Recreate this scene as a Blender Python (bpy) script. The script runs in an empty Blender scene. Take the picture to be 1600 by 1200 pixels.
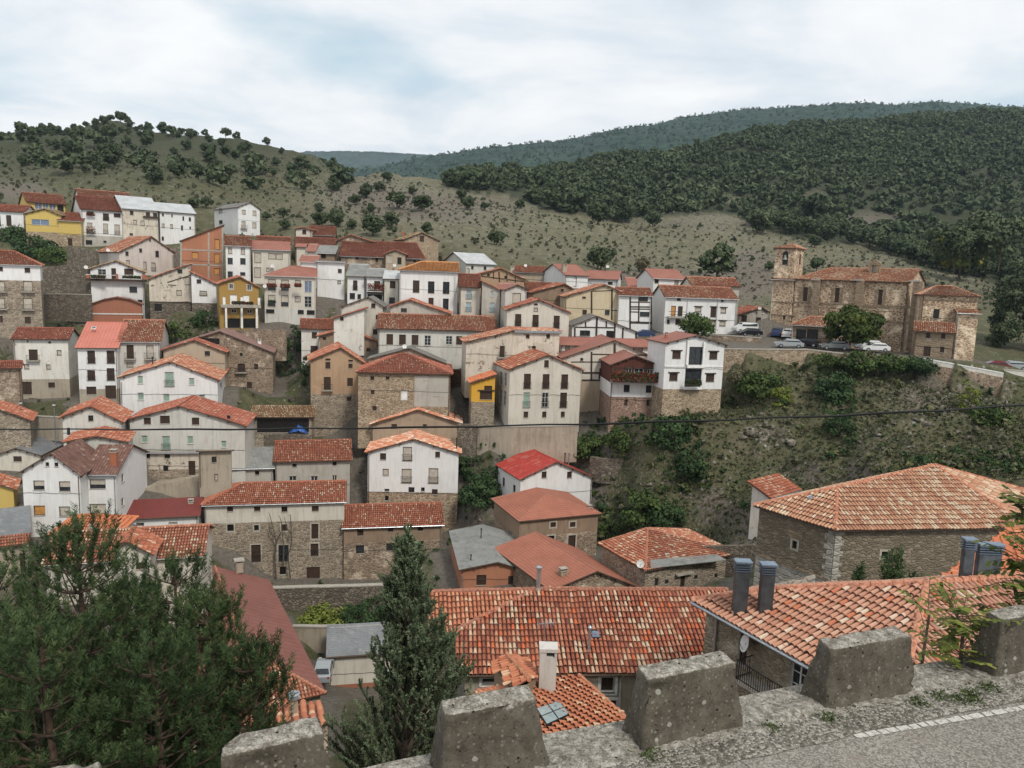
import bpy, bmesh, math, random
import numpy as np
from mathutils import Vector, Matrix, noise as mnoise
SC = bpy.context.scene
R = math.radians
random.seed(7); rng = np.random.default_rng(7)

# ------------------------------------------------------------------ camera
F = 1190.0; PITCH = R(8.1); ROLL = R(2.0)
cam_d = bpy.data.cameras.new('camera'); cam = bpy.data.objects.new('camera', cam_d)
SC.collection.objects.link(cam); SC.camera = cam
cam_d.sensor_width = 36; cam_d.lens = 36 * F / 1600; cam_d.clip_start = .1; cam_d.clip_end = 30000
cam.rotation_euler = (Matrix.Rotation(R(90) - PITCH, 3, 'X') @ Matrix.Rotation(ROLL, 3, 'Z')).to_euler()
CM = np.array(cam.rotation_euler.to_matrix())
SC.render.resolution_x = 1024; SC.render.resolution_y = 768
SC.view_settings.view_transform = 'Standard'; SC.view_settings.look = 'None'
SC.view_settings.gamma = 1; SC.view_settings.exposure = 0.12
SC.cycles.max_bounces = 6; SC.cycles.diffuse_bounces = 2; SC.cycles.glossy_bounces = 2
SC.cycles.transmission_bounces = 3; SC.cycles.volume_bounces = 0; SC.cycles.transparent_max_bounces = 6
SC.cycles.use_denoising = True

# ------------------------------------------------------------------ sun and sky
SUN_EL, SUN_AZ = 48, 150          # degrees; azimuth clockwise from the view direction
sun_d = bpy.data.lights.new('sun', 'SUN'); sun_d.energy = 2.3; sun_d.angle = R(10); sun_d.color = (1, .955, .88)
sun = bpy.data.objects.new('sun', sun_d); SC.collection.objects.link(sun)
sv = Vector((math.sin(R(SUN_AZ)) * math.cos(R(SUN_EL)), math.cos(R(SUN_AZ)) * math.cos(R(SUN_EL)), math.sin(R(SUN_EL))))
sun.rotation_euler = sv.to_track_quat('Z', 'Y').to_euler()

class NT:
    """tiny node-tree writer"""
    def __init__(s, tree): s.t = tree; s.n = tree.nodes; s.l = tree.links
    def add(s, typ, **kw):
        n = s.n.new(typ)
        for k, v in kw.items():
            if k == 'i':
                for a, b in v.items():
                    if isinstance(b, bpy.types.NodeSocket): s.l.new(b, n.inputs[a])
                    else: n.inputs[a].default_value = b
            else: setattr(n, k, v)
        return n
    def link(s, a, b): s.l.new(a, b)
    def math(s, op, a, b=None, c=None, clamp=False):
        n = s.n.new('ShaderNodeMath'); n.operation = op; n.use_clamp = clamp
        for i, v in enumerate((a, b, c)):
            if v is None: continue
            if isinstance(v, bpy.types.NodeSocket): s.l.new(v, n.inputs[i])
            else: n.inputs[i].default_value = v
        return n.outputs[0]
    def mix(s, f, a, b, blend='MIX'):
        n = s.n.new('ShaderNodeMix'); n.data_type = 'RGBA'; n.blend_type = blend; n.clamp_factor = True
        for i, v in ((0, f), (6, a), (7, b)):
            if isinstance(v, bpy.types.NodeSocket): s.l.new(v, n.inputs[i])
            elif i == 0: n.inputs[0].default_value = v
            else: n.inputs[i].default_value = (*v[:3], 1)
        return n.outputs[2]
    def ramp(s, f, stops, interp='LINEAR'):
        n = s.n.new('ShaderNodeValToRGB'); cr = n.color_ramp; cr.interpolation = interp
        while len(cr.elements) < len(stops): cr.elements.new(.5)
        for e, (p, c) in zip(cr.elements, stops):
            e.position = p; e.color = (*c, 1) if len(c) == 3 else c
        s.l.new(f, n.inputs[0]); return n.outputs[0]
    def sep(s, v):
        n = s.n.new('ShaderNodeSeparateXYZ'); s.l.new(v, n.inputs[0]); return n.outputs
    def comb(s, x, y, z):
        n = s.n.new('ShaderNodeCombineXYZ')
        for i, v in enumerate((x, y, z)):
            if isinstance(v, bpy.types.NodeSocket): s.l.new(v, n.inputs[i])
            else: n.inputs[i].default_value = v
        return n.outputs[0]
    def noise(s, vec, scale, detail=4, rough=.55, dist=0):
        n = s.add('ShaderNodeTexNoise', i={'Scale': scale, 'Detail': detail, 'Roughness': rough, 'Distortion': dist})
        if vec is not None: s.l.new(vec, n.inputs['Vector'])
        return n.outputs[0]
    def smooth(s, f, a, b):
        n = s.n.new('ShaderNodeMapRange'); n.interpolation_type = 'SMOOTHSTEP'
        s.l.new(f, n.inputs[0]); n.inputs[1].default_value = a; n.inputs[2].default_value = b
        return n.outputs[0]

world = bpy.data.worlds.new('World'); SC.world = world; world.use_nodes = True
w = NT(world.node_tree); w.n.clear()
tc = w.add('ShaderNodeTexCoord')
sky = w.add('ShaderNodeTexSky', sky_type='NISHITA', sun_disc=False, sun_elevation=R(SUN_EL), sun_rotation=R(SUN_AZ), altitude=900.0)
skyc = w.mix(1.0, sky.outputs[0], (.115, .115, .115), 'MULTIPLY')
X, Y, Z = w.sep(tc.outputs['Generated'])
zz = w.math('ADD', w.math('MAXIMUM', Z, 0.0), .16)
cv = w.comb(w.math('DIVIDE', X, zz), w.math('DIVIDE', Y, zz), 0.0)
n1 = w.noise(cv, .62, 6, .5, .25); n2 = w.noise(cv, 1.7, 5, .55, .2)
# the long blue break in the cloud deck high over the middle of the valley
gx0 = w.math('SUBTRACT', w.math('DIVIDE', X, zz), -.42); gy0 = w.math('SUBTRACT', w.math('DIVIDE', Y, zz), 2.36)
gx = w.math('MULTIPLY', w.math('ADD', gx0, gy0), .95); gy = w.math('MULTIPLY', w.math('SUBTRACT', gx0, gy0), 2.6)
gap = w.smooth(w.math('SQRT', w.math('ADD', w.math('POWER', gx, 2.0), w.math('POWER', gy, 2.0))), 1.25, .15)
cover = w.math('ADD', w.math('MULTIPLY', n1, 1.0), w.math('MULTIPLY', gap, -.20))
cover = w.smooth(w.math('ADD', cover, w.math('MULTIPLY', n2, .22)), .36, .56)
shade = w.math('ADD', w.math('MULTIPLY', w.noise(cv, 1.1, 6, .55, .5), .7), w.math('MULTIPLY', n2, .3))
cloud = w.ramp(shade, [(.32, (.60, .69, .78)), (.43, (.78, .84, .90)), (.51, (.94, .96, .98)), (.60, (1.05, 1.05, 1.04))])
skyc2 = w.mix(.8, skyc, (.50, .70, .80))
col = w.mix(w.math('ADD', w.math('MULTIPLY', cover, .80), .16), skyc2, cloud)
bg = w.add('ShaderNodeBackground', i={'Color': col, 'Strength': .93})
w.link(bg.outputs[0], w.add('ShaderNodeOutputWorld').inputs[0])

# ------------------------------------------------------------------ pixel helpers (survey of the photograph: pixel + distance -> metres)
CROPS = {'P': (0, 0, 1), 'A': (0, 280, 16/3), 'B': (260, 280, 16/3), 'C': (520, 320, 16/3), 'D': (780, 380, 16/3), 'E': (1000, 380, 16/3),
         'F': (1180, 360, 1600/420), 'A2': (0, 480, 16/3), 'B2': (240, 480, 16/3), 'C2': (460, 480, 16/3), 'D2': (700, 480, 16/3),
         'E2': (900, 500, 16/3), 'F2': (1100, 520, 3.2), 'A3': (0, 650, 4.8), 'B3': (300, 660, 16/3), 'C3': (500, 660, 16/3),
         'D3': (680, 680, 5.0), 'E3': (900, 700, 1600/340), 'F3': (1160, 700, 1600/440), 'Z4': (700, 880, 1600/440),
         'Z5': (1060, 840, 1600/540), 'Z2': (300, 860, 1129/320), 'Z7': (800, 130, 2.0), 'Z6': (0, 150, 2.0)}
def P(cr, x, y):
    c = CROPS[cr]; return (c[0] + x / c[2], c[1] + y / c[2])
def ray(px, py):
    v = CM @ np.array([(px - 800) / F, (600 - py) / F, -1.0]); return v
def at(px, py, Yd): v = ray(px, py); return v * (Yd / v[1])
def at_z(px, py, z): v = ray(px, py); return v * (z / v[2])
def on_plane(px, py, p0, nrm):
    v = ray(px, py); return v * (np.dot(p0, nrm) / np.dot(v, nrm))
def proj(p):
    p = np.asarray(p, float); q = p @ CM
    return np.stack([800 + F * q[..., 0] / -q[..., 2], 600 - F * q[..., 1] / -q[..., 2]], -1)

# ------------------------------------------------------------------ mesh helpers
COL = SC.collection
class MB:
    """collects faces; build() links them as ONE mesh object"""
    def __init__(s): s.v = []; s.f = []; s.m = []; s.uv = []; s.mats = []
    def mi(s, mat):
        if mat not in s.mats: s.mats.append(mat)
        return s.mats.index(mat)
    def face(s, pts, mat, uv=None):
        b = len(s.v); s.v.extend([tuple(map(float, p)) for p in pts]); s.f.append(tuple(range(b, b + len(pts))))
        s.m.append(s.mi(mat)); s.uv.extend(uv if uv is not None else [(0., 0.)] * len(pts))
    def box(s, o, ax, ay, az, mat):
        """box from corner o and three edge vectors"""
        o, ax, ay, az = map(lambda q: np.asarray(q, float), (o, ax, ay, az))
        c = [o, o+ax, o+ax+ay, o+ay, o+az, o+ax+az, o+ax+ay+az, o+ay+az]
        for q in ((0, 3, 2, 1), (4, 5, 6, 7), (0, 1, 5, 4), (1, 2, 6, 5), (2, 3, 7, 6), (3, 0, 4, 7)):
            s.face([c[i] for i in q], mat)
    def prism(s, base, top, mat):
        n = len(base)
        s.face(list(base)[::-1], mat); s.face(top, mat)
        for i in range(n):
            j = (i + 1) % n; s.face([base[i], base[j], top[j], top[i]], mat)
    def tube(s, pts, r, mat, seg=6, caps=True, r2=None):
        pts = [np.asarray(p, float) for p in pts]; n = len(pts); rings = []
        for i, p in enumerate(pts):
            d = pts[min(i+1, n-1)] - pts[max(i-1, 0)]; d = d / (np.linalg.norm(d) + 1e-9)
            a = np.cross(d, (0, 0, 1.)); 
            if np.linalg.norm(a) < .05: a = np.cross(d, (0, 1., 0))
            a /= np.linalg.norm(a); b = np.cross(d, a)
            rr = r if r2 is None else r + (r2 - r) * i / (n - 1)
            rings.append([p + rr * (math.cos(t) * a + math.sin(t) * b) for t in [2*math.pi*k/seg for k in range(seg)]])
        for i in range(n-1):
            for k in range(seg):
                j = (k+1) % seg; s.face([rings[i][k], rings[i][j], rings[i+1][j], rings[i+1][k]], mat)
        if caps: s.face(rings[0][::-1], mat); s.face(rings[-1], mat)
    def build(s, name, parent=None, smooth=False):
        me = bpy.data.meshes.new(name)
        V = np.array(s.v, float).reshape(-1, 3)
        if parent is not None: V = V - np.array(parent['_o'] if '_o' in parent else (0, 0, 0), float)
        me.from_pydata(V.tolist(), [], s.f)
        for m in s.mats: me.materials.append(m)
        me.polygons.foreach_set('material_index', s.m)
        if smooth: me.polygons.foreach_set('use_smooth', [True] * len(s.f))
        if any(u != (0., 0.) for u in s.uv):
            uvl = me.uv_layers.new(name='UVMap'); uvl.data.foreach_set('uv', np.array(s.uv, np.float32).ravel())
        me.update()
        o = bpy.data.objects.new(name, me); COL.objects.link(o)
        if parent is not None: o.parent = parent
        if parent is not None and '_o' in parent: o['_o'] = list(parent['_o'])
        return o

def fast_mesh(name, V, Q, mats, mi=None, uv=None, col=None, smooth=False):
    """mesh from numpy arrays: V (n,3), Q (m,k) faces with k corners"""
    me = bpy.data.meshes.new(name); V = np.ascontiguousarray(V, np.float32); Q = np.ascontiguousarray(Q, np.int32)
    m, k = Q.shape
    me.vertices.add(len(V)); me.vertices.foreach_set('co', V.ravel())
    me.loops.add(m * k); me.loops.foreach_set('vertex_index', Q.ravel())
    me.polygons.add(m); me.polygons.foreach_set('loop_start', np.arange(0, m * k, k, dtype=np.int32))
    for mt in mats: me.materials.append(mt)
    if mi is not None: me.polygons.foreach_set('material_index', np.asarray(mi, np.int32))
    if uv is not None:
        l = me.uv_layers.new(name='UVMap'); l.data.foreach_set('uv', np.asarray(uv, np.float32).ravel())
    if col is not None:
        a = me.color_attributes.new('mask', 'FLOAT_COLOR', 'POINT'); a.data.foreach_set('color', np.asarray(col, np.float32).ravel())
    me.update(calc_edges=True); me.validate()
    if smooth: me.polygons.foreach_set('use_smooth', [True] * len(me.polygons))
    return me
def link(name, me, parent=None, loc=(0, 0, 0)):
    o = bpy.data.objects.new(name, me); COL.objects.link(o); o.location = loc
    if parent is not None: o.parent = parent
    return o
def thing(name, label, cat, loc, group=None):
    o = bpy.data.objects.new(name, None); COL.objects.link(o); o.location = tuple(map(float, loc)); o.empty_display_size = .3
    o['label'] = label; o['category'] = cat; o['_o'] = [float(c) for c in loc]
    if group: o['group'] = group
    return o
def tag(o, label, cat, group=None):
    o['label'] = label; o['category'] = cat
    if group: o['group'] = group
    return o

# ------------------------------------------------------------------ materials
MATS = {}
def newmat(name):
    m = bpy.data.materials.new(name); m.use_nodes = True; t = NT(m.node_tree); t.n.clear()
    out = t.add('ShaderNodeOutputMaterial'); b = t.add('ShaderNodeBsdfPrincipled'); t.link(b.outputs[0], out.inputs[0])
    b.inputs['Specular IOR Level'].default_value = .3
    t.b = b; t.out = out; t.mat = m; MATS[name] = m; return t
def plain(name, c, rough=.7, metal=0, var=.12, scale=3.):
    if name in MATS: return MATS[name]
    t = newmat(name); co = t.add('ShaderNodeTexCoord').outputs['Object']
    n = t.noise(co, scale, 5); c2 = tuple(x * (1 - var * 2) for x in c); c1 = tuple(min(1, x * (1 + var)) for x in c)
    t.link(t.ramp(n, [(.3, c2), (.7, c1)]), t.b.inputs['Base Color'])
    t.b.inputs['Roughness'].default_value = rough; t.b.inputs['Metallic'].default_value = metal
    return t.mat
def objco(t, jitter=True):
    co = t.add('ShaderNodeTexCoord').outputs['Object']
    if not jitter: return co
    r = t.add('ShaderNodeObjectInfo').outputs['Random']
    return t.add('ShaderNodeVectorMath', operation='ADD', i={0: co, 1: t.comb(t.math('MULTIPLY', r, 57.), t.math('MULTIPLY', r, 31.), 0.0)}).outputs[0]
def bump(t, h, strength, dist=.05):
    b = t.add('ShaderNodeBump', i={'Strength': strength, 'Distance': dist, 'Height': h}); t.link(b.outputs[0], t.b.inputs['Normal'])

def plaster(name, c, dirt=(.30, .25, .19), amt=.35, patch=0.0, under=(.33, .26, .19)):
    t = newmat(name); co = objco(t)
    big = t.noise(co, .35, 5, .6); x, y, z = t.sep(co)
    st = t.noise(t.comb(t.math('MULTIPLY', x, 2.6), t.math('MULTIPLY', y, 2.6), t.math('MULTIPLY', z, .35)), 1.0, 5, .65)
    fine = t.noise(co, 9., 3, .6)
    col = t.mix(t.math('MULTIPLY', t.smooth(st, .44, .74), amt * 1.15), c, dirt)
    col = t.mix(t.math('MULTIPLY', t.smooth(big, .5, .75), amt * .7), col, dirt)
    col = t.mix(t.math('MULTIPLY', t.smooth(fine, .35, .75), .16), col, tuple(k * .62 for k in c))
    vp = t.add('ShaderNodeTexVoronoi', distance='CHEBYCHEV', i={'Vector': t.add('ShaderNodeVectorMath', operation='MULTIPLY_ADD', i={0: t.add('ShaderNodeTexNoise', i={'Vector': co, 'Scale': 1.3, 'Detail': 3.}).outputs[1], 1: (.5, .5, .5), 2: co}).outputs[0], 'Scale': .33}); pr = t.sep(vp.outputs['Color'])
    col = t.mix(t.math('MULTIPLY', t.math('GREATER_THAN', pr[0], .6), amt * .55), col, tuple(k * .74 for k in c)); col = t.mix(t.math('MULTIPLY', t.math('GREATER_THAN', pr[1], .72), amt * .5), col, tuple(min(1, k * 1.2) for k in c))
    if patch > 0:
        pn = t.noise(co, 1.1, 7, .68, .3); f = t.smooth(pn, .64 - patch * .2, .70 - patch * .2)
        vo = t.add('ShaderNodeTexVoronoi', i={'Vector': co, 'Scale': 3.4})
        uc = t.mix(t.smooth(vo.outputs['Distance'], .15, .6), under, tuple(k * .45 for k in under))
        col = t.mix(f, col, uc)
        bump(t, t.math('SUBTRACT', fine, t.math('MULTIPLY', f, 1.5)), .5, .03)
    else: bump(t, t.math('ADD', t.math('MULTIPLY', fine, .5), t.math('MULTIPLY', big, .8)), .35, .04)
    t.link(col, t.b.inputs['Base Color']); t.b.inputs['Roughness'].default_value = .9
    return t.mat
def stone(name, c1, c2, mortar, scale=2.6, mw=.09, zs=1.5, light=.0):
    t = newmat(name); co = objco(t); x, y, z = t.sep(co)
    wob = t.add('ShaderNodeTexNoise', i={'Vector': co, 'Scale': 1.7, 'Detail': 3.}).outputs[1]
    v0 = t.comb(x, y, t.math('MULTIPLY', z, zs))
    vec = t.add('ShaderNodeVectorMath', operation='MULTIPLY_ADD', i={0: wob, 1: (.25, .25, .25), 2: v0}).outputs[0]
    vd = t.add('ShaderNodeTexVoronoi', feature='DISTANCE_TO_EDGE', i={'Vector': vec, 'Scale': scale})
    vc = t.add('ShaderNodeTexVoronoi', i={'Vector': vec, 'Scale': scale})
    rnd = t.sep(vc.outputs['Color'])[0]
    col = t.mix(t.smooth(rnd, .15, .85), c1, c2)
    fn = t.noise(co, 14., 4, .6); col = t.mix(t.math('MULTIPLY', fn, .45), col, tuple(k * .45 for k in c1))
    m = t.smooth(vd.outputs['Distance'], mw, mw * .35)
    col = t.mix(t.math('MULTIPLY', m, .85), col, mortar); col = t.mix(t.math('MULTIPLY', t.math('GREATER_THAN', rnd, .86), .5), col, tuple(k * .35 for k in c1))
    big = t.noise(co, .28, 6, .65); col = t.mix(t.math('MULTIPLY', t.smooth(big, .45, .7), .5), col, tuple(k * .5 + j * .2 for k, j in zip(c2, mortar)))
    if light: col = t.mix(t.smooth(t.noise(co, .45, 6, .7), .52, .66), col, tuple(min(1, k * 1.25 + .05) for k in mortar))
    t.link(col, t.b.inputs['Base Color']); t.b.inputs['Roughness'].default_value = .93
    bump(t, t.math('ADD', t.smooth(vd.outputs['Distance'], 0., .18), t.math('MULTIPLY', fn, .35)), .8, .07)
    return t.mat
def tilemat(name, base, dark, light, cream, fc=.12, pitch=.25, length=.42, lich=.3, bumpy=1.0, patch=None):
    """curved clay tiles: u runs along the eave, v up the slope, in metres"""
    t = newmat(name); uv = t.add('ShaderNodeUVMap').outputs[0]; u, v, _ = t.sep(uv)
    rr = t.add('ShaderNodeObjectInfo').outputs['Random']; off = t.math('MULTIPLY', rr, 40.)
    co = t.add('ShaderNodeTexCoord').outputs['Object']
    uw = t.math('ADD', u, t.math('MULTIPLY', t.noise(uv, .5, 2), .12))
    cu = t.math('DIVIDE', uw, pitch); ci = t.math('FLOOR', cu)
    jit = t.add('ShaderNodeTexWhiteNoise', noise_dimensions='1D', i={'W': ci}).outputs[0]
    cvv = t.math('ADD', t.math('DIVIDE', v, length), jit); ri = t.math('FLOOR', cvv)
    wn = t.add('ShaderNodeTexWhiteNoise', noise_dimensions='3D', i={'Vector': t.comb(ci, ri, off)})
    r1 = wn.outputs[0]; c = t.sep(wn.outputs[1])
    bigv = t.add('ShaderNodeVectorMath', operation='ADD', i={0: co, 1: t.comb(off, 0., 0.)}).outputs[0]
    big = t.noise(bigv, .3, 5, .62)
    sel = t.math('ADD', t.math('MULTIPLY', r1, .8), t.math('MULTIPLY', big, .35))
    col = t.ramp(sel, [(.18, dark), (.42, base), (.68, base), (.9, light)])
    lf = t.math('ADD', t.math('MULTIPLY', t.smooth(big, .4, .72), .6), .55)
    isc = t.math('LESS_THAN', c[1], t.math('MULTIPLY', lf, fc * 1.5))
    col = t.mix(isc, col, cream)
    # lichen patches, dark tile lips, and shade painted into the gutters between columns
    cf = t.math('FRACT', cu); prof = t.math('SINE', t.math('MULTIPLY', cf, math.pi)); 
    rowf = t.math('FRACT', cvv)
    ln = t.noise(bigv, 2.2, 5, .7); col = t.mix(t.math('MULTIPLY', t.smooth(ln, .54, .7), lich), col, (.30, .26, .20))
    gutter_shade = t.math('MULTIPLY', t.smooth(prof, .55, .12), .62)
    lip = t.math('MULTIPLY', t.smooth(rowf, .14, .02), .35)
    col = t.mix(t.math('MAXIMUM', gutter_shade, lip), col, (.07, .04, .03))
    if patch: col = t.mix(t.smooth(t.noise(bigv, .55, 4, .6), .56, .6), col, patch)
    t.link(col, t.b.inputs['Base Color']); t.b.inputs['Roughness'].default_value = .88
    h = t.math('ADD', prof, t.math('MULTIPLY', t.math('SUBTRACT', 1.0, rowf), .35))
    bump(t, h, bumpy, .07)
    return t.mat
def sheet(name, c, c2, ribs=.2, rough=.6, amt=.5, vertical=True, metal=0, rust=None, rb=.5):
    t = newmat(name); uv = t.add('ShaderNodeUVMap').outputs[0]; u, v, _ = t.sep(uv); co = objco(t)
    n = t.noise(co, .5, 6, .62); n2 = t.noise(co, 4., 4, .6)
    col = t.mix(t.smooth(n, .35, .7), c, c2); col = t.mix(t.math('MULTIPLY', t.smooth(n2, .45, .7), .3), col, tuple(k * .6 for k in c2))
    if rust: col = t.mix(t.math('MULTIPLY', t.smooth(t.noise(co, .9, 6, .7), .52, .66), .8), col, rust)
    s = t.math('SINE', t.math('MULTIPLY', u if vertical else v, 2 * math.pi / ribs))
    col = t.mix(t.math('MULTIPLY', t.smooth(s, -.2, -.9), .25), col, tuple(k * .5 for k in c2))
    t.link(col, t.b.inputs['Base Color']); t.b.inputs['Roughness'].default_value = rough; t.b.inputs['Metallic'].default_value = metal
    bump(t, s, rb, .04); return t.mat
W_ = {
 'white': plaster('white_plaster', (.70, .69, .67), (.34, .30, .25), amt=.26),
 'cream': plaster('cream_plaster', (.57, .53, .455), (.26, .21, .15), amt=.34),
 'pinkish': plaster('pinkish_plaster', (.58, .51, .46), amt=.36),
 'beige': plaster('beige_plaster', (.42, .34, .25), (.22, .16, .11), amt=.4),
 'tan': plaster('tan_plaster', (.40, .27, .17), (.24, .16, .10), amt=.45),
 'brown': plaster('brown_plaster', (.27, .19, .13), (.15, .10, .07), amt=.5),
 'grey': plaster('grey_render', (.42, .39, .34), (.25, .21, .17), amt=.5),
 'cement': plaster('cement_render', (.37, .32, .25), (.18, .14, .10), amt=.6),
 'greywhite': plaster('greywhite_plaster', (.55, .53, .48), (.30, .26, .21), amt=.4),
 'yellow': plaster('yellow_plaster', (.55, .40, .12), amt=.12),
 'ochre': plaster('ochre_plaster', (.33, .20, .055), amt=.15),
 'gold': plaster('gold_plaster', (.60, .33, .04), amt=.15),
 'old': plaster('old_plaster', (.58, .52, .43), (.30, .22, .15), amt=.5, patch=.32),
 'oldwhite': plaster('old_white_plaster', (.66, .63, .57), (.38, .31, .23), amt=.38, patch=.12),
 'patchy': plaster('patchy_plaster', (.36, .28, .20), (.2, .15, .1), amt=.4, patch=.1, under=(.55, .42, .33)),
 'timberwall': plaster('timber_wall_plaster', (.55, .46, .32), (.42, .28, .10), amt=.45, patch=.05),
 'brick': plaster('orange_brick', (.38, .165, .095), (.26, .13, .08), amt=.4),
 'terracotta': plaster('terracotta_render', (.31, .13, .08), (.25, .09, .05), amt=.3),
 'wood': plaster('dark_red_wood', (.10, .032, .022), (.05, .02, .015), amt=.5),
 'stone': stone('grey_stone', (.23, .185, .14), (.35, .285, .21), (.45, .38, .29), 2.0),
 'stoneb': stone('brown_stone', (.20, .145, .105), (.32, .235, .165), (.38, .30, .22), 2.0, light=.3),
 'stonep': stone('pink_stone', (.23, .13, .095), (.34, .21, .16), (.46, .36, .28), 2.3),
 'stonel': stone('light_stone', (.27, .19, .12), (.44, .34, .23), (.50, .42, .31), 2.0),
 'rubble': stone('rubble_stone', (.14, .115, .09), (.30, .25, .19), (.07, .058, .045), 2.2, light=.0),
 'church': stone('church_stone', (.26, .155, .095), (.38, .25, .16), (.60, .48, .34), 1.9, mw=.2, light=.1),
 'ashlar': stone('ashlar_stone', (.25, .18, .12), (.34, .26, .18), (.30, .24, .17), 1.5, mw=.05, zs=2.0),
 'hall': stone('hall_stone', (.20, .165, .115), (.33, .275, .2), (.17, .13, .095), 2.1, mw=.07, zs=2.4, light=0),
 'nearstone': stone('near_house_stone', (.24, .19, .13), (.40, .33, .24), (.34, .29, .22), 3.4, mw=.08, zs=1.9, light=.2),
 'block': stone('block_stone', (.40, .38, .33), (.47, .44, .38), (.30, .27, .22), 1.3, mw=.04, zs=1.6),
}
R_ = {
 'tile': tilemat('old_clay_tile', (.40, .115, .055), (.24, .062, .035), (.52, .20, .10), (.62, .47, .33), .12),
 'tiled': tilemat('dark_clay_tile', (.30, .080, .050), (.19, .045, .03), (.38, .12, .075), (.50, .36, .26), .05),
 'tilec': tilemat('mottled_clay_tile', (.42, .125, .06), (.26, .07, .04), (.56, .25, .13), (.66, .50, .34), .30),
 'orange': tilemat('orange_clay_tile', (.62, .20, .09), (.46, .12, .055), (.70, .33, .17), (.74, .58, .42), .26, lich=.12),
 'golden': tilemat('golden_clay_tile', (.66, .29, .08), (.55, .21, .06), (.74, .37, .12), (.75, .45, .2), .08, lich=.05),
 'orangep': tilemat('plain_orange_tile', (.60, .17, .06), (.52, .13, .05), (.66, .21, .08), (.66, .25, .1), .02, lich=.1),
 'churcht': tilemat('church_clay_tile', (.42, .17, .09), (.28, .10, .06), (.55, .28, .16), (.60, .44, .31), .34, lich=.35),
 'mossy': tilemat('mossy_clay_tile', (.28, .17, .085), (.18, .10, .055), (.42, .30, .17), (.50, .40, .25), .25, lich=.5),
 'browntile': tilemat('brown_flat_tile', (.17, .085, .065), (.12, .06, .045), (.22, .12, .09), (.3, .2, .15), .04, pitch=.33, lich=.1),
 'hall': tilemat('hall_clay_tile', (.50, .19, .10), (.33, .11, .06), (.60, .33, .2), (.72, .56, .40), .36, pitch=.28, length=.6, lich=.25),
 'flat': sheet('brick_red_sheet', (.30, .125, .090), (.25, .10, .072), .45, .75, vertical=False, rb=.15),
 'flatg': sheet('greyish_red_sheet', (.27, .16, .135), (.20, .11, .095), .4, .8, rust=(.15, .12, .10), rb=.2),
 'pink': sheet('salmon_sheet', (.50, .17, .12), (.45, .145, .10), .5, .6, rb=.1),
 'red': sheet('bright_red_sheet', (.42, .045, .035), (.34, .04, .03), 1.0, .5, rust=(.45, .16, .13), rb=.1),
 'darkred': sheet('dark_red_sheet', (.17, .035, .028), (.14, .03, .024), .3, .5, rb=.2),
 'maroon': sheet('maroon_sheet', (.235, .095, .075), (.20, .08, .062), .9, .7, rb=.1),
 'brickroof': sheet('brick_red_tile_sheet', (.36, .135, .085), (.30, .11, .07), .4, .7, vertical=False, rb=.6),
 'grey': sheet('grey_fibre_cement', (.30, .30, .28), (.22, .22, .21), .18, .8, rb=.8, rust=(.16, .15, .13)),
 'greyb': sheet('grey_brown_fibre_cement', (.20, .19, .17), (.14, .13, .12), .4, .8, rb=.5),
 'whitem': sheet('pale_metal_sheet', (.50, .51, .51), (.38, .39, .39), .3, .45, rust=(.36, .33, .29), rb=.3),
 'slate': sheet('blue_grey_slate', (.20, .21, .215), (.15, .155, .16), .25, .7, vertical=False, rust=(.28, .27, .26), rb=.5),
}
G_ = dict(
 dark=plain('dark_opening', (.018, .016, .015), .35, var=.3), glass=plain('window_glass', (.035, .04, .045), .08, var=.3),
 blue=plain('sky_reflection_glass', (.16, .21, .29), .12, var=.2), shutter=plain('beige_roller_shutter', (.46, .41, .34), .6),  # blue window glass: sky reflection put into its base colour
 green=plain('pale_green_shutter', (.26, .36, .29), .6), cyan=plain('pale_blue_shutter', (.33, .42, .46), .6),
 wood=plain('brown_window_wood', (.052, .03, .02), .6), woodl=plain('orange_wood', (.42, .20, .06), .6),
 orange=plain('orange_shutter', (.50, .24, .07), .6), frame=plain('white_window_frame', (.60, .58, .54), .5),
 stonefr=plain('pale_stone_surround', (.42, .38, .31), .85), iron=plain('black_iron', (.02, .02, .02), .5),
 timber=plain('dark_timber', (.055, .036, .026), .8), metal=plain('galvanised_metal', (.42, .44, .46), .35, .7),
 concrete=plain('pale_concrete', (.36, .33, .28), .9), eave=plain('eave_board', (.10, .065, .045), .8),
 gutter=plain('pale_gutter', (.50, .48, .45), .5), brickc=plain('chimney_brick', (.36, .13, .07), .85),
 whitep=plain('white_paint', (.74, .73, .70), .6), redfl=plain('red_flowers', (.38, .02, .03), .7, var=.3, scale=30),
 pinkfl=plain('pink_flowers', (.5, .16, .22), .7, var=.3, scale=30),
 leaf=plain('potplant_leaves', (.05, .10, .03), .7, var=.4, scale=12), dish=plain('dish_white', (.66, .65, .62), .5))
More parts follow.
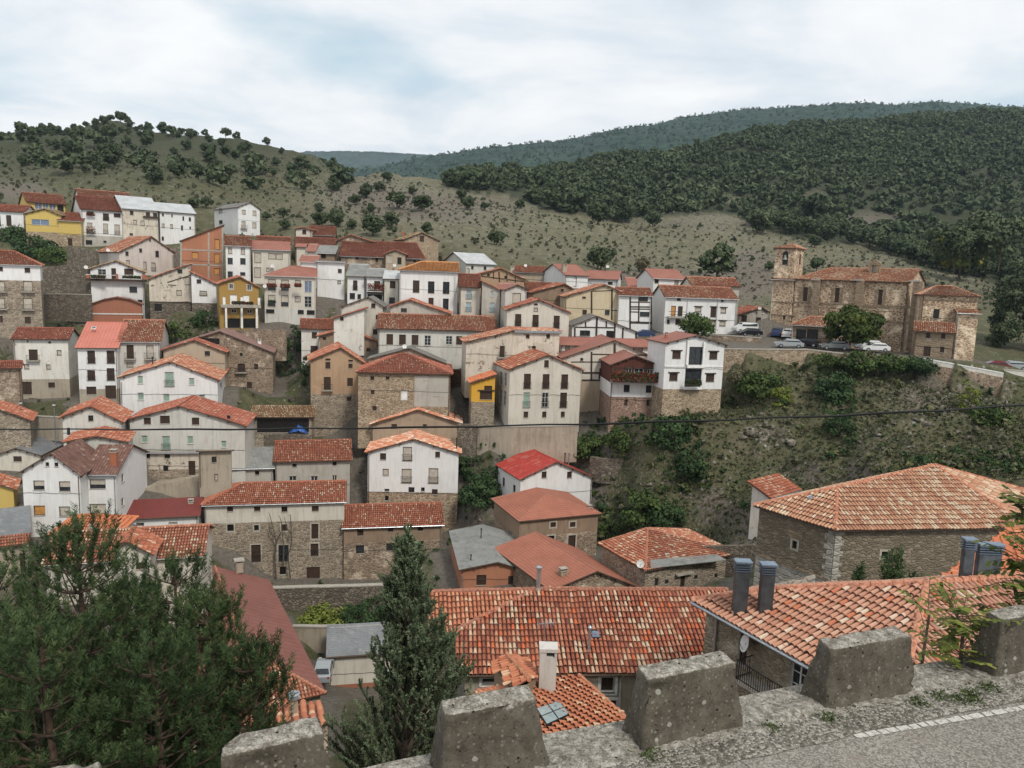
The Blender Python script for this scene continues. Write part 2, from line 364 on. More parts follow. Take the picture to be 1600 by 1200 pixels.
# ------------------------------------------------------------------ clay tiles as geometry: one half-round cover tile per cell
def realtile(name, base, dark, light, cream, fc, lich=.3, lcol=(.22, .19, .145), bright=None):
    t = newmat(name); uv = t.add('ShaderNodeUVMap').outputs[0]; a, b, _ = t.sep(uv)
    co = t.add('ShaderNodeTexCoord').outputs['Object']
    rr = t.add('ShaderNodeObjectInfo').outputs['Random']
    bv = t.add('ShaderNodeVectorMath', operation='ADD', i={0: co, 1: t.comb(t.math('MULTIPLY', rr, 57.), 0., 0.)}).outputs[0]
    big = t.noise(bv, .28, 5, .62)
    sel = t.math('ADD', t.math('MULTIPLY', a, .75), t.math('MULTIPLY', big, .4))
    col = t.ramp(sel, [(.15, dark), (.42, base), (.66, base), (.92, light)])
    thr = t.math('MULTIPLY', t.math('ADD', t.math('MULTIPLY', t.smooth(big, .38, .66), 1.3), .3), fc)
    col = t.mix(t.math('LESS_THAN', b, thr), col, cream)
    if bright: col = t.mix(t.math('GREATER_THAN', b, .955), col, bright)
    fine = t.noise(bv, 5., 5, .7)
    col = t.mix(t.math('MULTIPLY', t.smooth(fine, .5, .72), lich), col, lcol)
    col = t.mix(t.math('MULTIPLY', t.smooth(t.noise(bv, .8, 6, .7), .55, .72), lich * .9), col, (.12, .075, .05))
    t.link(col, t.b.inputs['Base Color']); t.b.inputs['Roughness'].default_value = .9
    bump(t, t.noise(bv, 22., 3, .6), .25, .02)
    return t.mat
T_ = {
 'tile': realtile('clay_tile_old', (.345, .112, .062), (.20, .062, .040), (.45, .185, .11), (.52, .38, .27), .09),
 'tiled': realtile('clay_tile_dark', (.32, .10, .062), (.19, .055, .038), (.40, .15, .095), (.48, .34, .24), .06),
 'tilec': realtile('clay_tile_mottled', (.37, .13, .075), (.22, .07, .045), (.48, .235, .14), (.55, .42, .29), .20),
 'orange': realtile('clay_tile_orange', (.53, .20, .11), (.40, .13, .07), (.60, .31, .19), (.66, .52, .39), .22, lich=.12, bright=(.74, .68, .58)),
 'golden': realtile('clay_tile_golden', (.66, .29, .09), (.55, .21, .06), (.74, .37, .13), (.75, .45, .2), .08, lich=.05),
 'orangep': realtile('clay_tile_plain', (.50, .165, .08), (.42, .13, .06), (.55, .20, .10), (.56, .26, .14), .03, lich=.15),
 'churcht': realtile('clay_tile_church', (.44, .18, .10), (.28, .10, .06), (.56, .29, .17), (.60, .45, .32), .34, lich=.35),
 'mossy': realtile('clay_tile_mossy', (.27, .165, .085), (.17, .10, .055), (.42, .31, .18), (.46, .38, .25), .25, lich=.5, lcol=(.2, .18, .1)),
 'hall': realtile('clay_tile_hall', (.44, .225, .135), (.31, .14, .085), (.52, .32, .205), (.56, .43, .30), .30, lich=.2),
 'near': realtile('clay_tile_near', (.38, .125, .07), (.19, .058, .04), (.50, .245, .15), (.55, .40, .275), .18, lich=.35, lcol=(.2, .15, .11), bright=(.56, .13, .05)),
 'near2': realtile('clay_tile_pinkish', (.46, .235, .155), (.36, .165, .11), (.53, .31, .215), (.58, .44, .33), .08, lich=.22, bright=(.46, .16, .085)),
 'near3': realtile('clay_tile_warm', (.47, .17, .09), (.34, .11, .06), (.54, .24, .13), (.60, .38, .24), .12, lich=.25, lcol=(.22, .17, .12)),
}
CHAN = plain('tile_channel', (.13, .055, .035), .95, var=.25, scale=5)
CAPM = {k: plain('ridge_cap_' + k, c, .9, var=.25, scale=6) for k, c in dict(tile=(.36, .13, .08), tiled=(.26, .085, .055), tilec=(.42, .19, .12), orange=(.60, .30, .2), golden=(.62, .30, .12),
        orangep=(.55, .17, .07), churcht=(.42, .21, .13), mossy=(.28, .2, .12), hall=(.48, .20, .12), near=(.34, .15, .10), near2=(.50, .22, .14), near3=(.46, .2, .11)).items()}
SHEETCOL = dict(flat=(.28, .11, .08), pink=(.45, .15, .1), red=(.40, .05, .04), brickroof=(.38, .17, .12), maroon=(.2, .08, .06))
for k, c in SHEETCOL.items(): CAPM[k] = plain('sheet_ridge_' + k, c, .7)

def pip(x, y, poly):
    inside = np.zeros(x.shape, bool); n = len(poly)
    for i in range(n):
        x1, y1 = poly[i]; x2, y2 = poly[(i+1) % n]
        if y1 == y2: continue
        c = ((y1 > y) != (y2 > y)) & (x < (x2 - x1) * (y - y1) / (y2 - y1) + x1); inside ^= c
    return inside
def frame_of(poly, barrel=None):
    p = np.asarray(poly, float); nrm = np.zeros(3)
    for i in range(len(p)): nrm += np.cross(p[i] - p[0], p[(i+1) % len(p)] - p[0])
    nrm /= np.linalg.norm(nrm)
    if nrm[2] < 0: nrm = -nrm
    if barrel is None:
        e = np.cross((0, 0, 1.), nrm)
        e = np.array((1., 0, 0)) if np.linalg.norm(e) < 1e-4 else e / np.linalg.norm(e)
        up = np.cross(nrm, e)
    else:
        up = np.asarray(barrel, float); up -= nrm * np.dot(up, nrm); up /= np.linalg.norm(up); e = np.cross(up, nrm)
    return p[0], e, up, nrm
def tile_cells(poly, pitch, length, barrel=None, seg=4, lift=.03, sag=.05, over=.06, seed=0):
    """vertices, quads and per-corner uv of the cover tiles on one slope"""
    O, e, up, nrm = frame_of(poly, barrel); q = np.asarray(poly, float) - O
    U = q @ e; Vv = q @ up; r = np.random.default_rng(seed + int(abs(O[0] * 7 + O[1] * 13)) % 9999)
    nu = int((U.max() - U.min()) / pitch) + 1; nv = int((Vv.max() - Vv.min()) / length) + 2
    ii, jj = np.meshgrid(np.arange(nu), np.arange(nv), indexing='ij'); ii = ii.ravel(); jj = jj.ravel()
    cj = r.random(nu) * .3 - .15
    u = U.min() + (ii + .5) * pitch + r.normal(0, .008, ii.size); v = Vv.min() + (jj + .45) * length + cj[ii] * length * .6
    v = np.where(jj == 0, Vv.min() + .45 * length - over + r.normal(0, .015, ii.size), v)
    keep = pip(u, v - length * .0, list(zip(U, Vv))); keep |= (jj == 0) & pip(u, v + over + .05, list(zip(U, Vv)))
    u = u[keep]; v = v[keep]; n = u.size
    if n == 0: return np.zeros((0, 3)), np.zeros((0, 4), int), np.zeros((0, 2))
    R0 = pitch * .36; hl = length * .58; skew = r.normal(0, .02, n)
    th = np.linspace(0, math.pi, seg + 1); prof_u = -np.cos(th) * R0; prof_h = np.sin(th) * R0 * 1.0
    sg = np.sin(u * .9 + 1.3) * np.sin(v * .8 + .4) * sag
    V = np.zeros((n, 2, seg + 1, 3))
    for k, (dv, wd, hh) in enumerate(((-hl, 1.16, lift + .035), (hl, .82, -.01))):
        uu = u[:, None] + prof_u[None] * wd + (skew * dv)[:, None]; vv = (v + dv)[:, None] + 0 * prof_u[None]
        h = prof_h[None] * wd + hh + sg[:, None] + .0
        V[:, k] = O + uu[..., None] * e + vv[..., None] * up + h[..., None] * nrm
    V = V.reshape(-1, 3); base = np.arange(n)[:, None] * 2 * (seg + 1); k = np.arange(seg)[None]
    Q = np.stack([base + k, base + k + 1, base + k + 1 + seg + 1, base + k + seg + 1], -1).reshape(-1, 4)
    uvt = np.stack([r.random(n), r.random(n)], -1); uv = np.repeat(uvt, seg * 4, 0)
    return V, Q, uv

def build_roof(root, polys, mat, caps=(), edge=None, thick=.14, pitch=.25, length=.42, barrel=None, name='roof', seg=4, capr=.13, sag=.05):
    """one roof mesh: slabs with undersides, clay tiles on top when mat is a tile kind, ridge caps"""
    mb = MB(); edge = edge or G_['eave']; istile = mat in T_; tm = CHAN if istile else R_[mat]
    for p in polys:
        m2, br = (mat, barrel)
        if isinstance(p, tuple) and isinstance(p[0], str): m2, p = p
        O, e, up, nrm = frame_of(p); p = [np.asarray(q, float) for q in p]
        uv = [(float(np.dot(q - O, e)), float(np.dot(q - O, up))) for q in p]
        lo = [q - np.array((0, 0, thick)) for q in p]
        c = np.cross(p[1] - p[0], p[2] - p[1])
        if c[2] < 0: p = p[::-1]; lo = lo[::-1]; uv = uv[::-1]
        mb.face(p, CHAN if m2 in T_ else R_[m2], uv); mb.face(lo[::-1], edge)
        for i in range(len(p)):
            j = (i + 1) % len(p); mb.face([p[i], lo[i], lo[j], p[j]], edge)
    cm = CAPM.get(mat, None)
    for a, b in caps:
        a = np.asarray(a, float); b = np.asarray(b, float); L = np.linalg.norm(b - a)
        if L < .2: continue
        if istile:
            n = max(1, int(L / .45)); r_ = np.random.default_rng(int(abs(a[0] * 11 + b[1])) % 999)
            for k in range(n):
                q0 = a + (b - a) * k / n; q1 = a + (b - a) * min(1, (k + 1.12) / n); dz = np.array((0, 0, .03 + r_.normal(0, .008)))
                mb.tube([q0 + dz, q1 + dz * .4], capr * 1.05, cm, 7, True, capr * .86)
        elif cm: mb.tube([a, b], .06, cm, 5)
    V0 = np.array(mb.v); nf = len(mb.f)
    if not istile and not any(isinstance(p, tuple) and isinstance(p[0], str) and p[0] in T_ for p in polys):
        return mb.build(name, root)
    o = np.array(root['_o'], float); Vs = [V0 - o]; faces = [list(f) for f in mb.f]; uvs = [np.array(mb.uv)]; mi = list(mb.m); off = len(V0)
    Qs = []; tmi = []
    for k, p in enumerate(polys):
        m2 = mat
        if isinstance(p, tuple) and isinstance(p[0], str): m2, p = p
        if m2 not in T_: continue
        V, Q, uv = tile_cells(p, pitch, length, barrel, seg, seed=k * 17, sag=sag)
        if len(V) == 0: continue
        Vs.append(V - o); Qs.append(Q + off); off += len(V); uvs.append(uv); tmi.append((mb.mi(T_[m2]), len(Q)))
    me = bpy.data.meshes.new(name); V = np.concatenate(Vs).astype(np.float32)
    Qn = sum(len(q) for q in Qs); cnt = np.concatenate([np.array([len(f) for f in faces], np.int32), np.full(Qn, 4, np.int32)])
    idx = np.concatenate([np.concatenate([np.array(f, np.int32) for f in faces])] + [q.ravel().astype(np.int32) for q in Qs])
    me.vertices.add(len(V)); me.vertices.foreach_set('co', V.ravel()); me.loops.add(len(idx)); me.loops.foreach_set('vertex_index', idx)
    me.polygons.add(len(cnt)); me.polygons.foreach_set('loop_start', np.concatenate([[0], np.cumsum(cnt)[:-1]]).astype(np.int32))
    for m in mb.mats: me.materials.append(m)
    for i, n in tmi: mi += [i] * n
    me.polygons.foreach_set('material_index', np.array(mi, np.int32))
    l = me.uv_layers.new(name='UVMap'); l.data.foreach_set('uv', np.concatenate(uvs).astype(np.float32).ravel())
    me.update(calc_edges=True)
    ob = bpy.data.objects.new(name, me); COL.objects.link(ob); ob.parent = root; ob['_o'] = list(root['_o'])
    return ob

# ------------------------------------------------------------------ walls with real openings
class Fr:
    """local frame: s along the wall, t into the building, z up"""
    def __init__(s, P0, u, n): s.P0 = np.array(P0, float); s.P0[2] = 0; s.u = np.array(u, float); s.n = np.array(n, float)
    def w(s, a, t, z): return s.P0 + s.u * a + s.n * t + np.array((0, 0, z))
    def px(s, x, y, t=0.):
        p = on_plane(x, y, s.P0 + s.n * t, s.n); return float(np.dot(p - s.P0, s.u)), float(p[2])
    def rect(s, x0, y0, x1, y1, t=0.):
        xc, yc = (x0 + x1) / 2, (y0 + y1) / 2; sc, zc = s.px(xc, yc, t)
        w = abs(s.px(x1, yc, t)[0] - s.px(x0, yc, t)[0]); h = abs(s.px(xc, y0, t)[1] - s.px(xc, y1, t)[1])
        return sc - w/2, zc - h/2, sc + w/2, zc + h/2
def panel(mb, fr, t, s0, s1, top, zb, holes, bands, wall, flip=False):
    """wall panel in the plane t of frame fr, from s0 to s1, below the polyline top, with rectangular openings"""
    def ztop(x):
        if x <= top[0][0]: return top[0][1]
        for (a, za), (b, zb_) in zip(top, top[1:]):
            if x <= b: return za + (zb_ - za) * (x - a) / max(b - a, 1e-6)
        return top[-1][1]
    xs = sorted({s0, s1, *[min(max(p[0], s0), s1) for p in top], *[min(max(h[k], s0), s1) for h in holes for k in (0, 2)]})
    xs2 = [xs[0]]
    for x in xs[1:]:
        if x - xs2[-1] > 1e-4: xs2.append(x)
    def mat_at(z):
        m = wall
        for zc, mm in bands:
            if z < zc: m = mm
        return m
    for a, b in zip(xs2, xs2[1:]):
        c = (a + b) / 2; ta, tb = ztop(a), ztop(b); tm = min(ta, tb)
        cuts = [(h[1], h[3]) for h in holes if h[0] < c < h[2]]; cuts.sort(); z = zb; ivs = []
        for h0, h1 in cuts:
            if h0 > z: ivs.append((z, min(h0, tm)))
            z = max(z, min(h1, tm - .02))
        ivs.append((z, None))
        for z0, z1 in ivs:
            lv = sorted({zc for zc, _ in bands if z0 + .01 < zc < ((z1 if z1 is not None else tm) - .01)})
            zs = [z0] + lv
            for k, za in enumerate(zs):
                last = k == len(zs) - 1
                if not last: q = [(a, za), (b, za), (b, zs[k+1]), (a, zs[k+1])]; zm = (za + zs[k+1]) / 2
                elif z1 is not None:
                    if z1 - za < 1e-4: continue
                    q = [(a, za), (b, za), (b, z1), (a, z1)]; zm = (za + z1) / 2
                else: q = [(a, za), (b, za), (b, tb), (a, ta)]; zm = (za + (ta + tb) / 2) / 2
                pts = [fr.w(x, t, zz) for x, zz in q]
                mb.face(pts[::-1] if flip else pts, mat_at(zm))
FILL = {'d': 'glass', 's': 'shutter', 'g': 'green', 'c': 'cyan', 'w': 'wood', 'B': 'blue', 'O': 'orange', 'o': 'orange', 'D': 'glass', 'k': 'dark', 'W': 'whitep'}
def window(root, fr, t, rect, kind, wallmat, lod=1):
    s0, z0, s1, z1 = rect; k = kind[0]; mods = kind[1:]; Wd = s1 - s0; Ht = z1 - z0; mb = MB(); dp = .2
    f = fr.w
    for q in ([(s0, t, z0), (s0, t, z1), (s0, t+dp, z1), (s0, t+dp, z0)], [(s1, t, z0), (s1, t+dp, z0), (s1, t+dp, z1), (s1, t, z1)],
              [(s0, t, z1), (s1, t, z1), (s1, t+dp, z1), (s0, t+dp, z1)], [(s0, t, z0), (s0, t+dp, z0), (s1, t+dp, z0), (s1, t, z0)]):
        mb.face([f(*p) for p in q], wallmat)
    fm = G_['frame'] if k in 'DBgc' or 'x' in mods else G_['wood']; b = .07; U, N, Zv = fr.u, fr.n, np.array((0, 0, 1.))
    def bar(a, c, e, g, tt=.11, th=.05): mb.box(f(a, t + tt, e), U * (c - a), N * th, Zv * (g - e), fm)
    if k not in 'k':
        bar(s0, s0 + b, z0, z1); bar(s1 - b, s1, z0, z1); bar(s0 + b, s1 - b, z1 - b, z1); bar(s0 + b, s1 - b, z0, z0 + b)
        if k in 'dDB' and Wd > .55: bar((s0+s1)/2 - .035, (s0+s1)/2 + .035, z0 + b, z1 - b)
        if k in 'D' and Ht > 1.2:
            for q in (1, 2): bar(s0 + b, s1 - b, z0 + Ht * q / 3 - .02, z0 + Ht * q / 3 + .02, .115, .03)
    if 'l' in mods:
        mb.box(f(s0 - .22, t - .10, z1), U * (Wd + .44), N * .14, Zv * .16, G_['timber']); mb.box(f(s0 - .02, t - .06, z0 - .07), U * (Wd + .04), N * .1, Zv * .07, G_['timber'])
    elif 'f' in mods:
        m = G_['stonefr']; w_ = .17
        mb.box(f(s0 - w_, t - .025, z0 - w_), U * w_, N * .1, Zv * (Ht + 2*w_), m); mb.box(f(s1, t - .025, z0 - w_), U * w_, N * .1, Zv * (Ht + 2*w_), m)
        mb.box(f(s0, t - .025, z1), U * Wd, N * .1, Zv * w_, m); mb.box(f(s0, t - .025, z0 - w_), U * Wd, N * .1, Zv * w_, m)
    else:
        mb.box(f(s0 - .05, t - .07, z0 - .06), U * (Wd + .1), N * .1, Zv * .06, G_['concrete'])
    w = mb.build('window', root)
    p = MB(); fm2 = G_[FILL[k]]
    if k in 'sgcOo' and Ht > .9 and 'h' in mods:      # shutter half down
        p.box(f(s0 + b, t + .165, z0 + b), U * (Wd - 2*b), N * .02, Zv * (Ht * .35), G_['glass'])
        p.box(f(s0 + b, t + .15, z0 + b + Ht * .35), U * (Wd - 2*b), N * .03, Zv * (Ht * .65 - 2*b), fm2)
    elif k == 'w' and Wd > .5:                        # two plank leaves
        for q in (0, 1): p.box(f(s0 + b + q * (Wd/2 - b + .01), t + .15, z0 + b), U * (Wd/2 - b - .02), N * .03, Zv * (Ht - 2*b), fm2)
        p.box(f(s0 + b, t + .185, z0 + b), U * (Wd - 2*b), N * .01, Zv * (Ht - 2*b), G_['dark'])
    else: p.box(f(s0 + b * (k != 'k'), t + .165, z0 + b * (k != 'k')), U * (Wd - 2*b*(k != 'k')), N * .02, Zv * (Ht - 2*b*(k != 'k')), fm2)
    p.build('pane' if k in 'dDBk' else ('shutter' if k in 'sgcOo' else 'shutter'), w)  # kind k: shade inside an opening painted as a near-black sheet, no glass
    if 'r' in mods or 'b' in mods:
        g = MB(); out = .12 if 'r' in mods else .6; hr = min(1.0, Ht * .48); e = .08 if 'r' in mods else .28; im = G_['iron']
        zb = z0 - .02
        if 'b' in mods: g.box(f(s0 - e - .05, t - out - .05, zb - .14), U * (Wd + 2*e + .1), N * (out + .04), Zv * .14, G_['concrete'])
        for zz in (zb + .05, zb + hr - .04):
            g.box(f(s0 - e, t - out, zz), U * (Wd + 2*e), N * .035, Zv * .035, im)
            for sx in (s0 - e, s1 + e - .035): g.box(f(sx, t - out + .036, zz), U * .035, N * (out - .04), Zv * .035, im)
        nb = max(3, int((Wd + 2*e) / .15))
        for i in range(nb + 1): g.box(f(s0 - e + (Wd + 2*e - .02) * i / nb, t - out + .005, zb + .085), U * .02, N * .02, Zv * (hr - .125), im)
        g.build('railing' if 'r' in mods else 'balcony', root)
    return w
FOOT = []      # building footprints: the ground is levelled around them
def nat(v): return v if isinstance(v, str) else v
OVS, TW = .32, .4
def body(root_fn, cr, d, a, kind, top, bot, wall, roof, W=(), ry=None, L=9., bk=None, bands=(), S=(), beams=(), C=(), X=(), hips=(None, None),
         rs=None, re=None, pitch=.40, tp=.25, tl=.42, W2=(), seg=4, zext=3.0, name='wall', frontmat=None, nowall=False, tmo=None):
    th = R(a); u = np.array((math.cos(th), math.sin(th), 0)); n = np.array((-math.sin(th), math.cos(th), 0))
    px = lambda x, y, c=cr: P(c, x, y)
    P0 = at(*px(*top[0]), d); fr = Fr(P0, u, n)
    prof = [fr.px(*px(*q)) for q in top]; S1 = prof[-1][0]
    xm = (top[0][0] + top[-1][0]) / 2; zb = fr.px(*px(xm, bot), TW)[1]
    root = root_fn(fr.w(S1 / 2, L / 2, zb)) if callable(root_fn) else root_fn
    def Lfrom(x, s):       # depth from the picture column where the far end of a side shows
        z = prof[0][1] if s < .1 else prof[-1][1]; best = None
        for tt in np.arange(2., 45., .2):
            e = abs(proj(fr.w(s, tt, z))[0] - px(x, 0)[0])
            if best is None or e < best[0]: best = (e, tt)
        return best[1]
    if bk is not None: L = Lfrom(bk, 0 if bk < xm else S1)
    mb = MB(); polys = []; caps = []; wm = W_[wall]; bz = [(fr.px(*px(xm, y), TW)[1], W_[m]) for y, m in sorted(bands)]
    bz = sorted(bz, key=lambda q: -q[0]); zlow = zb - zext; dz = .1
    if kind == 'G':
        for (sa, za), (sb, zz) in zip(prof, prof[1:]): polys.append([fr.w(sa, 0, za), fr.w(sb, 0, zz), fr.w(sb, L, zz), fr.w(sa, L, za)])
        for q in prof[1:-1]: caps.append((fr.w(q[0], 0, q[1]), fr.w(q[0], L, q[1])))
        fp = [(s, z - dz) for s, z in prof]; ftop = btop = fp
        zl = prof[0][1] - dz + (prof[1][1] - prof[0][1]) * OVS / max(.1, prof[1][0] - prof[0][0]); zr = prof[-1][1] - dz + (prof[-2][1] - prof[-1][1]) * OVS / max(.1, prof[-1][0] - prof[-2][0])
        ltop = [(0, zl), (L, zl)]; rtop = [(0, zr), (L, zr)]
    else:
        z0 = prof[0][1]; prof = [(0, z0), (S1, z0)]
        if kind in ('E', 'M'):
            rx = hips[0] if hips[0] is not None else xm
            rp = px(rx if hips[1] is None else (rx + hips[1]) / 2 if hips[0] is not None else xm, ry); v = ray(*rp)
            # meets z = z0 + pitch * t
            den = v[2] - pitch * np.dot(v, n); k = (z0 - pitch * np.dot(fr.P0, n)) / den; Rn = float(np.dot(v * k - fr.P0, n)); Rn = min(max(Rn, 1.2), 16.)
            zr_ = float((v * (np.dot(fr.P0 + n * Rn, n) / np.dot(v, n)))[2])
            if kind == 'E': L = 2 * Rn
            else: L = Rn
            r0, r1 = 0., S1
            if hips[0] is not None: r0 = fr.px(*px(hips[0], ry), Rn)[0]
            if hips[1] is not None: r1 = fr.px(*px(hips[1], ry), Rn)[0]
            r0 = min(max(r0, 0), S1 / 2 - .1); r1 = max(min(r1, S1), S1 / 2 + .1)
            A, B = fr.w(0, 0, z0), fr.w(S1, 0, z0); Ra, Rb = fr.w(r0, Rn, zr_), fr.w(r1, Rn, zr_)
            polys.append([A, B, Rb, Ra])
            if kind == 'E':
                Cc, Dd = fr.w(S1, L, z0), fr.w(0, L, z0); polys.append([Cc, Dd, Ra, Rb])
                if hips[0] is not None: polys.append([Dd, A, Ra]); caps += [(A, Ra), (Dd, Ra)]
                if hips[1] is not None: polys.append([B, Cc, Rb]); caps += [(B, Rb), (Cc, Rb)]
                caps.append((Ra, Rb)); btop = [(0, z0 - dz), (S1, z0 - dz)]
                sd = [(0, z0 - dz + (zr_ - z0) * 0), (Rn, zr_ - dz), (L, z0 - dz)]
            else: btop = [(0, zr_ - dz), (S1, zr_ - dz)]; sd = [(0, z0 - dz), (L, zr_ - dz)]
            ftop = [(0, z0 + pitch * TW - dz), (S1, z0 + pitch * TW - dz)]
            if kind == 'E': btop = ftop
            flatd = [(0, z0 - dz + .1), (L, z0 - dz + .1)]
            ltop = flatd if hips[0] is not None else sd; rtop = flatd if hips[1] is not None else sd
        else:                                          # 'N': hipped, ridge running away from the viewer
            sm = S1 / 2; c = fr.w(sm, 0, 0)
            def onm(x, y): p = on_plane(*px(x, y), c, u); return float(np.dot(p - fr.P0, n)), float(p[2])
            t0, zr_ = onm(*rs); t0 = min(max(t0, .5), 12)
            t1 = onm(*re)[0] if re else L - t0
            if bk is None: L = t1 + t0
            t1 = min(max(t1, t0 + .1), L - .4)
            A, B, Cc, Dd = fr.w(0, 0, z0), fr.w(S1, 0, z0), fr.w(S1, L, z0), fr.w(0, L, z0); Ra, Rb = fr.w(sm, t0, zr_), fr.w(sm, t1, zr_)
            polys += [[A, B, Ra], [B, Cc, Rb, Ra], [Cc, Dd, Rb], [Dd, A, Ra, Rb]]; caps += [(A, Ra), (B, Ra), (Ra, Rb), (Cc, Rb), (Dd, Rb)]
            ftop = btop = [(0, z0), (S1, z0)]; ltop = rtop = [(0, z0), (L, z0)]
    # walls
    def wins(lst):
        out = []
        for w in lst:
            if isinstance(w[0], str): c, w = w[0], w[1:]
            else: c = cr
            x0, y0 = px(w[0], w[1], c); x1, y1 = px(w[2], w[3], c); out.append((x0, y0, x1, y1, w[4] if len(w) > 4 else 'd'))
        return out
    front = [(fr.rect(*w[:4], TW), w[4]) for w in wins(W)]
    front = [(r, k) for r, k in front if r[0] > OVS and r[2] < S1 - OVS and r[2] - r[0] > .15]
    if not nowall:
        panel(mb, fr, TW, OVS, S1 - OVS, ftop, zlow, [r for r, _ in front], bz, frontmat and W_[frontmat] or wm)
        if kind != 'M' or True: panel(mb, fr, L - TW, OVS, S1 - OVS, btop, zlow, [], bz, wm, True)
        fl = Fr(fr.w(OVS, 0, 0), n, u); flr = Fr(fr.w(S1 - OVS, 0, 0), n, u)
        sl = {'l': [], 'r': []}
        for w in S:
            side, q = w[0], wins([w[1:]])[0]; f_ = fl if side == 'l' else flr
            r = f_.rect(*q[:4], 0.)
            if r[0] > TW + .1 and r[2] < L - TW - .1: sl[side].append((r, q[4]))
        panel(mb, fl, 0, TW, L - TW, ltop, zlow, [r for r, _ in sl['l']], bz, wm, True)
        panel(mb, flr, 0, TW, L - TW, rtop, zlow, [r for r, _ in sl['r']], bz, wm)
        mb.build(name, root)
        flr2 = Fr(flr.P0, n, -u)
        for r, k in sl['l']: window(root, fl, 0., r, k, wm)
        for r, k in sl['r']: window(root, flr2, 0., r, k, wm)
    for r, k in front: window(root, fr, TW, r, k, wm)
    ro = build_roof(root, polys, roof, caps, pitch=tp, length=tl, seg=seg)
    # timber framing on the front
    if beams:
        g = MB()
        for b in beams:
            (xa, ya, xb, yb_) = b[:4]; w_ = b[4] if len(b) > 4 else .22; m = G_[b[5]] if len(b) > 5 else G_['timber']
            a_ = fr.px(*px(xa, ya), TW - .03); c_ = fr.px(*px(xb, yb_), TW - .03); A_ = fr.w(a_[0], TW - .045, a_[1]); B_ = fr.w(c_[0], TW - .045, c_[1])
            dd = (B_ - A_) / (np.linalg.norm(B_ - A_) + 1e-9); pr = np.cross(n, dd); g.box(A_ - pr * w_ / 2, B_ - A_, n * .06, pr * w_, m)
        g.build('timber_frame' if not (len(beams[0]) > 5) else 'concrete_frame', root)
    for x in X:                                        # slabs, posts and boxes standing out from the front
        x0, y0, x1, y1, out, m, nm = x[:7]; x0, y0 = px(x0, y0); x1, y1 = px(x1, y1); r = fr.rect(x0, y0, x1, y1, TW - out); g = MB()
        dep = x[7] if len(x) > 7 else out; g.box(fr.w(r[0], TW - out, r[1]), u * (r[2] - r[0]), n * dep, np.array((0, 0, r[3] - r[1])), G_.get(m) or W_.get(m)); g.build(nm, root)
    for c in C:                                        # chimneys, pipes, dishes on the roof
        ty, x, yb_, yt, wd, tt = c[:6]; s_, z1 = fr.px(*px(x, yt), tt); s2, zb2 = fr.px(*px(x, yb_), tt); sa = fr.px(*px(x - wd / 2, yt), tt)[0]; sb = fr.px(*px(x + wd / 2, yt), tt)[0]; w_ = sb - sa; g = MB()
        m = G_.get(c[6]) or W_.get(c[6]) if len(c) > 6 else W_['cement']
        if ty == 'c':
            g.box(fr.w(s_ - w_/2, tt, zb2 - .8), u * w_, n * w_ * .8, np.array((0, 0, z1 - zb2 + .8 - .12)), m)
            g.box(fr.w(s_ - w_/2 - .06, tt - .06, z1 - .12), u * (w_ + .12), n * (w_ * .8 + .12), np.array((0, 0, .1)), G_['concrete'])
            for q in (0, 1): g.box(fr.w(s_ - w_/2 + q * (w_ - .1), tt + .02, z1 - .02), u * .1, n * (w_ * .7), np.array((0, 0, .2)), m)
            g.box(fr.w(s_ - w_/2 - .04, tt - .04, z1 + .18), u * (w_ + .08), n * (w_ * .8 + .08), np.array((0, 0, .06)), G_['concrete'])
            g.build('chimney', ro)
        elif ty == 'p':
            g.tube([fr.w(s_, tt, zb2 - .5), fr.w(s_, tt, z1)], max(.06, w_/2), m, 8); g.tube([fr.w(s_, tt, z1), fr.w(s_, tt, z1 + .12)], max(.1, w_*.8), m, 8); g.build('stove_pipe', ro)
        elif ty == 'd':
            dish(root, fr.w(s_, tt, (z1 + zb2) / 2), max(.35, w_ / 2))
        elif ty == 'k':
            r = fr.rect(*px(x - wd/2, yt), *px(x + wd/2, yb_), tt); g.box(fr.w(r[0], tt, r[1]), u * (r[2]-r[0]), n * .6 + np.array((0, 0, .3)), np.array((0, 0, .08)), G_['frame'])
            g.box(fr.w(r[0] + .08, tt + .06, r[1] + .09), u * (r[2]-r[0]-.16), n * .48 + np.array((0, 0, .24)), np.array((0, 0, .02)), G_['blue']); g.build('skylight', ro)
    rq = random.Random(int(S1 * 1000)); gm_ = G_[rq.choice(['gutter', 'eave', 'eave', 'metal'])]
    if kind in ('E', 'M') and not nowall and S1 > 3.5:
        g = MB(); g.tube([fr.w(.02, -.06, z0 - .08), fr.w(S1 - .02, -.06, z0 - .08)], .065, gm_, 5); xs_ = rq.choice([OVS + .12, S1 - OVS - .12]); g.tube([fr.w(xs_, -.05, z0 - .1), fr.w(xs_, TW - .09, z0 - .55), fr.w(xs_, TW - .09, zb)], .05, gm_, 5); g.build('gutter', root)
    if kind == 'G' and not nowall and S1 > 4 and len(prof) == 3:
        g = MB()
        for (sa, za), (sb, zz) in zip(prof, prof[1:]):
            for f_ in (.12, .42, .72, .97): s_ = sa + (sb - sa) * f_; g.box(fr.w(s_ - .07, .06, za + (zz - za) * f_ - .36), u * .14, n * (TW - .03), np.array((0, 0, .2)), G_['eave'])
        g.build('purlin_ends', root)
        if rq.random() < .6: xs_ = rq.choice([OVS + .15, S1 - OVS - .15]); g = MB(); zt_ = min(prof[0][1], prof[-1][1]) - .2; g.tube([fr.w(xs_, TW - .09, zt_), fr.w(xs_, TW - .09, zb)], .05, gm_, 5); g.build('downpipe', root)
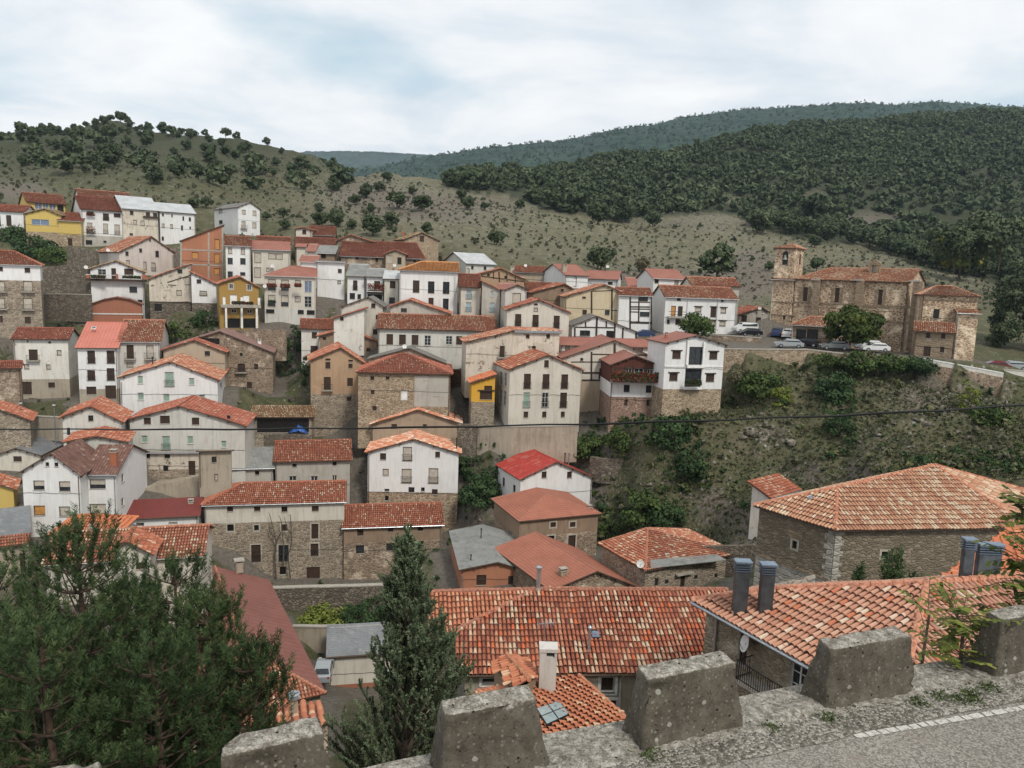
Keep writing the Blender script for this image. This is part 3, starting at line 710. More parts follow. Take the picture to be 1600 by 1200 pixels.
    if not nowall and S1 > 5 and rq.random() < .7:
        zc_ = zb + (min(prof[0][1], prof[-1][1]) - zb) * rq.uniform(.35, .7); g = MB(); g.tube([fr.w(OVS + (S1 - 2 * OVS) * q / 8, TW - .04, zc_ + (.12 if q % 2 else 0) * rq.random() - .02 * q) for q in range(9)], .022, G_['iron'], 4); g.build('facade_cable', root)
    FOOT.append((fr.w(S1 / 2, L / 2, 0), u, n, S1 / 2 - .2, L / 2 - .2, zb))
    if tmo: tmo(fr, root, prof, L, zb)
    return root, fr
def dish(root, c, r=.45, name='satellite_dish', to=None):
    g = MB(); c = np.asarray(c, float); d = -c.copy() if to is None else np.asarray(to, float); d[2] = abs(d[2]) * .2 + .3 * np.linalg.norm(d[:2]); d /= np.linalg.norm(d)
    a = np.cross(d, (0, 0, 1.)); a /= np.linalg.norm(a); b = np.cross(a, d); rings = []
    for k, (rr, h) in enumerate(((.02, -.0), (.5, .05), (1., .18))):
        rings.append([c + d * h * r * 1. + r * rr * (math.cos(t) * a + math.sin(t) * b) for t in np.linspace(0, 2*math.pi, 17)[:-1]])
    for i in range(2):
        for k in range(16):
            j = (k+1) % 16; g.face([rings[i][k], rings[i][j], rings[i+1][j], rings[i+1][k]], G_['dish'])
            g.face([rings[i+1][k] - d*.02, rings[i+1][j] - d*.02, rings[i][j] - d*.02, rings[i][k] - d*.02], G_['dish'])
    g.tube([c, c - np.array((0, 0, r * 1.6))], .03, G_['iron'], 5); g.tube([c + a*0 - b * r * .9, c + d * r * .8], .015, G_['iron'], 4)
    return g.build(name, root)
def H(name, label, bodies, cat='house', group=None):
    """one building: an Empty at its base that parents everything built by its bodies"""
    holder = []
    def mk(loc):
        if not holder: holder.append(thing(name, label, cat, loc, group))
        return holder[0]
    out = []
    for b in bodies:
        kw = dict(b); out.append(body(mk, **kw))
    return holder[0], out
def B(cr, d, a, kind, top, bot, wall, roof, W=(), **kw): return dict(cr=cr, d=d, a=a, kind=kind, top=top, bot=bot, wall=wall, roof=roof, W=W, **kw)
# ------------------------------------------------------------------ the houses, back rows first.  B(crop, distance m, yaw, kind, roof line, ground line, wall, roof, windows ...)
H('house', 'small white house with long brown shutter at the far left edge beside the yellow house', [
 B('A', 178, 12, 'E', [(-80, 262), (200, 272)], 510, 'white', 'tiled', [(52, 300, 95, 388, 'w'), (55, 435, 92, 478, 'd'), (-30, 300, 5, 388, 'w')], ry=213, bands=[(412, 'stone')])])
H('house', 'yellow house with blue windows and wooden loggia, gabled bay in front', [
 B('A', 186, 40, 'E', [(215, 187), (562, 192)], 560, 'yellow', 'tile', [(222, 192, 250, 245, 'B'), (290, 195, 350, 250, 'B'), (358, 200, 402, 245, 'B'), (410, 205, 465, 250, 'B'), (478, 205, 530, 275, 'k')], ry=125),
 B('A', 178, 10, 'G', [(190, 287), (368, 243), (515, 303)], 560, 'yellow', 'mossy', [(262, 335, 410, 382, 'B')], L=9, bands=[(440, 'stonel')]),
 B('A', 179, 10, 'M', [(470, 342), (682, 348)], 560, 'yellow', 'tiled', [(490, 362, 650, 410, 'd'), (565, 492, 603, 555, 'w'), (487, 487, 515, 540, 'd')], ry=275, bands=[(460, 'stonel')])])
H('house', 'white house with dark red flower balconies right of the yellow house', [
 B('A', 181, 36, 'E', [(665, 247), (1028, 268)], 560, 'white', 'tiled', [(725, 268, 780, 300, 'w'), (858, 285, 908, 345, 'wr'), (948, 285, 1005, 318, 'w'), (727, 362, 770, 450, 'sr'), (860, 370, 900, 455, 'sr'), (955, 378, 998, 465, 'sr'),
   (715, 508, 770, 545, 'k'), (862, 512, 888, 530, 'd')], ry=155, bands=[(472, 'grey')], S=[('l', 598, 250, 612, 270)])])
H('house', 'derelict grey-white house with a pale metal roof and stained peeling wall', [
 B('A', 185, 36, 'E', [(1010, 240), (1330, 262)], 540, 'old', 'whitem', [(1083, 262, 1112, 298), (1110, 338, 1140, 380, 's'), (1172, 345, 1205, 388, 's'), (1215, 275, 1250, 308), (1275, 282, 1310, 312), (1080, 450, 1108, 468)], ry=148,
   X=[(1195, 310, 1325, 322, .5, 'timber', 'ledge')])])
H('house', 'long white house with rows of small dark windows under a pale metal roof', [
 B('A', 191, 36, 'E', [(1322, 266), (1640, 312)], 560, 'white', 'whitem', [(1350, 285, 1366, 308), (1428, 292, 1440, 315), (1520, 310, 1535, 345), (1573, 318, 1592, 350), (1348, 370, 1372, 405, 's'), (1418, 375, 1442, 412, 's'),
   (1508, 385, 1525, 425), (1578, 395, 1592, 415), (1348, 478, 1366, 510)], ry=205)])
H('house', 'house behind the white ones, only its orange-red roof showing over the pale metal roof', [
 B('A', 199, 36, 'E', [(655, 148), (1110, 165)], 330, 'white', 'tilec', ry=100)])
H('house', 'pinkish plaster gabled house with small dark windows and long orange roof', [
 B('A', 161, 46, 'G', [(985, 607), (1265, 477), (1462, 612)], 800, 'pinkish', 'tilec', [(1045, 602, 1072, 638), (1160, 577, 1185, 610), (1295, 597, 1325, 650), (1243, 500, 1257, 520), (1050, 675, 1082, 712, 's'),
   (1195, 688, 1222, 755, 's'), (1262, 695, 1297, 765, 'sr')], L=13, C=[('d', 900, 612, 570, 30, -1)])])
H('house', 'white house with a long planted terrace under its gable, above a terracotta shed', [
 B('A', 147, 24, 'G', [(735, 748), (965, 678), (1210, 778)], 1150, 'white', 'mossy', [(815, 750, 885, 820, 'D'), (928, 742, 968, 830, 'w'), (1035, 745, 1112, 795, 'w'), (1078, 895, 1143, 945, 'd'), (1150, 1005, 1188, 1027, 'd')], L=9,
   X=[(715, 832, 1225, 850, 1.1, 'timber', 'terrace_slab'), (718, 798, 1220, 803, 1.05, 'frame', 'terrace_rail', .04), (718, 798, 745, 832, 1.05, 'brickc', 'terrace_pier', .3), (965, 790, 985, 832, 1.05, 'brickc', 'terrace_pier', .3), (1180, 798, 1222, 832, 1.05, 'brickc', 'terrace_pier', .3)], C=[('d', 715, 760, 708, 28, -.4)])])
H('shed', 'windowless terracotta-red shed with arched top under the white terrace house', [
 B('A', 142, 24, 'G', [(738, 1042), (860, 1000), (970, 982), (1080, 1000), (1196, 1045)], 1200, 'terracotta', 'flat', L=4, X=[(740, 1118, 1195, 1128, .1, 'frame', 'cornice', .12)])], 'shed')
H('apartment_house', 'tall stone house with white top floor and curtained balconies at the left edge', [
 B('A', 128, 30, 'E', [(-160, 703), (350, 717)], 1290, 'white', 'tile', [(-5, 730, 24, 765, 'w'), (205, 738, 252, 778, 'w'), (195, 850, 270, 935, 'sb'), (-20, 850, 40, 935, 'sb'), (195, 990, 270, 1085, 'sb'), (-20, 990, 40, 1080, 'sb'),
   (207, 1147, 257, 1205, 'w'), (0, 1140, 24, 1195, 'w')], ry=598, hips=(None, 95), bands=[(842, 'stone')])])
H('house', 'ruinous house of patched white and brown plaster beside the small white house', [
 B('A', 148, 22, 'G', [(1225, 835), (1390, 772), (1600, 702)], 1190, 'old', 'tile', [(1480, 752, 1520, 785), (1470, 925, 1515, 968, 's'), (1540, 815, 1585, 880, 's'), (1288, 1040, 1350, 1100, 'k')], L=10, bands=[(1020, 'rubble')],
   beams=[(1395, 860, 1590, 800, .2), (1400, 880, 1470, 885, .15), (1400, 1030, 1570, 1022, .2)])])
H('house', 'small plain white house with one-sided sloping roof left of the ochre balcony house', [
 B('B', 147, 20, 'G', [(190, 768), (310, 822), (428, 882)], 1080, 'white', 'tiled', [(252, 835, 290, 868), (277, 930, 338, 972, 'sr')], L=9, bands=[(1032, 'rubble')])])
H('house', 'ochre house with white pillared balcony and white windows', [
 B('B', 138, 24, 'G', [(425, 872), (612, 812), (785, 905)], 1245, 'ochre', 'tile', [(523, 875, 556, 915, 'Df'), (673, 882, 708, 925, 'Df'), (530, 962, 590, 1045, 'Wx'), (640, 967, 693, 1045, 'Wx'), (540, 1082, 585, 1115, 'D'), (672, 1085, 715, 1118, 'D'),
   (510, 1160, 612, 1240, 'k'), (642, 1160, 742, 1240, 'k')], L=9,
   X=[(458, 1048, 790, 1072, 1.3, 'concrete', 'balcony_slab'), (490, 1072, 506, 1243, 1.2, 'whitep', 'pillar', .3), (620, 1072, 637, 1243, 1.2, 'whitep', 'pillar', .3), (745, 1072, 762, 1243, 1.2, 'whitep', 'pillar', .3),
      (470, 985, 492, 1048, 1.25, 'whitep', 'pillar', .3), (618, 985, 640, 1048, 1.25, 'whitep', 'pillar', .3), (762, 990, 782, 1048, 1.25, 'whitep', 'pillar', .3)])])
H('house', 'orange brick house with bare concrete frame and ochre shutters', [
 B('B', 160, 22, 'G', [(105, 513), (290, 445), (485, 375)], 860, 'brick', 'flatg', [(403, 500, 443, 585, 'O'), (213, 608, 265, 662, 'O'), (400, 620, 445, 705, 'O'), (398, 742, 445, 795, 'o')], L=12,
   beams=[(352, 440, 352, 840, .35, 'concrete'), (468, 400, 470, 840, .35, 'concrete'), (122, 520, 122, 800, .35, 'concrete'), (125, 585, 470, 600, .28, 'concrete'), (125, 708, 470, 720, .28, 'concrete')])])
H('house', 'narrow white house with dark curly roof, right of the orange brick house', [
 B('B', 158, 18, 'E', [(478, 550), (712, 562)], 860, 'white', 'tilec', [(513, 568, 548, 622, 's'), (620, 570, 655, 628, 's'), (510, 655, 553, 708), (615, 658, 660, 710), (510, 768, 553, 820), (615, 775, 658, 803)], ry=475)])
H('house', 'cream house with shallow brown roof and satellite dish right of the narrow white house', [
 B('B', 160.5, 17, 'E', [(704, 582), (1036, 602)], 880, 'cream', 'flat', [(732, 612, 790, 695, 's'), (850, 617, 912, 665, 's'), (914, 620, 970, 668, 's'), (732, 735, 788, 818, 's'), (832, 738, 858, 770, 's')], ry=515, C=[('d', 885, 740, 705, 34, -.3)]),
 B('B', 170, 17, 'E', [(745, 522), (1045, 530)], 600, 'cream', 'tile', ry=478)])
H('house', 'large cream block with two rows of beige awnings and flower boxes', [
 B('B', 144, 14, 'E', [(800, 802), (1257, 824)], 1165, 'cream', 'flat', [(848, 832, 910, 922, 'sh'), (955, 838, 1020, 930, 'sh'), (1072, 842, 1120, 895, 'sh'), (1150, 848, 1212, 945, 'B'), (848, 964, 908, 1055, 'sh'), (955, 967, 1018, 1060, 'sh'),
   (1070, 974, 1118, 1022, 's'), (1150, 977, 1210, 1068, 'D'), (830, 1084, 900, 1118, 'k'), (1095, 1090, 1145, 1125, 'k'), (1170, 1092, 1235, 1130, 'k')], ry=722, hips=(1080, None), bands=[(1078, 'greywhite')], C=[('d', 820, 905, 878, 26, -.3)]),
 B('B', 150, 5, 'M', [(1098, 686), (1260, 692)], 780, 'white', 'flat', ry=628, C=[('c', 1238, 730, 690, 22, .3, 'white')])])
H('house', 'square white house standing alone on the slope above the village', [
 B('B', 205, 42, 'G', [(592, 232), (700, 188), (792, 252)], 470, 'white', 'greyb', [(628, 255, 660, 292, 's'), (718, 262, 750, 305, 's'), (625, 350, 660, 410, 'sb'), (715, 360, 750, 408, 's')], bk=385,
   S=[('l', 435, 240, 468, 282, 's'), ('l', 435, 342, 468, 372)])])
H('house', 'low ochre building with the uppermost red tiled roof, touching the hillside trees', [
 B('B', 184, 12, 'E', [(1180, 462), (1412, 470)], 520, 'brown', 'tile', ry=392), B('B', 182, 4, 'G', [(1065, 412), (1140, 400), (1215, 422)], 520, 'cream', 'tile', [(1132, 420, 1165, 458, 'w')], L=6)])
H('house', 'old house with stone gable and two-sided red roof at the end of the uppermost row', [
 B('C', 176, 6, 'G', [(25, 300), (150, 248), (350, 312)], 460, 'stoneb', 'tile', L=12)])
H('house', 'stone house with a row of dark red tiles behind the grey sheet lean-to', [
 B('B', 174, 14, 'E', [(1060, 560), (1415, 575)], 700, 'brown', 'tiled', [(1290, 618, 1330, 655, 'w')], ry=488),
 B('B', 170, 5, 'M', [(1245, 614), (1412, 620)], 700, 'brown', 'grey', [(1290, 622, 1330, 660, 'k')], ry=548)])
H('house', 'slim cream house with a flat reddish roof below the red roofed row', [
 B('B', 164, 6, 'E', [(1070, 562), (1165, 565)], 760, 'cream', 'flat', ry=535), B('B', 160, 6, 'M', [(1160, 600), (1246, 604)], 760, 'cream', 'flat', ry=535)])
H('house', 'long stone house with a great dark red roof and a gabled dormer', [
 B('C', 168, 9, 'E', [(55, 425), (775, 450)], 560, 'stoneb', 'tiled', [(190, 432, 212, 458, 'w'), (357, 440, 378, 478, 'w'), (672, 458, 695, 480, 'w')], ry=308, hips=(None, 695)),
 B('C', 166, 5, 'G', [(428, 408), (520, 373), (612, 412)], 560, 'beige', 'tiled', [(458, 422, 497, 485, 'sx'), (538, 438, 572, 495, 'k')], L=6, C=[('d', 515, 520, 490, 26, -.4)])])
H('house', 'light stone gabled house standing highest behind the dark red roofs', [
 B('C', 188, 26, 'G', [(590, 288), (745, 228), (897, 300)], 480, 'stonel', 'mossy', [(725, 258, 760, 308, 'w')], bk=503, C=[('c', 588, 245, 222, 18, 7., 'brickc')])])
H('house', 'beige house under a pale corrugated roof at the edge of the grassy hill', [
 B('C', 172, 32, 'E', [(1108, 487), (1368, 508)], 620, 'greywhite', 'whitem', [(1153, 508, 1173, 538), (1258, 512, 1280, 543), (1115, 530, 1140, 575, 's')], ry=405)])
H('house', 'big white house with golden tiled roof and tall black windows', [
 B('C', 140, 7, 'E', [(543, 543), (1057, 565)], 950, 'white', 'golden', [(667, 630, 722, 732, 'w'), (793, 638, 847, 737, 'd'), (917, 642, 972, 742, 'd'), (797, 775, 840, 838, 'w'), (917, 782, 965, 882, 'd')], ry=472, hips=(745, None),
   C=[('k', 795, 514, 502, 30, 3.), ('k', 935, 519, 507, 30, 3.), ('p', 560, 900, 570, 3, 0., 'gutter'), ('p', 1022, 920, 590, 3, 0., 'gutter')])])
H('house', 'white house with iron balcony and grey sheet roofs left of the golden roofed house', [
 B('C', 150, 5, 'M', [(-150, 470), (108, 480)], 760, 'white', 'greyb', [(42, 535, 75, 568, 'w'), (38, 632, 68, 658, 's'), (-130, 800, -120, 820)], ry=466),
 B('C', 148, 5, 'M', [(106, 592), (280, 598)], 800, 'white', 'grey', [(168, 630, 205, 712, 'wr'), (140, 735, 185, 785, 'k'), (205, 745, 235, 785, 'k')], ry=488),
 B('C', 147, 5, 'M', [(270, 596), (440, 602)], 820, 'white', 'grey', [(345, 635, 395, 700, 'w'), (290, 745, 410, 800, 'k')], ry=525, X=[(285, 728, 430, 740, 1.2, 'timber', 'balcony_slab')]),
 B('C', 146, 5, 'M', [(415, 614), (556, 622)], 900, 'cream', 'whitem', [(475, 635, 522, 695, 'w'), (470, 772, 518, 822, 'd')], ry=545)])
H('house', 'narrow cream house with pale blue shutters right of the golden roofed house', [
 B('C', 139, 5, 'E', [(1046, 683), (1240, 692)], 950, 'cream', 'tiled', [(1112, 700, 1157, 785, 'cr'), (1108, 812, 1153, 890, 'cr')], ry=578)])
H('house', 'brown timber-framed brick gable with red roof behind the narrow cream house', [
 B('C', 154, 5, 'G', [(1130, 598), (1400, 527), (1610, 622)], 720, 'tan', 'tile', [(1285, 575, 1308, 600, 'w'), (1430, 592, 1455, 622, 'w')], L=10, beams=[(1240, 595, 1590, 640, .2), (1340, 560, 1340, 620, .2), (1385, 560, 1390, 680, .25), (1450, 570, 1452, 640, .2), (1520, 600, 1522, 650, .2)]),
 B('C', 146, 4, 'M', [(1375, 705), (1560, 712)], 760, 'greywhite', 'flat', ry=650)])
H('house', 'tall grey rendered house with slanting roof and two pale blue shutters', [
 B('C', 137, 4, 'G', [(1232, 632), (1320, 672), (1410, 718)], 1050, 'grey', 'tiled', [(1315, 718, 1338, 765, 'c'), (1308, 815, 1345, 895, 'cr'), (1265, 920, 1280, 945, 'k')], L=10, bands=[(915, 'cement')])])
H('house', 'small white gable with one big square brown shutter beside the grey rendered house', [
 B('D', 134, 14, 'G', [(42, 387), (155, 343), (248, 387)], 640, 'greywhite', 'flat', [(110, 415, 182, 500, 's')], bk=-10)])
H('house', 'low house with short orange roof and a white end at the upper hill edge', [
 B('D', 178, -8, 'E', [(110, 240), (378, 245)], 330, 'beige', 'tile', ry=192, C=[('c', 110, 225, 195, 30, 1, 'grey'), ('d', 220, 200, 172, 26, 3)])])
H('house', 'white house with flat brick-red roof and a chimney, left of the wide low white house', [
 B('D', 168, 26, 'E', [(548, 264), (758, 270)], 380, 'white', 'flat', [(712, 288, 738, 330, 's'), (620, 280, 645, 360, 'W')], ry=180, C=[('c', 550, 235, 185, 32, 1.5, 'cement')])])
H('house', 'wide low white house with flat brick-red roofs at the foot of the hill', [
 B('D', 172, -12, 'E', [(700, 293), (1000, 297)], 380, 'white', 'flat', [(905, 322, 945, 345, 'w')], ry=228, C=[('d', 905, 215, 175, 24, 4)])])
H('shed', 'small shed with plain brick-red roof between two white houses', [
 B('D', 168, 2, 'M', [(1075, 368), (1205, 370)], 430, 'cream', 'flat', ry=282)], 'shed')
H('house', 'tall white house with brown windows and flat red roof on its top floor', [
 B('D', 158, 12, 'E', [(1282, 292), (1562, 300)], 780, 'white', 'flat', [(1295, 294, 1330, 333, 'w'), (1460, 305, 1495, 342, 's'), (1508, 305, 1545, 343, 'w'), (1293, 402, 1328, 442, 'w'), (1285, 515, 1318, 558, 'w'), (1280, 628, 1310, 672, 'w')], ry=218)])
H('house', 'cream house with mottled red roof behind the long white house with the balcony', [
 B('E', 150, 3, 'E', [(425, 348), (850, 357)], 740, 'cream', 'tilec', ry=287)])
H('house', 'long white house with orange and brown balcony doors next to the church square', [
 B('E', 141, 4, 'E', [(205, 448), (830, 464)], 748, 'white', 'tilec', [(308, 455, 342, 480, 'w'), (258, 522, 298, 608, 'O'), (315, 525, 355, 608, 'w'), (458, 530, 512, 572, 'sl'), (588, 532, 635, 615, 'wl'), (672, 538, 718, 582, 'sl'),
   (675, 463, 698, 490, 'd'), (448, 640, 505, 680, 'sl'), (576, 645, 628, 690, 'sl'), (662, 647, 713, 690, 'sl'), (225, 635, 248, 672, 'w'), (295, 632, 335, 680, 'w')], ry=362,
   X=[(238, 612, 390, 625, .9, 'concrete', 'balcony_slab'), (240, 570, 388, 574, .85, 'iron', 'balcony_rail', .04), (240, 592, 388, 595, .85, 'iron', 'balcony_rail', .04)], C=[('p', 650, 735, 470, 3, .3, 'gutter'), ('p', 398, 640, 460, 3, .3, 'gutter')])])
H('parish_house', 'low beige house with two round dark windows beside the church tower', [
 B('E', 156, 6, 'G', [(822, 598), (1020, 533), (1085, 572)], 760, 'grey', 'tiled', [(845, 600, 890, 655, 'w'), (965, 618, 1008, 665, 'w'), (945, 680, 990, 745, 'k'), (1020, 700, 1050, 750, 'w')], L=8, C=[('d', 1000, 560, 525, 26, -.3)])])
H('house', 'brown plastered house with a slanting orange roof behind the ochre timbered gable', [
 B('D', 150, 8, 'G', [(262, 412), (545, 337), (622, 380)], 600, 'brown', 'tile', [(513, 382, 537, 408, 'w')], L=10), B('D', 156, 8, 'M', [(225, 385), (470, 350)], 520, 'brown', 'tile', ry=325)])
H('house', 'wide beige and ochre gabled house with thin dark timbers and a shallow old roof', [
 B('D', 140, 2, 'G', [(538, 447), (885, 345), (1118, 445)], 700, 'timberwall', 'tilec', [(692, 445, 722, 462, 'w'), (693, 555, 730, 595, 'w'), (880, 557, 920, 598, 'd'), (988, 570, 1033, 645, 'dr')], L=11,
   beams=[(770, 400, 770, 585, .3), (940, 385, 938, 640, .3), (1087, 445, 1085, 655, .3), (780, 400, 940, 395, .15), (945, 560, 1080, 565, .12)])])
H('house', 'narrow white half-timbered house with a dark open ground floor and red roof', [
 B('D', 139, 2, 'E', [(990, 432), (1288, 440)], 778, 'white', 'tile', [(1165, 447, 1240, 485, 'd'), (1172, 572, 1252, 612, 'd'), (1105, 675, 1262, 768, 'k')], ry=372,
   beams=[(1092, 450, 1090, 770, .3), (1165, 450, 1162, 660, .25), (1268, 450, 1268, 770, .3), (1090, 490, 1270, 492, .2), (1090, 530, 1270, 532, .25), (1090, 548, 1270, 550, .2), (1090, 572, 1170, 574, .2), (1090, 660, 1275, 665, .4)])])
H('house', 'beige gabled house with three tall brown balcony windows and a small arched attic window', [
 B('D', 127, 5, 'G', [(52, 556), (335, 468), (603, 582)], 800, 'cream', 'tiled', [(132, 590, 183, 693, 'wr'), (277, 597, 328, 703, 'wr'), (453, 604, 503, 710, 'wr'), (288, 537, 323, 568, 's'), (290, 502, 322, 517, 'k')], L=10)])
H('house', 'white half-timbered gable with black beams and grey roof in the middle of the village', [
 B('D', 132, 4, 'G', [(598, 688), (815, 603), (1158, 738)], 815, 'white', 'greyb', [(672, 727, 757, 773, 'd'), (892, 730, 955, 790, 'k')], L=9,
   beams=[(630, 700, 630, 790, .3), (720, 655, 720, 700, .25), (815, 620, 808, 795, .35), (893, 650, 893, 698, .25), (965, 675, 960, 795, .3), (1032, 705, 1028, 795, .3), (1140, 740, 1140, 800, .3), (635, 700, 960, 705, .22), (635, 788, 960, 795, .3)])])
H('house', 'long white house with a row of tall dark windows under a clean red roof', [
 B('C', 127, 8, 'E', [(362, 1030), (1372, 1055)], 1290, 'greywhite', 'tilec', [(447, 1077, 502, 1165, 'w'), (552, 1082, 608, 1168, 'w'), (657, 1085, 713, 1168, 'w'), (763, 1089, 817, 1172, 'D'), (942, 1094, 995, 1165, 'D'), (1028, 1095, 1078, 1165, 'w'), (1150, 1100, 1200, 1130, 'w'), (1130, 1300, 1280, 1340, 'k')], ry=918)])
H('house', 'cream stepped house with a grey roof slope above the long white house', [
 B('C', 134, 4, 'G', [(50, 852), (295, 765), (430, 850)], 1110, 'cream', 'greyb', [(320, 822, 355, 860, 'w'), (188, 940, 222, 970, 's'), (357, 917, 392, 955, 'w'), (335, 1037, 372, 1080, 'w')], L=8),
 B('C', 131, 4, 'G', [(-10, 950), (275, 862)], 1110, 'oldwhite', 'tiled', [(60, 935, 90, 965, 'w')], L=3)])
H('house', 'low grey-beige gable with a wide red roof tucked behind the long white house', [
 B('C', 133, 4, 'G', [(462, 852), (640, 790), (985, 912)], 960, 'grey', 'tile', [(567, 862, 617, 895, 'd')], L=8)])
H('house', 'old white house with climbing plant and short orange roof above the stone yard', [
 B('C2', 136, 14, 'E', [(42, 178), (498, 186)], 560, 'oldwhite', 'tile', [(145, 208, 188, 258, 'w'), (135, 322, 195, 400, 'wr')], ry=100)])
H('house', 'brownish rendered house with a grey and red roof behind the tan house', [
 B('C2', 131, 8, 'G', [(185, 243), (440, 180), (703, 293)], 420, 'brown', 'tile', [(235, 248, 265, 275, 'w'), (438, 245, 460, 282, 'd'), (600, 340, 632, 372, 'd')], L=8)])
H('house', 'peeling cream house with a tiled left slope and a long white gutter', [
 B('D2', 117, 10, 'G', [(138, 293), (560, 190), (952, 205)], 600, 'old', 'tilec', [(650, 225, 680, 260, 'w'), (820, 225, 850, 260, 'w'), (700, 324, 732, 362, 'k'), (430, 322, 472, 415, 'wb')], L=7,
   X=[(556, 197, 952, 215, .45, 'metal', 'gutter', .14)])])
H('house', 'small golden-yellow house with orange roof wedged left of the tall cream house', [
 B('D2', 112, 8, 'G', [(182, 632), (295, 595), (415, 560)], 940, 'gold', 'orangep', [(265, 700, 368, 770, 'w'), (302, 655, 368, 690, 'w')], L=5, bands=[(790, 'stone')],
   X=[(250, 690, 390, 700, .15, 'timber', 'lintel')])])
H('house', 'tall cream house with three columns of brown balcony windows, one green shuttered', [
 B('D2', 110, 16, 'G', [(505, 522), (838, 395), (1135, 527)], 985, 'cream', 'tile', [(632, 555, 690, 680, 'wr'), (788, 558, 845, 680, 'wr'), (943, 560, 1000, 680, 'wr'), (627, 710, 683, 838, 'gr'), (783, 712, 837, 836, 'Dr'), (934, 712, 990, 838, 'wr'),
   (630, 870, 668, 920, 'w'), (785, 870, 820, 918, 'w'), (940, 870, 973, 916, 'w'), (802, 442, 840, 503, 'w')], bk=382, S=[('l', 430, 535, 452, 650, 'D'), ('l', 468, 545, 490, 660, 'D'), ('l', 425, 690, 448, 800, 'D'), ('l', 460, 695, 485, 820, 'D')])])
H('house', 'beige half-timbered gabled house with brick-red roof on a stone base', [
 B('D', 116, 5, 'G', [(515, 958), (965, 806), (1345, 968)], 1365, 'cream', 'flat', [(1025, 890, 1060, 930, 'w'), (675, 957, 700, 980, 'd'), (833, 1042, 880, 1135, 'dr'), (848, 1165, 858, 1205, 'k')], L=11, bands=[(1145, 'beige')],
   beams=[(962, 835, 962, 990, .35), (770, 905, 768, 1140, .28), (780, 925, 1290, 935, .18), (600, 990, 1250, 990, .15), (690, 1078, 925, 1080, .2), (690, 1142, 935, 1142, .25)]),
 B('D', 122, 5, 'E', [(500, 847), (1262, 857)], 960, 'white', 'flat', [(548, 858, 590, 905, 's'), (1160, 868, 1198, 900, 's')], ry=790)])
H('house', 'house with dark red wooden flower gallery over white and pink stone', [
 B('E2', 109, 5, 'G', [(283, 372), (495, 293), (748, 392)], 865, 'wood', 'flat', [(415, 405, 465, 448, 'D'), (485, 405, 565, 455, 'D'), (595, 410, 640, 452, 'D'), (398, 540, 447, 600, 'd'), (582, 545, 630, 605, 'd'), (402, 662, 430, 715, 'w'), (587, 667, 612, 718, 'w')],
   L=9, bands=[(528, 'white'), (643, 'stonep')], X=[(300, 508, 712, 528, 1.0, 'concrete', 'balcony_slab'), (300, 450, 712, 455, .95, 'wood', 'balcony_rail', .05)],
   beams=[(330, 395, 330, 505, .2), (410, 380, 410, 505, .2), (475, 350, 475, 505, .2), (575, 370, 575, 505, .2), (650, 395, 650, 505, .2), (330, 400, 690, 405, .2)])])
H('house', 'white house with two dark glazed bays on a brown stone base at the gorge edge', [
 B('E2', 106, 14, 'G', [(742, 190), (1010, 125), (1268, 207)], 775, 'white', 'flat', [(803, 258, 873, 320, 'wl'), (1112, 264, 1178, 325, 'wl'), (778, 442, 847, 505, 'wl'), (1083, 450, 1152, 513, 'wl'), (942, 224, 1058, 375, 'd'), (908, 408, 1045, 560, 'd')],
   bk=577, bands=[(576, 'stonel')], X=[(928, 376, 1072, 400, .35, 'whitep', 'bay_sill'), (900, 562, 1050, 580, .5, 'whitep', 'bay_sill'), (742, 384, 1230, 392, .08, 'whitep', 'string_course', .1), (925, 175, 940, 376, .3, 'whitep', 'bay_pier', .3), (1060, 185, 1075, 378, .3, 'whitep', 'bay_pier', .3)],
   C=[('c', 758, 160, 115, 20, 3, 'brickc')])])
H('house', 'white house with iron balcony, dark tiled roof and stained beige ground floor', [
 B('A2', 120, 18, 'E', [(85, 266), (578, 276)], 760, 'oldwhite', 'tiled', [(240, 352, 315, 440, 'wb'), (473, 357, 513, 400, 's'), (200, 474, 243, 515, 's'), (385, 477, 420, 518, 's'), (222, 278, 238, 290, 'k'), (402, 285, 425, 300, 'k'), (168, 622, 265, 728, 'w'), (402, 627, 458, 672, 'w')], ry=172, bands=[(600, 'cement')])])
H('house', 'white house with four black balcony doors and a plain salmon-pink roof', [
 B('A2', 116, 17, 'E', [(620, 338), (988, 338)], 790, 'white', 'pink', [(728, 362, 793, 470, 'wr'), (890, 362, 955, 470, 'wr'), (728, 525, 793, 612, 'wr'), (890, 508, 955, 612, 'wr'), (720, 662, 803, 727, 'w'), (878, 652, 968, 765, 'w')], ry=122, bands=[(682, 'cement')],
   C=[('k', 778, 182, 155, 40, 4.5)])])
H('house', 'white house with mottled roof and an open skylight, joined right of the pink roofed house', [
 B('A2', 119.6, 19, 'E', [(972, 288), (1345, 295)], 790, 'greywhite', 'tilec', [(1055, 314, 1115, 428, 'wb'), (1220, 314, 1280, 428, 'sb'), (1055, 460, 1112, 500, 's')], ry=106, C=[('k', 1190, 190, 150, 50, 5)])])
H('stone_barn', 'windowless brown stone barn with ribbed dark roof at the left edge', [
 B('A2', 108, 30, 'E', [(-150, 515), (188, 513)], 900, 'stoneb', 'tiled', ry=450)], 'barn')
H('shed', 'low stone shed with slanting orange roof at the left edge below the stone barn', [
 B('A2', 100, 26, 'G', [(-90, 828), (90, 880), (268, 945)], 1050, 'stone', 'tile', L=6)], 'shed')
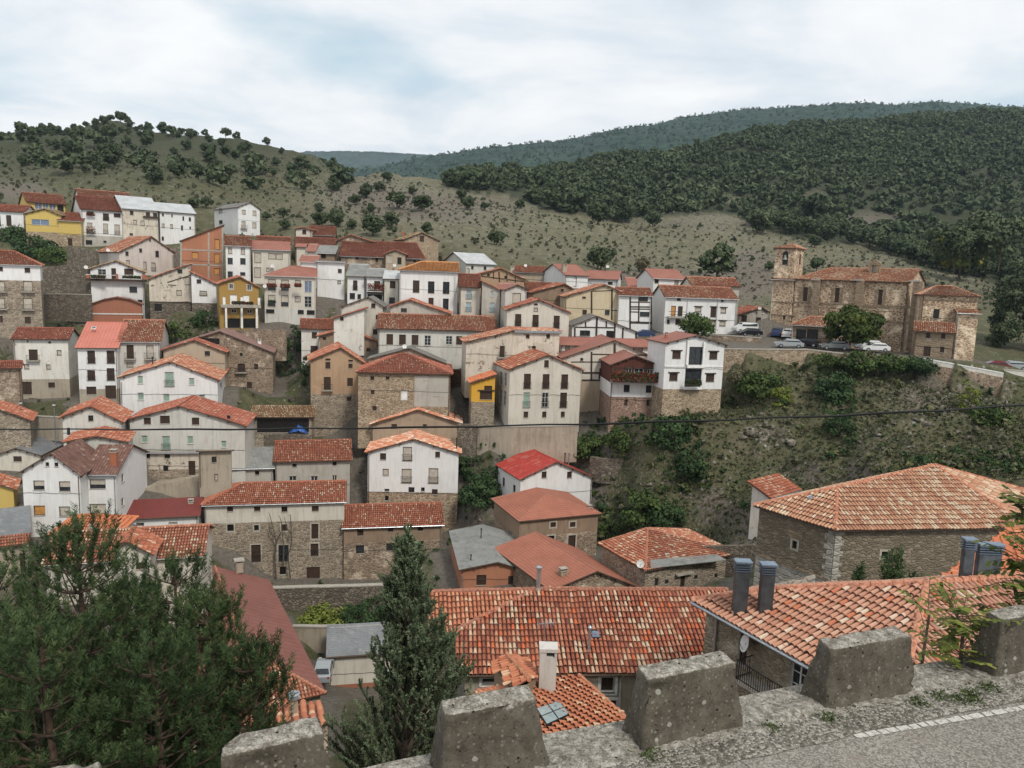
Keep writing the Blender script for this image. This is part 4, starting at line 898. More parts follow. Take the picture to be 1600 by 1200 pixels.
H('house', 'broad stone farmhouse with an open loggia under its dusty gable', [
 B('B2', 124, 14, 'G', [(58, 350), (550, 198), (1008, 380)], 715, 'stoneb', 'flatg', [(375, 245, 550, 310, 'k'), (718, 382, 742, 408, 'k'), (700, 470, 762, 540, 'wb'), (838, 472, 872, 518, 'w'), (777, 624, 820, 678, 'w')], L=8, C=[('c', 882, 325, 275, 28, 4, 'whitep')]),
 B('B2', 121, 14, 'G', [(60, 360), (335, 272), (608, 378)], 520, 'beige', 'tiled', [(425, 366, 470, 405, 'd')], L=4)])
H('house', 'tan rendered house with wooden balcony on a rough stone base', [
 B('C2', 119, 16, 'G', [(120, 448), (385, 335), (585, 465)], 945, 'tan', 'tile', [(258, 428, 300, 445, 'w'), (258, 458, 300, 512, 'w'), (450, 438, 487, 455, 'w'), (450, 472, 485, 508, 'w'), (245, 582, 303, 688, 'wb'), (440, 590, 487, 658, 'w'), (435, 744, 475, 782, 'w')], L=9, bands=[(722, 'stone')])])
H('house', 'hip-roofed house, half rubble stone and half grey render, with white blinds', [
 B('C2', 113, 6, 'E', [(512, 542), (1318, 568)], 1020, 'stonel', 'tiled', [(633, 576, 665, 608, 'w'), (762, 578, 792, 605, 'w'), (1075, 580, 1108, 610, 'w'), (637, 690, 668, 727, 'w'), (887, 692, 945, 775, 'Wx'), (1155, 684, 1210, 742, 'D'), (650, 824, 685, 862, 'w')], ry=388, hips=(880, 935),
   X=[(1000, 575, 1282, 830, .025, 'grey', 'render_coat')])])
H('house', 'house with shallow grey-green sheet roof just behind the hip-roofed stone house', [
 B('C2', 121, 5, 'G', [(600, 432), (960, 340), (1268, 470)], 560, 'beige', 'greyb', L=5, C=[('d', 918, 350, 305, 34, -.2)])])
H('tile_shed', 'open shed with mossy tiled roof over a blue tarpaulin', [
 B('B2', 113, 10, 'M', [(795, 915), (1345, 918)], 1100, 'stone', 'mossy', [(862, 925, 1295, 1045, 'k')], ry=815)], 'shed')
H('house', 'patchy beige gabled house with bright orange roof behind the white orange-roofed house', [
 B('C2', 112, 5, 'G', [(633, 978), (1030, 852), (1395, 972)], 1200, 'patchy', 'orange', [(808, 974, 855, 1008, 'w'), (1070, 975, 1103, 1005, 'w')], L=6, C=[('p', 1338, 900, 850, 8, 1.2, 'iron')])])
H('house', 'white house with bright orange mottled roof and beige roller shutters on a stone base', [
 B('C3', 106, 4, 'G', [(378, 252), (780, 137), (1174, 262)], 800, 'white', 'orange', [(500, 257, 550, 312, 'w'), (690, 204, 766, 320, 'sr'), (960, 244, 1000, 292, 'w'), (522, 387, 572, 442, 's'), (680, 387, 762, 505, 'sr'), (905, 382, 985, 508, 'sr'), (537, 554, 577, 575, 'k'),
   (737, 540, 787, 585, 'd'), (842, 542, 872, 575, 'k'), (932, 557, 980, 602, 'w'), (540, 612, 572, 655, 'k')], L=7, bands=[(582, 'stonel')], C=[('p', 1140, 190, 135, 9, 1.0, 'iron')])])
H('house', 'large white gabled house with pale green shutters and ochre tiled roof', [
 B('B2', 110, 15, 'G', [(-306, 590), (140, 452), (548, 612)], 860, 'white', 'tilec', [(93, 540, 170, 662, 'gr'), (295, 590, 340, 650, 'g'), (80, 722, 132, 785, 'g'), (378, 730, 428, 792, 'g'), (-133, 572, -88, 638, 'g'), (-133, 712, -82, 776, 'g')], bk=655,
   S=[('r', 555, 625, 568, 665, 's'), ('r', 605, 640, 620, 700, 's')], C=[('p', -10, 470, 420, 10, 3, 'iron')])])
H('house', 'big off-white gabled house with green shutters and a peeling lower storey', [
 B('B2', 102, 10, 'G', [(-228, 940), (213, 822), (775, 992)], 1386, 'greywhite', 'tiled', [(53, 904, 135, 970, 'w'), (318, 920, 380, 980, 'w'), (70, 1074, 137, 1190, 'gr'), (280, 1075, 330, 1140, 'g'), (563, 1114, 605, 1170, 'g'), (-82, 922, -23, 975, 'w'), (-103, 1070, -50, 1128, 'g'), (610, 900, 640, 960)], L=9,
   beams=[(215, 850, 215, 1180, .12, 'gutter'), (495, 925, 495, 1190, .12, 'gutter')]),
 B('A3', 100, 10, 'M', [(1055, 275), (1500, 280)], 500, 'old', 'greyb', [(1097, 285, 1125, 318, 'k'), (1232, 287, 1275, 318, 'k'), (1223, 372, 1262, 415, 'k'), (1413, 337, 1465, 445, 'w')], ry=262, bands=[(400, 'stone')])])
H('house', 'flat-roofed beige cement annexe between the off-white house and the grey roof', [
 B('B3', 96, 14, 'M', [(30, 238), (345, 236)], 535, 'cement', 'greyb', [(163, 285, 205, 335, 'd'), (187, 430, 217, 485, 's')], ry=228)])
H('house', 'small white gabled house with thick orange roof and a single dark window', [
 B('A2', 97, 18, 'G', [(490, 925), (748, 825), (1028, 960)], 1130, 'greywhite', 'tile', [(735, 902, 778, 950, 'd')], L=8)])
H('house', 'tiny white house showing mostly its worn orange roof, below the small gabled one', [
 B('A2', 92, 18, 'G', [(525, 1128), (800, 1073), (1068, 1122)], 1260, 'greywhite', 'tile', L=6)])
H('house', 'beige house joining a grey fibre-cement roof and a red tiled roof', [
 B('B3', 106, 14, 'E', [(672, 330), (1335, 300)], 660, 'grey', 'tile', [(837, 345, 872, 372, 'k'), (1172, 322, 1205, 358, 'k'), (808, 447, 870, 488, 'Df'), (990, 447, 1048, 488, 'Df'), (1168, 440, 1207, 488, 'Df')], ry=150),
 B('B3', 104, 14, 'E', [(198, 392), (692, 392)], 560, 'grey', 'grey', [(345, 404, 380, 438, 'k'), (525, 404, 560, 438, 'k')], ry=205, hips=(440, None))])
H('house', 'long old stone house with cream top storey, climbing vine and red tiled roof', [
 B('B3', 93.5, 12, 'E', [(78, 694), (1288, 672)], 1307, 'cream', 'tile', [(292, 702, 343, 743, 'w'), (517, 702, 570, 740, 'w'), (745, 701, 795, 748, 'k'), (998, 696, 1056, 740, 'w'), (293, 850, 348, 908, 'kf'), (517, 855, 557, 902, 'kf'), (743, 849, 795, 905, 'wf'),
   (995, 845, 1053, 970, 'wf'), (493, 1020, 573, 1163, 'wfr'), (720, 1022, 805, 1158, 'dfr'), (988, 1010, 1053, 1112, 'wfr'), ('Z2', 333, 97, 370, 145, 'k'), ('Z2', 483, 90, 518, 135, 'k'), ('Z2', 632, 92, 705, 173, 'w')], ry=503, hips=(420, None), bands=[(828, 'stone')])])
H('house', 'brown stone wing with a ribbed red roof joined to the long stone house', [
 B('C3', 96.5, 12, 'E', [(178, 882), (1038, 828)], 1307, 'brown', 'tile', [(310, 888, 362, 945, 'w'), (565, 868, 610, 912, 'w'), (815, 854, 860, 905, 'k'), (298, 1024, 367, 1092, 'd'), (553, 1007, 617, 1070, 'd'), (798, 990, 863, 1055, 'd')], ry=678, bands=[(990, 'stoneb')])])
H('house', 'cream house with brown chequered windows under a big worn grey roof', [
 B('A3', 100, 8, 'G', [(-130, 325), (115, 238), (310, 295)], 680, 'cream', 'slate', [(100, 302, 163, 342, 'w'), (87, 447, 150, 487, 'w'), (93, 562, 155, 605, 'w')], L=11)])
H('house', 'large white modern house with brown roof, orange brick chimney and roller shutters', [
 B('A3', 84, 8, 'G', [(130, 428), (377, 278), (610, 448)], 835, 'white', 'browntile', [(250, 484, 333, 555, 'sh'), (442, 490, 527, 565, 'sh'), (252, 672, 338, 745, 'O'), (443, 679, 527, 755, 's'), (340, 347, 368, 378, 'k'), (407, 349, 437, 380, 'k')], L=8),
 B('A3', 87, 8, 'E', [(600, 440), (878, 436)], 850, 'white', 'browntile', [(672, 475, 792, 545, 'sh'), (670, 659, 795, 735, 's')], ry=212, S=[('r', 908, 435, 930, 498, 's'), ('r', 908, 615, 930, 675, 's')], C=[('c', 845, 390, 268, 50, 1.6, 'brickc')])])
H('shed', 'low white outbuilding with a plain dark red sheet roof', [
 B('A3', 90, 16, 'E', [(928, 774), (1503, 776)], 900, 'white', 'darkred', [(1020, 802, 1080, 826, 'w'), (1265, 795, 1330, 803, 'd')], ry=618, C=[('c', 1430, 730, 640, 40, 2.2, 'cement')])], 'shed')
H('house', 'house with orange hip roof hidden behind the cream tile-roofed house', [
 B('A3', 74, 8, 'E', [(355, 895), (885, 838)], 1000, 'cream', 'orangep', ry=742, hips=(610, 690))])
H('house', 'cream house with ribbed mottled tile roof and front gable behind the pine tops', [
 B('A3', 66, 15, 'E', [(300, 1118), (1533, 985)], 1400, 'cream', 'tilec', [(1235, 1065, 1340, 1140, 'w'), (700, 1120, 780, 1180, 'w')], ry=845, tp=.27, C=[('c', 682, 875, 835, 34, 4, 'cement'), ('k', 1042, 868, 838, 42, 4)]),
 B('A3', 65, 15, 'G', [(838, 1000), (945, 940), (1152, 1040)], 1400, 'cream', 'tile', [(1018, 1097, 1103, 1150, 'w'), (905, 1000, 915, 1020, 'k'), (955, 995, 965, 1015, 'k')], L=4, tp=.27)])
H('house', 'yellow house end with orange roof at the left edge', [
 B('A3', 90, 28, 'G', [(-120, 490), (0, 515), (120, 552)], 760, 'yellow', 'tile', L=5)])
H('house', 'low grey house with slate-blue roof at the left edge', [
 B('A3', 78, 32, 'E', [(-180, 925), (235, 922)], 1100, 'cement', 'slate', [(150, 1000, 185, 1090, 'w')], ry=690)])
H('shed', 'lean-to with thick old orange tiles in front of the slate-blue roof', [
 B('A3', 73, 32, 'M', [(-150, 1000), (228, 1012)], 1300, 'cement', 'tile', [(150, 1030, 190, 1180, 'w')], ry=900)], 'shed')
H('house', 'white house with bright red sheet roof in the hollow', [
 B('D3', 99, 24, 'G', [(660, 348), (955, 205), (1253, 332)], 620, 'white', 'red', [(832, 284, 870, 335, 'w'), (1030, 284, 1068, 335, 'w')], bk=470, S=[('l', 525, 330, 543, 402, 'd'), ('l', 607, 388, 627, 445, 'd')], C=[('p', 1015, 215, 145, 8, 3, 'iron'), ('p', 1045, 215, 145, 8, 3, 'metal')])])
H('house', 'brown stone house with a brick-red hip roof in the valley hollow', [
 B('D3', 88, 22, 'N', [(650, 672), (1300, 658)], 990, 'brown', 'brickroof', [(900, 680, 942, 718, 'wf'), (1052, 678, 1095, 716, 'wf'), (878, 785, 930, 850, 'kf'), (1038, 782, 1095, 905, 'wf')], rs=(868, 462), re=(790, 405), bk=435, bands=[(775, 'stoneb')],
   C=[('c', 1213, 600, 562, 26, 1.5, 'brickc')])])
H('house', 'orange brick hut with a pale grey fibre-cement roof', [
 B('D3', 78, 10, 'G', [(185, 1052), (490, 990), (790, 1075)], 1220, 'brick', 'grey', [(322, 1092, 398, 1172, 'w'), (570, 1100, 650, 1185, 'w')], bk=105, C=[('p', 280, 1010, 940, 8, 2, 'iron'), ('p', 360, 805, 735, 8, 8, 'iron')])])
H('house', 'stone gabled house with a large plain brick-red roof sloping to the left', [
 B('D3', 72, 28, 'G', [(900, 1215), (1268, 1060), (1625, 1195)], 1260, 'stoneb', 'brickroof', L=13, C=[('c', 1012, 1130, 1060, 48, 1.5, 'stonel')])])
H('house', 'stone house with a hipped orange roof, one grey sheet patch and a satellite dish', [
 B('E3', 76, 28, 'N', [(512, 902), (1192, 826)], 1120, 'stone', 'tilec', [(578, 957, 605, 1015, 'd'), (655, 968, 680, 1000, 'd'), (768, 940, 800, 1022, 'w'), (870, 935, 895, 965, 'd'), (1018, 922, 1042, 955, 'd')], rs=(527, 592), re=(526, 591), bk=165,
   C=[('d', 475, 880, 825, 46, -.3), ('p', 662, 830, 785, 10, 2, 'gutter')], X=[(750, 925, 870, 935, .5, 'concrete', 'canopy')])])
H('chapel_ruin', 'small pale gabled building with red roof on the slope above the stone hall', [
 B('F2', 82, 40, 'M', [(333, 828), (490, 778)], 900, 'oldwhite', 'tile', [], ry=697), ], 'house')
H('garage', 'pale yellow garage with a speckled grey roof beside the parked silver car', [
 B('Z2', 74, 12, 'M', [(738, 588), (1130, 545)], 765, 'cream', 'slate', ry=400, bands=[(732, 'terracotta')])], 'garage')
# ------------------------------------------------------------------ church on its terrace
CA = -38; th = R(CA); cu = np.array((math.cos(th), math.sin(th), 0)); cn = np.array((-math.sin(th), math.cos(th), 0))
tP = at(*P('F', 92, 300), 143); cfr = Fr(tP, cu, cn)
def dplane(x, y): return float(on_plane(*P('F', x, y), tP, cn)[1])
church = []
def mkchurch(loc):
    if not church: church.append(thing('church', 'brown stone church with square bell tower, buttresses and long red tiled nave roof', 'church', loc))
    return church[0]
body(mkchurch, 'F', dplane(225, 290), CA, 'E', [(225, 289), (925, 300)], 705, 'church', 'churcht', [(285, 338, 312, 422, 'w'), (473, 342, 500, 430, 'w'), (730, 352, 757, 443, 'w')], ry=222, hips=(455, None), pitch=.33, name='nave_wall',
  S=[('r', 1005, 315, 1040, 345, 'k')],
  X=[(338, 296, 376, 530, .8, 'ashlar', 'buttress', 1.2), (586, 298, 632, 640, .8, 'ashlar', 'buttress', 1.2), (918, 304, 975, 720, .9, 'ashlar', 'buttress', 1.4), (230, 425, 345, 431, .15, 'ashlar', 'string_course', .2), (372, 432, 590, 440, .15, 'ashlar', 'string_course', .2),
     (628, 445, 925, 458, .15, 'ashlar', 'string_course', .2), (636, 540, 925, 546, .1, 'ashlar', 'string_course', .15), (333, 288, 381, 297, .95, 'concrete', 'buttress_cap', 1.3), (581, 290, 637, 299, .95, 'concrete', 'buttress_cap', 1.3), (913, 296, 981, 305, 1.0, 'concrete', 'buttress_cap', 1.4),
     (630, 305, 640, 470, .12, 'timber', 'downpipe'), (376, 300, 384, 530, .12, 'timber', 'downpipe'), (262, 336, 283, 424, .06, 'ashlar', 'window_jamb'), (314, 336, 330, 424, .06, 'ashlar', 'window_jamb'), (452, 340, 471, 432, .06, 'ashlar', 'window_jamb'),
     (502, 340, 520, 432, .06, 'ashlar', 'window_jamb'), (710, 350, 728, 445, .06, 'ashlar', 'window_jamb'), (759, 350, 776, 445, .06, 'ashlar', 'window_jamb')])
body(mkchurch, 'F', dplane(98, 300), CA, 'E', [(92, 290), (240, 290)], 605, 'church', 'churcht', [(165, 508, 178, 530, 'k')], ry=280, pitch=.1, name='tower_base', X=[(98, 296, 232, 301, .1, 'ashlar', 'string_course', .2), (92, 424, 232, 429, .1, 'ashlar', 'string_course', .2), (90, 500, 232, 506, .1, 'ashlar', 'string_course', .2)])
troot, tfr = body(mkchurch, 'F', dplane(110, 105) + .3, CA, 'N', [(108, 105), (247, 110)], 330, 'church', 'churcht', [(162, 140, 195, 205, 'k')], rs=(228, 79), re=(229, 79), L=5.2, bk=306, name='bell_tower', S=[('r', 262, 142, 273, 203, 'k')], zext=1)
# the bell, its arch head and the pilasters of the belfry
g = MB(); r_ = tfr.rect(*P('F', 162, 128), *P('F', 195, 205), .4); sc_ = (r_[0] + r_[2]) / 2; rw = (r_[2] - r_[0]) / 2; zt = tfr.rect(*P('F', 162, 140), *P('F', 195, 205), .4)[3]
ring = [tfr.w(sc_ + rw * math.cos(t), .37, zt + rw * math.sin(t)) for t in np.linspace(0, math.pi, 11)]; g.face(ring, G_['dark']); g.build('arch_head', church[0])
g = MB(); zc = (r_[1] + r_[3]) / 2
prof_b = [(.0, .55), (.12, .5), (.16, .3), (.2, .1), (.32, -.12), (.34, -.2)]
rings = [[tfr.w(sc_ + a * 1.3 * math.cos(t), .35 + a * 1.3 * math.sin(t), zc + h * 1.2) for t in np.linspace(0, 2*math.pi, 13)[:-1]] for a, h in prof_b]
for i in range(len(rings) - 1):
    for k in range(12): g.face([rings[i][k], rings[i][(k+1) % 12], rings[i+1][(k+1) % 12], rings[i+1][k]], plain('bronze', (.22, .24, .2), .5, .6))
g.build('bell', church[0])
body(mkchurch, 'F', 121, -20, 'E', [(988, 382), (1345, 392)], 780, 'church', 'churcht', [(1060, 468, 1096, 525, 'k'), (1250, 590, 1272, 655, 'w')], ry=332, hips=(1075, 1180), name='apse_wall', pitch=.3,
  X=[(1185, 460, 1245, 760, .8, 'ashlar', 'buttress', 1.2), (1000, 415, 1325, 422, .1, 'ashlar', 'string_course', .15)])
body(mkchurch, 'F', 117, -26, 'M', [(940, 598), (1200, 608)], 755, 'ashlar', 'churcht', [(1017, 610, 1042, 642, 'w'), (1107, 612, 1132, 646, 'w'), (1002, 690, 1043, 750, 'w'), (1100, 692, 1125, 728, 'w')], ry=545, name='sacristy_wall')
body(mkchurch, 'F', 118, -10, 'M', [(1200, 490), (1350, 500)], 775, 'church', 'churcht', ry=470, name='apse_buttress', L=3)
body(mkchurch, 'F', 128, -30, 'E', [(208, 560), (460, 576)], 702, 'stoneb', 'churcht', [(240, 588, 300, 700, 'k'), (305, 588, 372, 700, 'k'), (377, 588, 450, 700, 'k')], ry=512, hips=(330, None), name='porch_wall')
# bell gable standing on the nave roof
bg_d = dplane(705, 250) + 4.5; g = MB(); bf = Fr(at(*P('F', 675, 280), bg_d), cu, cn); a_ = bf.rect(*P('F', 675, 205), *P('F', 738, 282), 0)
g.box(bf.w(a_[0], 0, a_[1] - .8), cu * .55, cn * .9, np.array((0, 0, a_[3] - a_[1] + .8)), W_['ashlar']); g.box(bf.w(a_[2] - .55, 0, a_[1] - .8), cu * .55, cn * .9, np.array((0, 0, a_[3] - a_[1] + .8)), W_['ashlar'])
g.box(bf.w(a_[0] - .15, -.1, a_[3]), cu * (a_[2] - a_[0] + .3), cn * 1.1, np.array((0, 0, .25)), W_['ashlar']); wd_ = a_[2] - a_[0]
g.box(bf.w(a_[0] + .55, .6, a_[1] - .5), cu * (wd_ - 1.1), cn * .2, np.array((0, 0, a_[3] - a_[1] + .5)), W_['greywhite'])
g.prism([bf.w(a_[0] - .2, -.12, a_[3] + .25), bf.w(a_[2] + .2, -.12, a_[3] + .25), bf.w(a_[2] + .2, 1, a_[3] + .25), bf.w(a_[0] - .2, 1, a_[3] + .25)],
        [bf.w(a_[0] + wd_*.45, -.12, a_[3] + .95), bf.w(a_[0] + wd_*.55, -.12, a_[3] + .95), bf.w(a_[0] + wd_*.55, 1, a_[3] + .95), bf.w(a_[0] + wd_*.45, 1, a_[3] + .95)], W_['ashlar'])
g.build('bell_gable', church[0])

# ------------------------------------------------------------------ nearer buildings below the road
def mix3(a, b, c): return np.cross(b - a, c - a)
def pl(cr, x, y, p0, nrm): return on_plane(*P(cr, x, y), p0, nrm)
def level(root_pts, depth, root, mat, name='wall'):
    g = MB(); n = len(root_pts)
    for i in range(n):
        a, b = root_pts[i], root_pts[(i+1) % n]; g.face([a, b, b - np.array((0, 0, depth)), a - np.array((0, 0, depth))], mat)
    return g.build(name, root)
NP = dict(pitch=.27, length=.46, seg=6, capr=.17, sag=.07)
# big mottled roof in the middle foreground
th = R(4.5); u = np.array((math.cos(th), math.sin(th), 0)); n = np.array((-math.sin(th), math.cos(th), 0))
E0 = at(*P('Z4', 80, 628), 42); sn = np.cross(u, n + np.array((0, 0, .42))); sn /= np.linalg.norm(sn)
q = lambda x, y: pl('Z4', x, y, E0, sn)
eL, eR, rR, rL, hL = q(60, 630), q(1530, 600), q(1590, 150), q(490, 150), q(40, 385); eR[2] = eL[2]
rt = thing('house', 'wide house with a big mottled orange and cream tile roof just below the road', 'house', (eL + eR) / 2 - np.array((0, 0, 7)))
far = at_z(*P('Z4', -140, 165), rL[2]); lown = mix3(rL, hL, far); lf = pl('Z4', -170, 350, rL, lown)
back = [rR, rL, rL + n * 5 - np.array((0, 0, 2.2)), rR + n * 5 - np.array((0, 0, 2.2))]
ro = build_roof(rt, [[eL, eR, rR, rL, hL], ('near3', [rL, hL, lf, far]), back, [rL, far, far + n * 5 - np.array((0, 0, 2.2)), rL + n * 5 - np.array((0, 0, 2.2))]], 'near', [(rL, rR), (hL, rL), (rL, far)], **NP)
wf = Fr(eL, u, n); wl = float(np.dot(eR - eL, u)); gm = MB(); zt = eL[2] + .42 * .55 - .12
wr = [(wf.rect(*P('Z4', 852, 638), *P('Z4', 962, 748), .55), 'wx'), (wf.rect(*P('Z4', 900, 768), *P('Z4', 978, 845), .55), 'wx'), (wf.rect(*P('Z4', 178, 645), *P('Z4', 300, 700), .55), 'wx')]
wr = [((r[0] + .16, r[1] + .16, r[2] - .16, min(r[3], zt - .05) - .1), k) for r, k in wr]
panel(gm, wf, .55, .4, wl - .4, [(0, zt), (wl, zt)], eL[2] - 10, [r for r, _ in wr], [], W_['cement']); gm.build('wall', rt)
for r, k in wr:
    window(rt, wf, .55, r, k, W_['white']); gg = MB(); w_ = .17; Hh = r[3] - r[1]
    for s_ in (r[0] - w_, r[2]): gg.box(wf.w(s_, .50, r[1] - w_), u * w_, n * .08, np.array((0, 0, Hh + 2 * w_)), G_['whitep'])
    for z_ in (r[1] - w_, r[3]): gg.box(wf.w(r[0], .50, z_), u * (r[2] - r[0]), n * .08, np.array((0, 0, w_)), G_['whitep'])
    gg.build('window_surround', rt)
level([hL, lf, far], 8, rt, W_['stone'], 'wing_wall')
gg = MB(); gg.tube([wf.w(.1, -.05, eL[2] - .1), wf.w(wl, -.05, eL[2] - .1)], .07, G_['eave'], 6); a_ = wf.px(*P('Z4', 985, 650), .3); gg.tube([wf.w(a_[0], -.05, eL[2] - .15), wf.w(a_[0], .45, eL[2] - .7), wf.w(a_[0], .45, eL[2] - 8)], .06, G_['gutter'], 6); gg.build('gutter', rt)
# stove pipes, skylight, aerial on it
def pipe_on(root, ro, cr, x, yb, yt, w_, p0, nrm, m='metal', cap=True):
    b = pl(cr, x, yb, p0, nrm); t_ = on_plane(*P(cr, x, yt), b, np.array((0, 1., 0))); wd = abs(on_plane(*P(cr, x + w_, yb), b, np.array((0, 1., 0)))[0] - b[0]) / 2
    g = MB(); t_ = np.array((b[0], b[1], t_[2])); g.tube([b - np.array((0, 0, .4)), t_], wd, G_[m], 10)
    if cap: g.tube([t_, t_ + np.array((0, 0, .06))], wd * 1.5, G_[m], 10); g.tube([t_ + np.array((0, 0, .1)), t_ + np.array((0, 0, .2))], wd * 1.6, G_[m], 10, True, wd * .5)
    g.tube([b - np.array((0, 0, .1)), b + np.array((0, 0, .12))], wd * 1.5, G_['concrete'], 8); g.build('stove_pipe', ro)
pipe_on(rt, ro, 'Z4', 800, 505, 372, 17, E0, sn); pipe_on(rt, ro, 'Z4', 512, 150, 30, 24, E0, sn)
g = MB(); c4 = [q(812, 395) + (0, 0, .16), q(858, 395) + (0, 0, .16), q(868, 437) + (0, 0, .16), q(815, 437) + (0, 0, .16)]; g.prism([p - np.array((0, 0, .2)) for p in c4], c4, G_['iron'])
ct = sum(c4) / 4; g.face([ct + (p - ct) * .8 + np.array((0, 0, .01)) for p in c4], G_['blue']); g.build('skylight', ro)
g = MB(); b0 = q(545, 470); 
g.tube([b0 - (0, 0, .2), b0 + (0, 0, 1.6)], .025, G_['metal'], 5); g.tube([b0 + (-.5, .1, 1.35), b0 + (.6, -.1, 1.6)], .02, G_['metal'], 4)
for k in range(7): c_ = b0 + np.array((-.45 + k * .16, .08 - k * .03, 1.37 + k * .035)); g.tube([c_ + (0, -.12, -.32 + .03 * k), c_ + (0, .12, .32 - .03 * k)], .012, G_['metal'], 4)
g.build('tv_aerial', ro)
FOOT.append(((eL + eR) / 2 + n * 6, u, n, wl / 2, 5.5, eL[2] - 8))

# warm tiled roof with the glass skylight, nearest the parapet
A = at(*P('Z4', 745, 640), 36.1); Bq = at(*P('Z4', 1018, 890), 31.7); Cq = at(*P('Z4', 585, 1012), 28.); nn = mix3(A, Bq, Cq); q = lambda x, y: pl('Z4', x, y, A, nn)
bar = q(1000, 895) - q(590, 990); rt = thing('house', 'house roof of warm orange tiles with a four-pane skylight and a square white chimney', 'house', (A + Cq) / 2 - np.array((0, 0, 6)))
pA = [A, Bq, q(965, 945), q(585, 1012), q(380, 1060), q(300, 760), q(495, 650)]
P2 = at(*P('Z4', 335, 522), 35.0); P3 = at(*P('Z4', 462, 665), 32.0); P4 = at(*P('Z4', 262, 560), 35.0); P5 = at(*P('Z4', 362, 712), 32.); P6 = at(*P('Z4', 432, 545), 36.2); P7 = at(*P('Z4', 502, 640), 33.4)
ro = build_roof(rt, [pA], 'near3', [(A, Bq)], barrel=bar, pitch=.26, length=.46, seg=6, capr=.12, sag=.06)
ro2 = build_roof(rt, [[P2, P3, P5, P4], [P2, P6, P7, P3]], 'near3', [(P2, P3)], pitch=.24, length=.42, seg=6, capr=.13, name='dormer_roof')
s1, s2, s3, s4 = at(*P('Z4', 125, 735), 33), at(*P('Z4', 350, 690), 34.5), at(*P('Z4', 500, 690), 33.2), at(*P('Z4', 110, 800), 31)
build_roof(rt, [[s4, s3, s2, s1]], 'near3', [], pitch=.25, length=.42, seg=6, name='lower_roof')
level([q(750, 700), q(960, 900), q(600, 980), q(420, 760)], 7, rt, W_['stoneb']); level([P4 * .98 + P3 * .02, P5, P3, P7, P6], 4, rt, W_['brown'], 'dormer_wall')
g = MB(); gl = [q(500, 842), q(630, 797), q(692, 872), q(560, 935)]; up_ = np.array((0, 0, .14)); gl = [p + up_ for p in gl]; g.prism([p - up_ for p in gl], gl, G_['iron'])
c_ = sum(gl) / 4
for i in range(4):
    a_, b_, d_ = gl[i], (gl[i] + gl[(i+1) % 4]) / 2, (gl[i] + gl[i-1]) / 2; cc = (a_ + b_ + c_ + d_) / 4; g.face([cc + (p - cc) * .9 + np.array((0, 0, .012)) for p in (a_, b_, c_, d_)], plain('skylight_glass', (.30, .36, .36), .12, var=.1))
g.build('skylight', ro)
cb = at(*P('Z4', 522, 645), 33.2); cf = Fr(cb, (1, 0, 0), (0, 1, 0)); cr_ = cf.rect(*P('Z4', 522, 485), *P('Z4', 618, 645)); g = MB(); w_ = cr_[2] - cr_[0]; Hh = cr_[3] - cr_[1]; m = plaster('chimney_white', (.56, .53, .49), amt=.55)
ux = np.array((1, 0, 0.)); uy = np.array((0, 1., 0)); uz = np.array((0, 0, 1.)); oz = Hh * .66
g.box(cf.w(cr_[0], 0, cr_[1] - 1), ux * w_, uy * w_ * .9, uz * (1 + oz), m); g.box(cf.w(cr_[0], 0, cr_[1] + oz), ux * w_ * .38, uy * w_ * .9, uz * (Hh * .2), m); g.box(cf.w(cr_[0] + w_ * .86, 0, cr_[1] + oz), ux * w_ * .14, uy * w_ * .9, uz * (Hh * .2), m)
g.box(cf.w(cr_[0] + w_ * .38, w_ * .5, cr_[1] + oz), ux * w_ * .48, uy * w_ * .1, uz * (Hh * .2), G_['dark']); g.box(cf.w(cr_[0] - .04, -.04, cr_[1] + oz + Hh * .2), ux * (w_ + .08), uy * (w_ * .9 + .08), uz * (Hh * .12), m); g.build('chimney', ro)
FOOT.append(((A + Cq) / 2, ux, uy, 3.5, 3.5, A[2] - 6))

# pinkish tiled roof on the right with metal vent stacks
n1 = at(*P('Z5', 610, 592), 30); n0 = at_z(*P('Z5', 65, 290), n1[2]); eu = (n1 - n0) / np.linalg.norm(n1 - n0); en = np.array((-eu[1], eu[0], 0.)); 
if en[0] < 0: en = -en
nA = np.cross(eu, en + np.array((0, 0, .34))); nA /= np.linalg.norm(nA); q = lambda x, y: pl('Z5', x, y, n1, nA)
ap, hl, far_ = q(1150, 212), q(1050, 650), q(455, 238); n2 = n1 + eu * 4.2
rt = thing('house', 'right-hand house with pinkish tile roof, grey vent stacks and iron balcony', 'house', (n0 + n1) / 2 - np.array((0, 0, 7)))
ap2 = at_z(*P('Z5', 1680, 168), ap[2]); nB = mix3(ap, hl, ap2); low2 = pl('Z5', 1750, 620, ap, nB)
hb = ap + en * .0; bk_ = [ap, far_, far_ + np.array((1.2, 5, -2.)), ap + np.array((1.2, 5, -2.))]
ro = build_roof(rt, [[n0, n2, hl, ap, far_], [ap, hl, low2, ap2], bk_, [far_, n0, far_ + np.array((1.2, 5, -2.))], [ap, ap2, ap2 + np.array((1.2, 5, -2.)), ap + np.array((1.2, 5, -2.))]], 'near2', [(far_, ap), (ap, hl), (ap, ap2), (n0, far_)], pitch=.27, length=.5, seg=6, capr=.17, sag=.03)
wf = Fr(n0, eu, en); wl = float(np.linalg.norm(n2 - n0)); zt = n0[2] + .34 * .6 - .14; TT = .6
wr = [(wf.rect(*P('Z5', 513, 572), *P('Z5', 600, 752), TT), 'Dx'), (wf.rect(*P('Z5', 278, 440), *P('Z5', 318, 590), TT), 'w')]
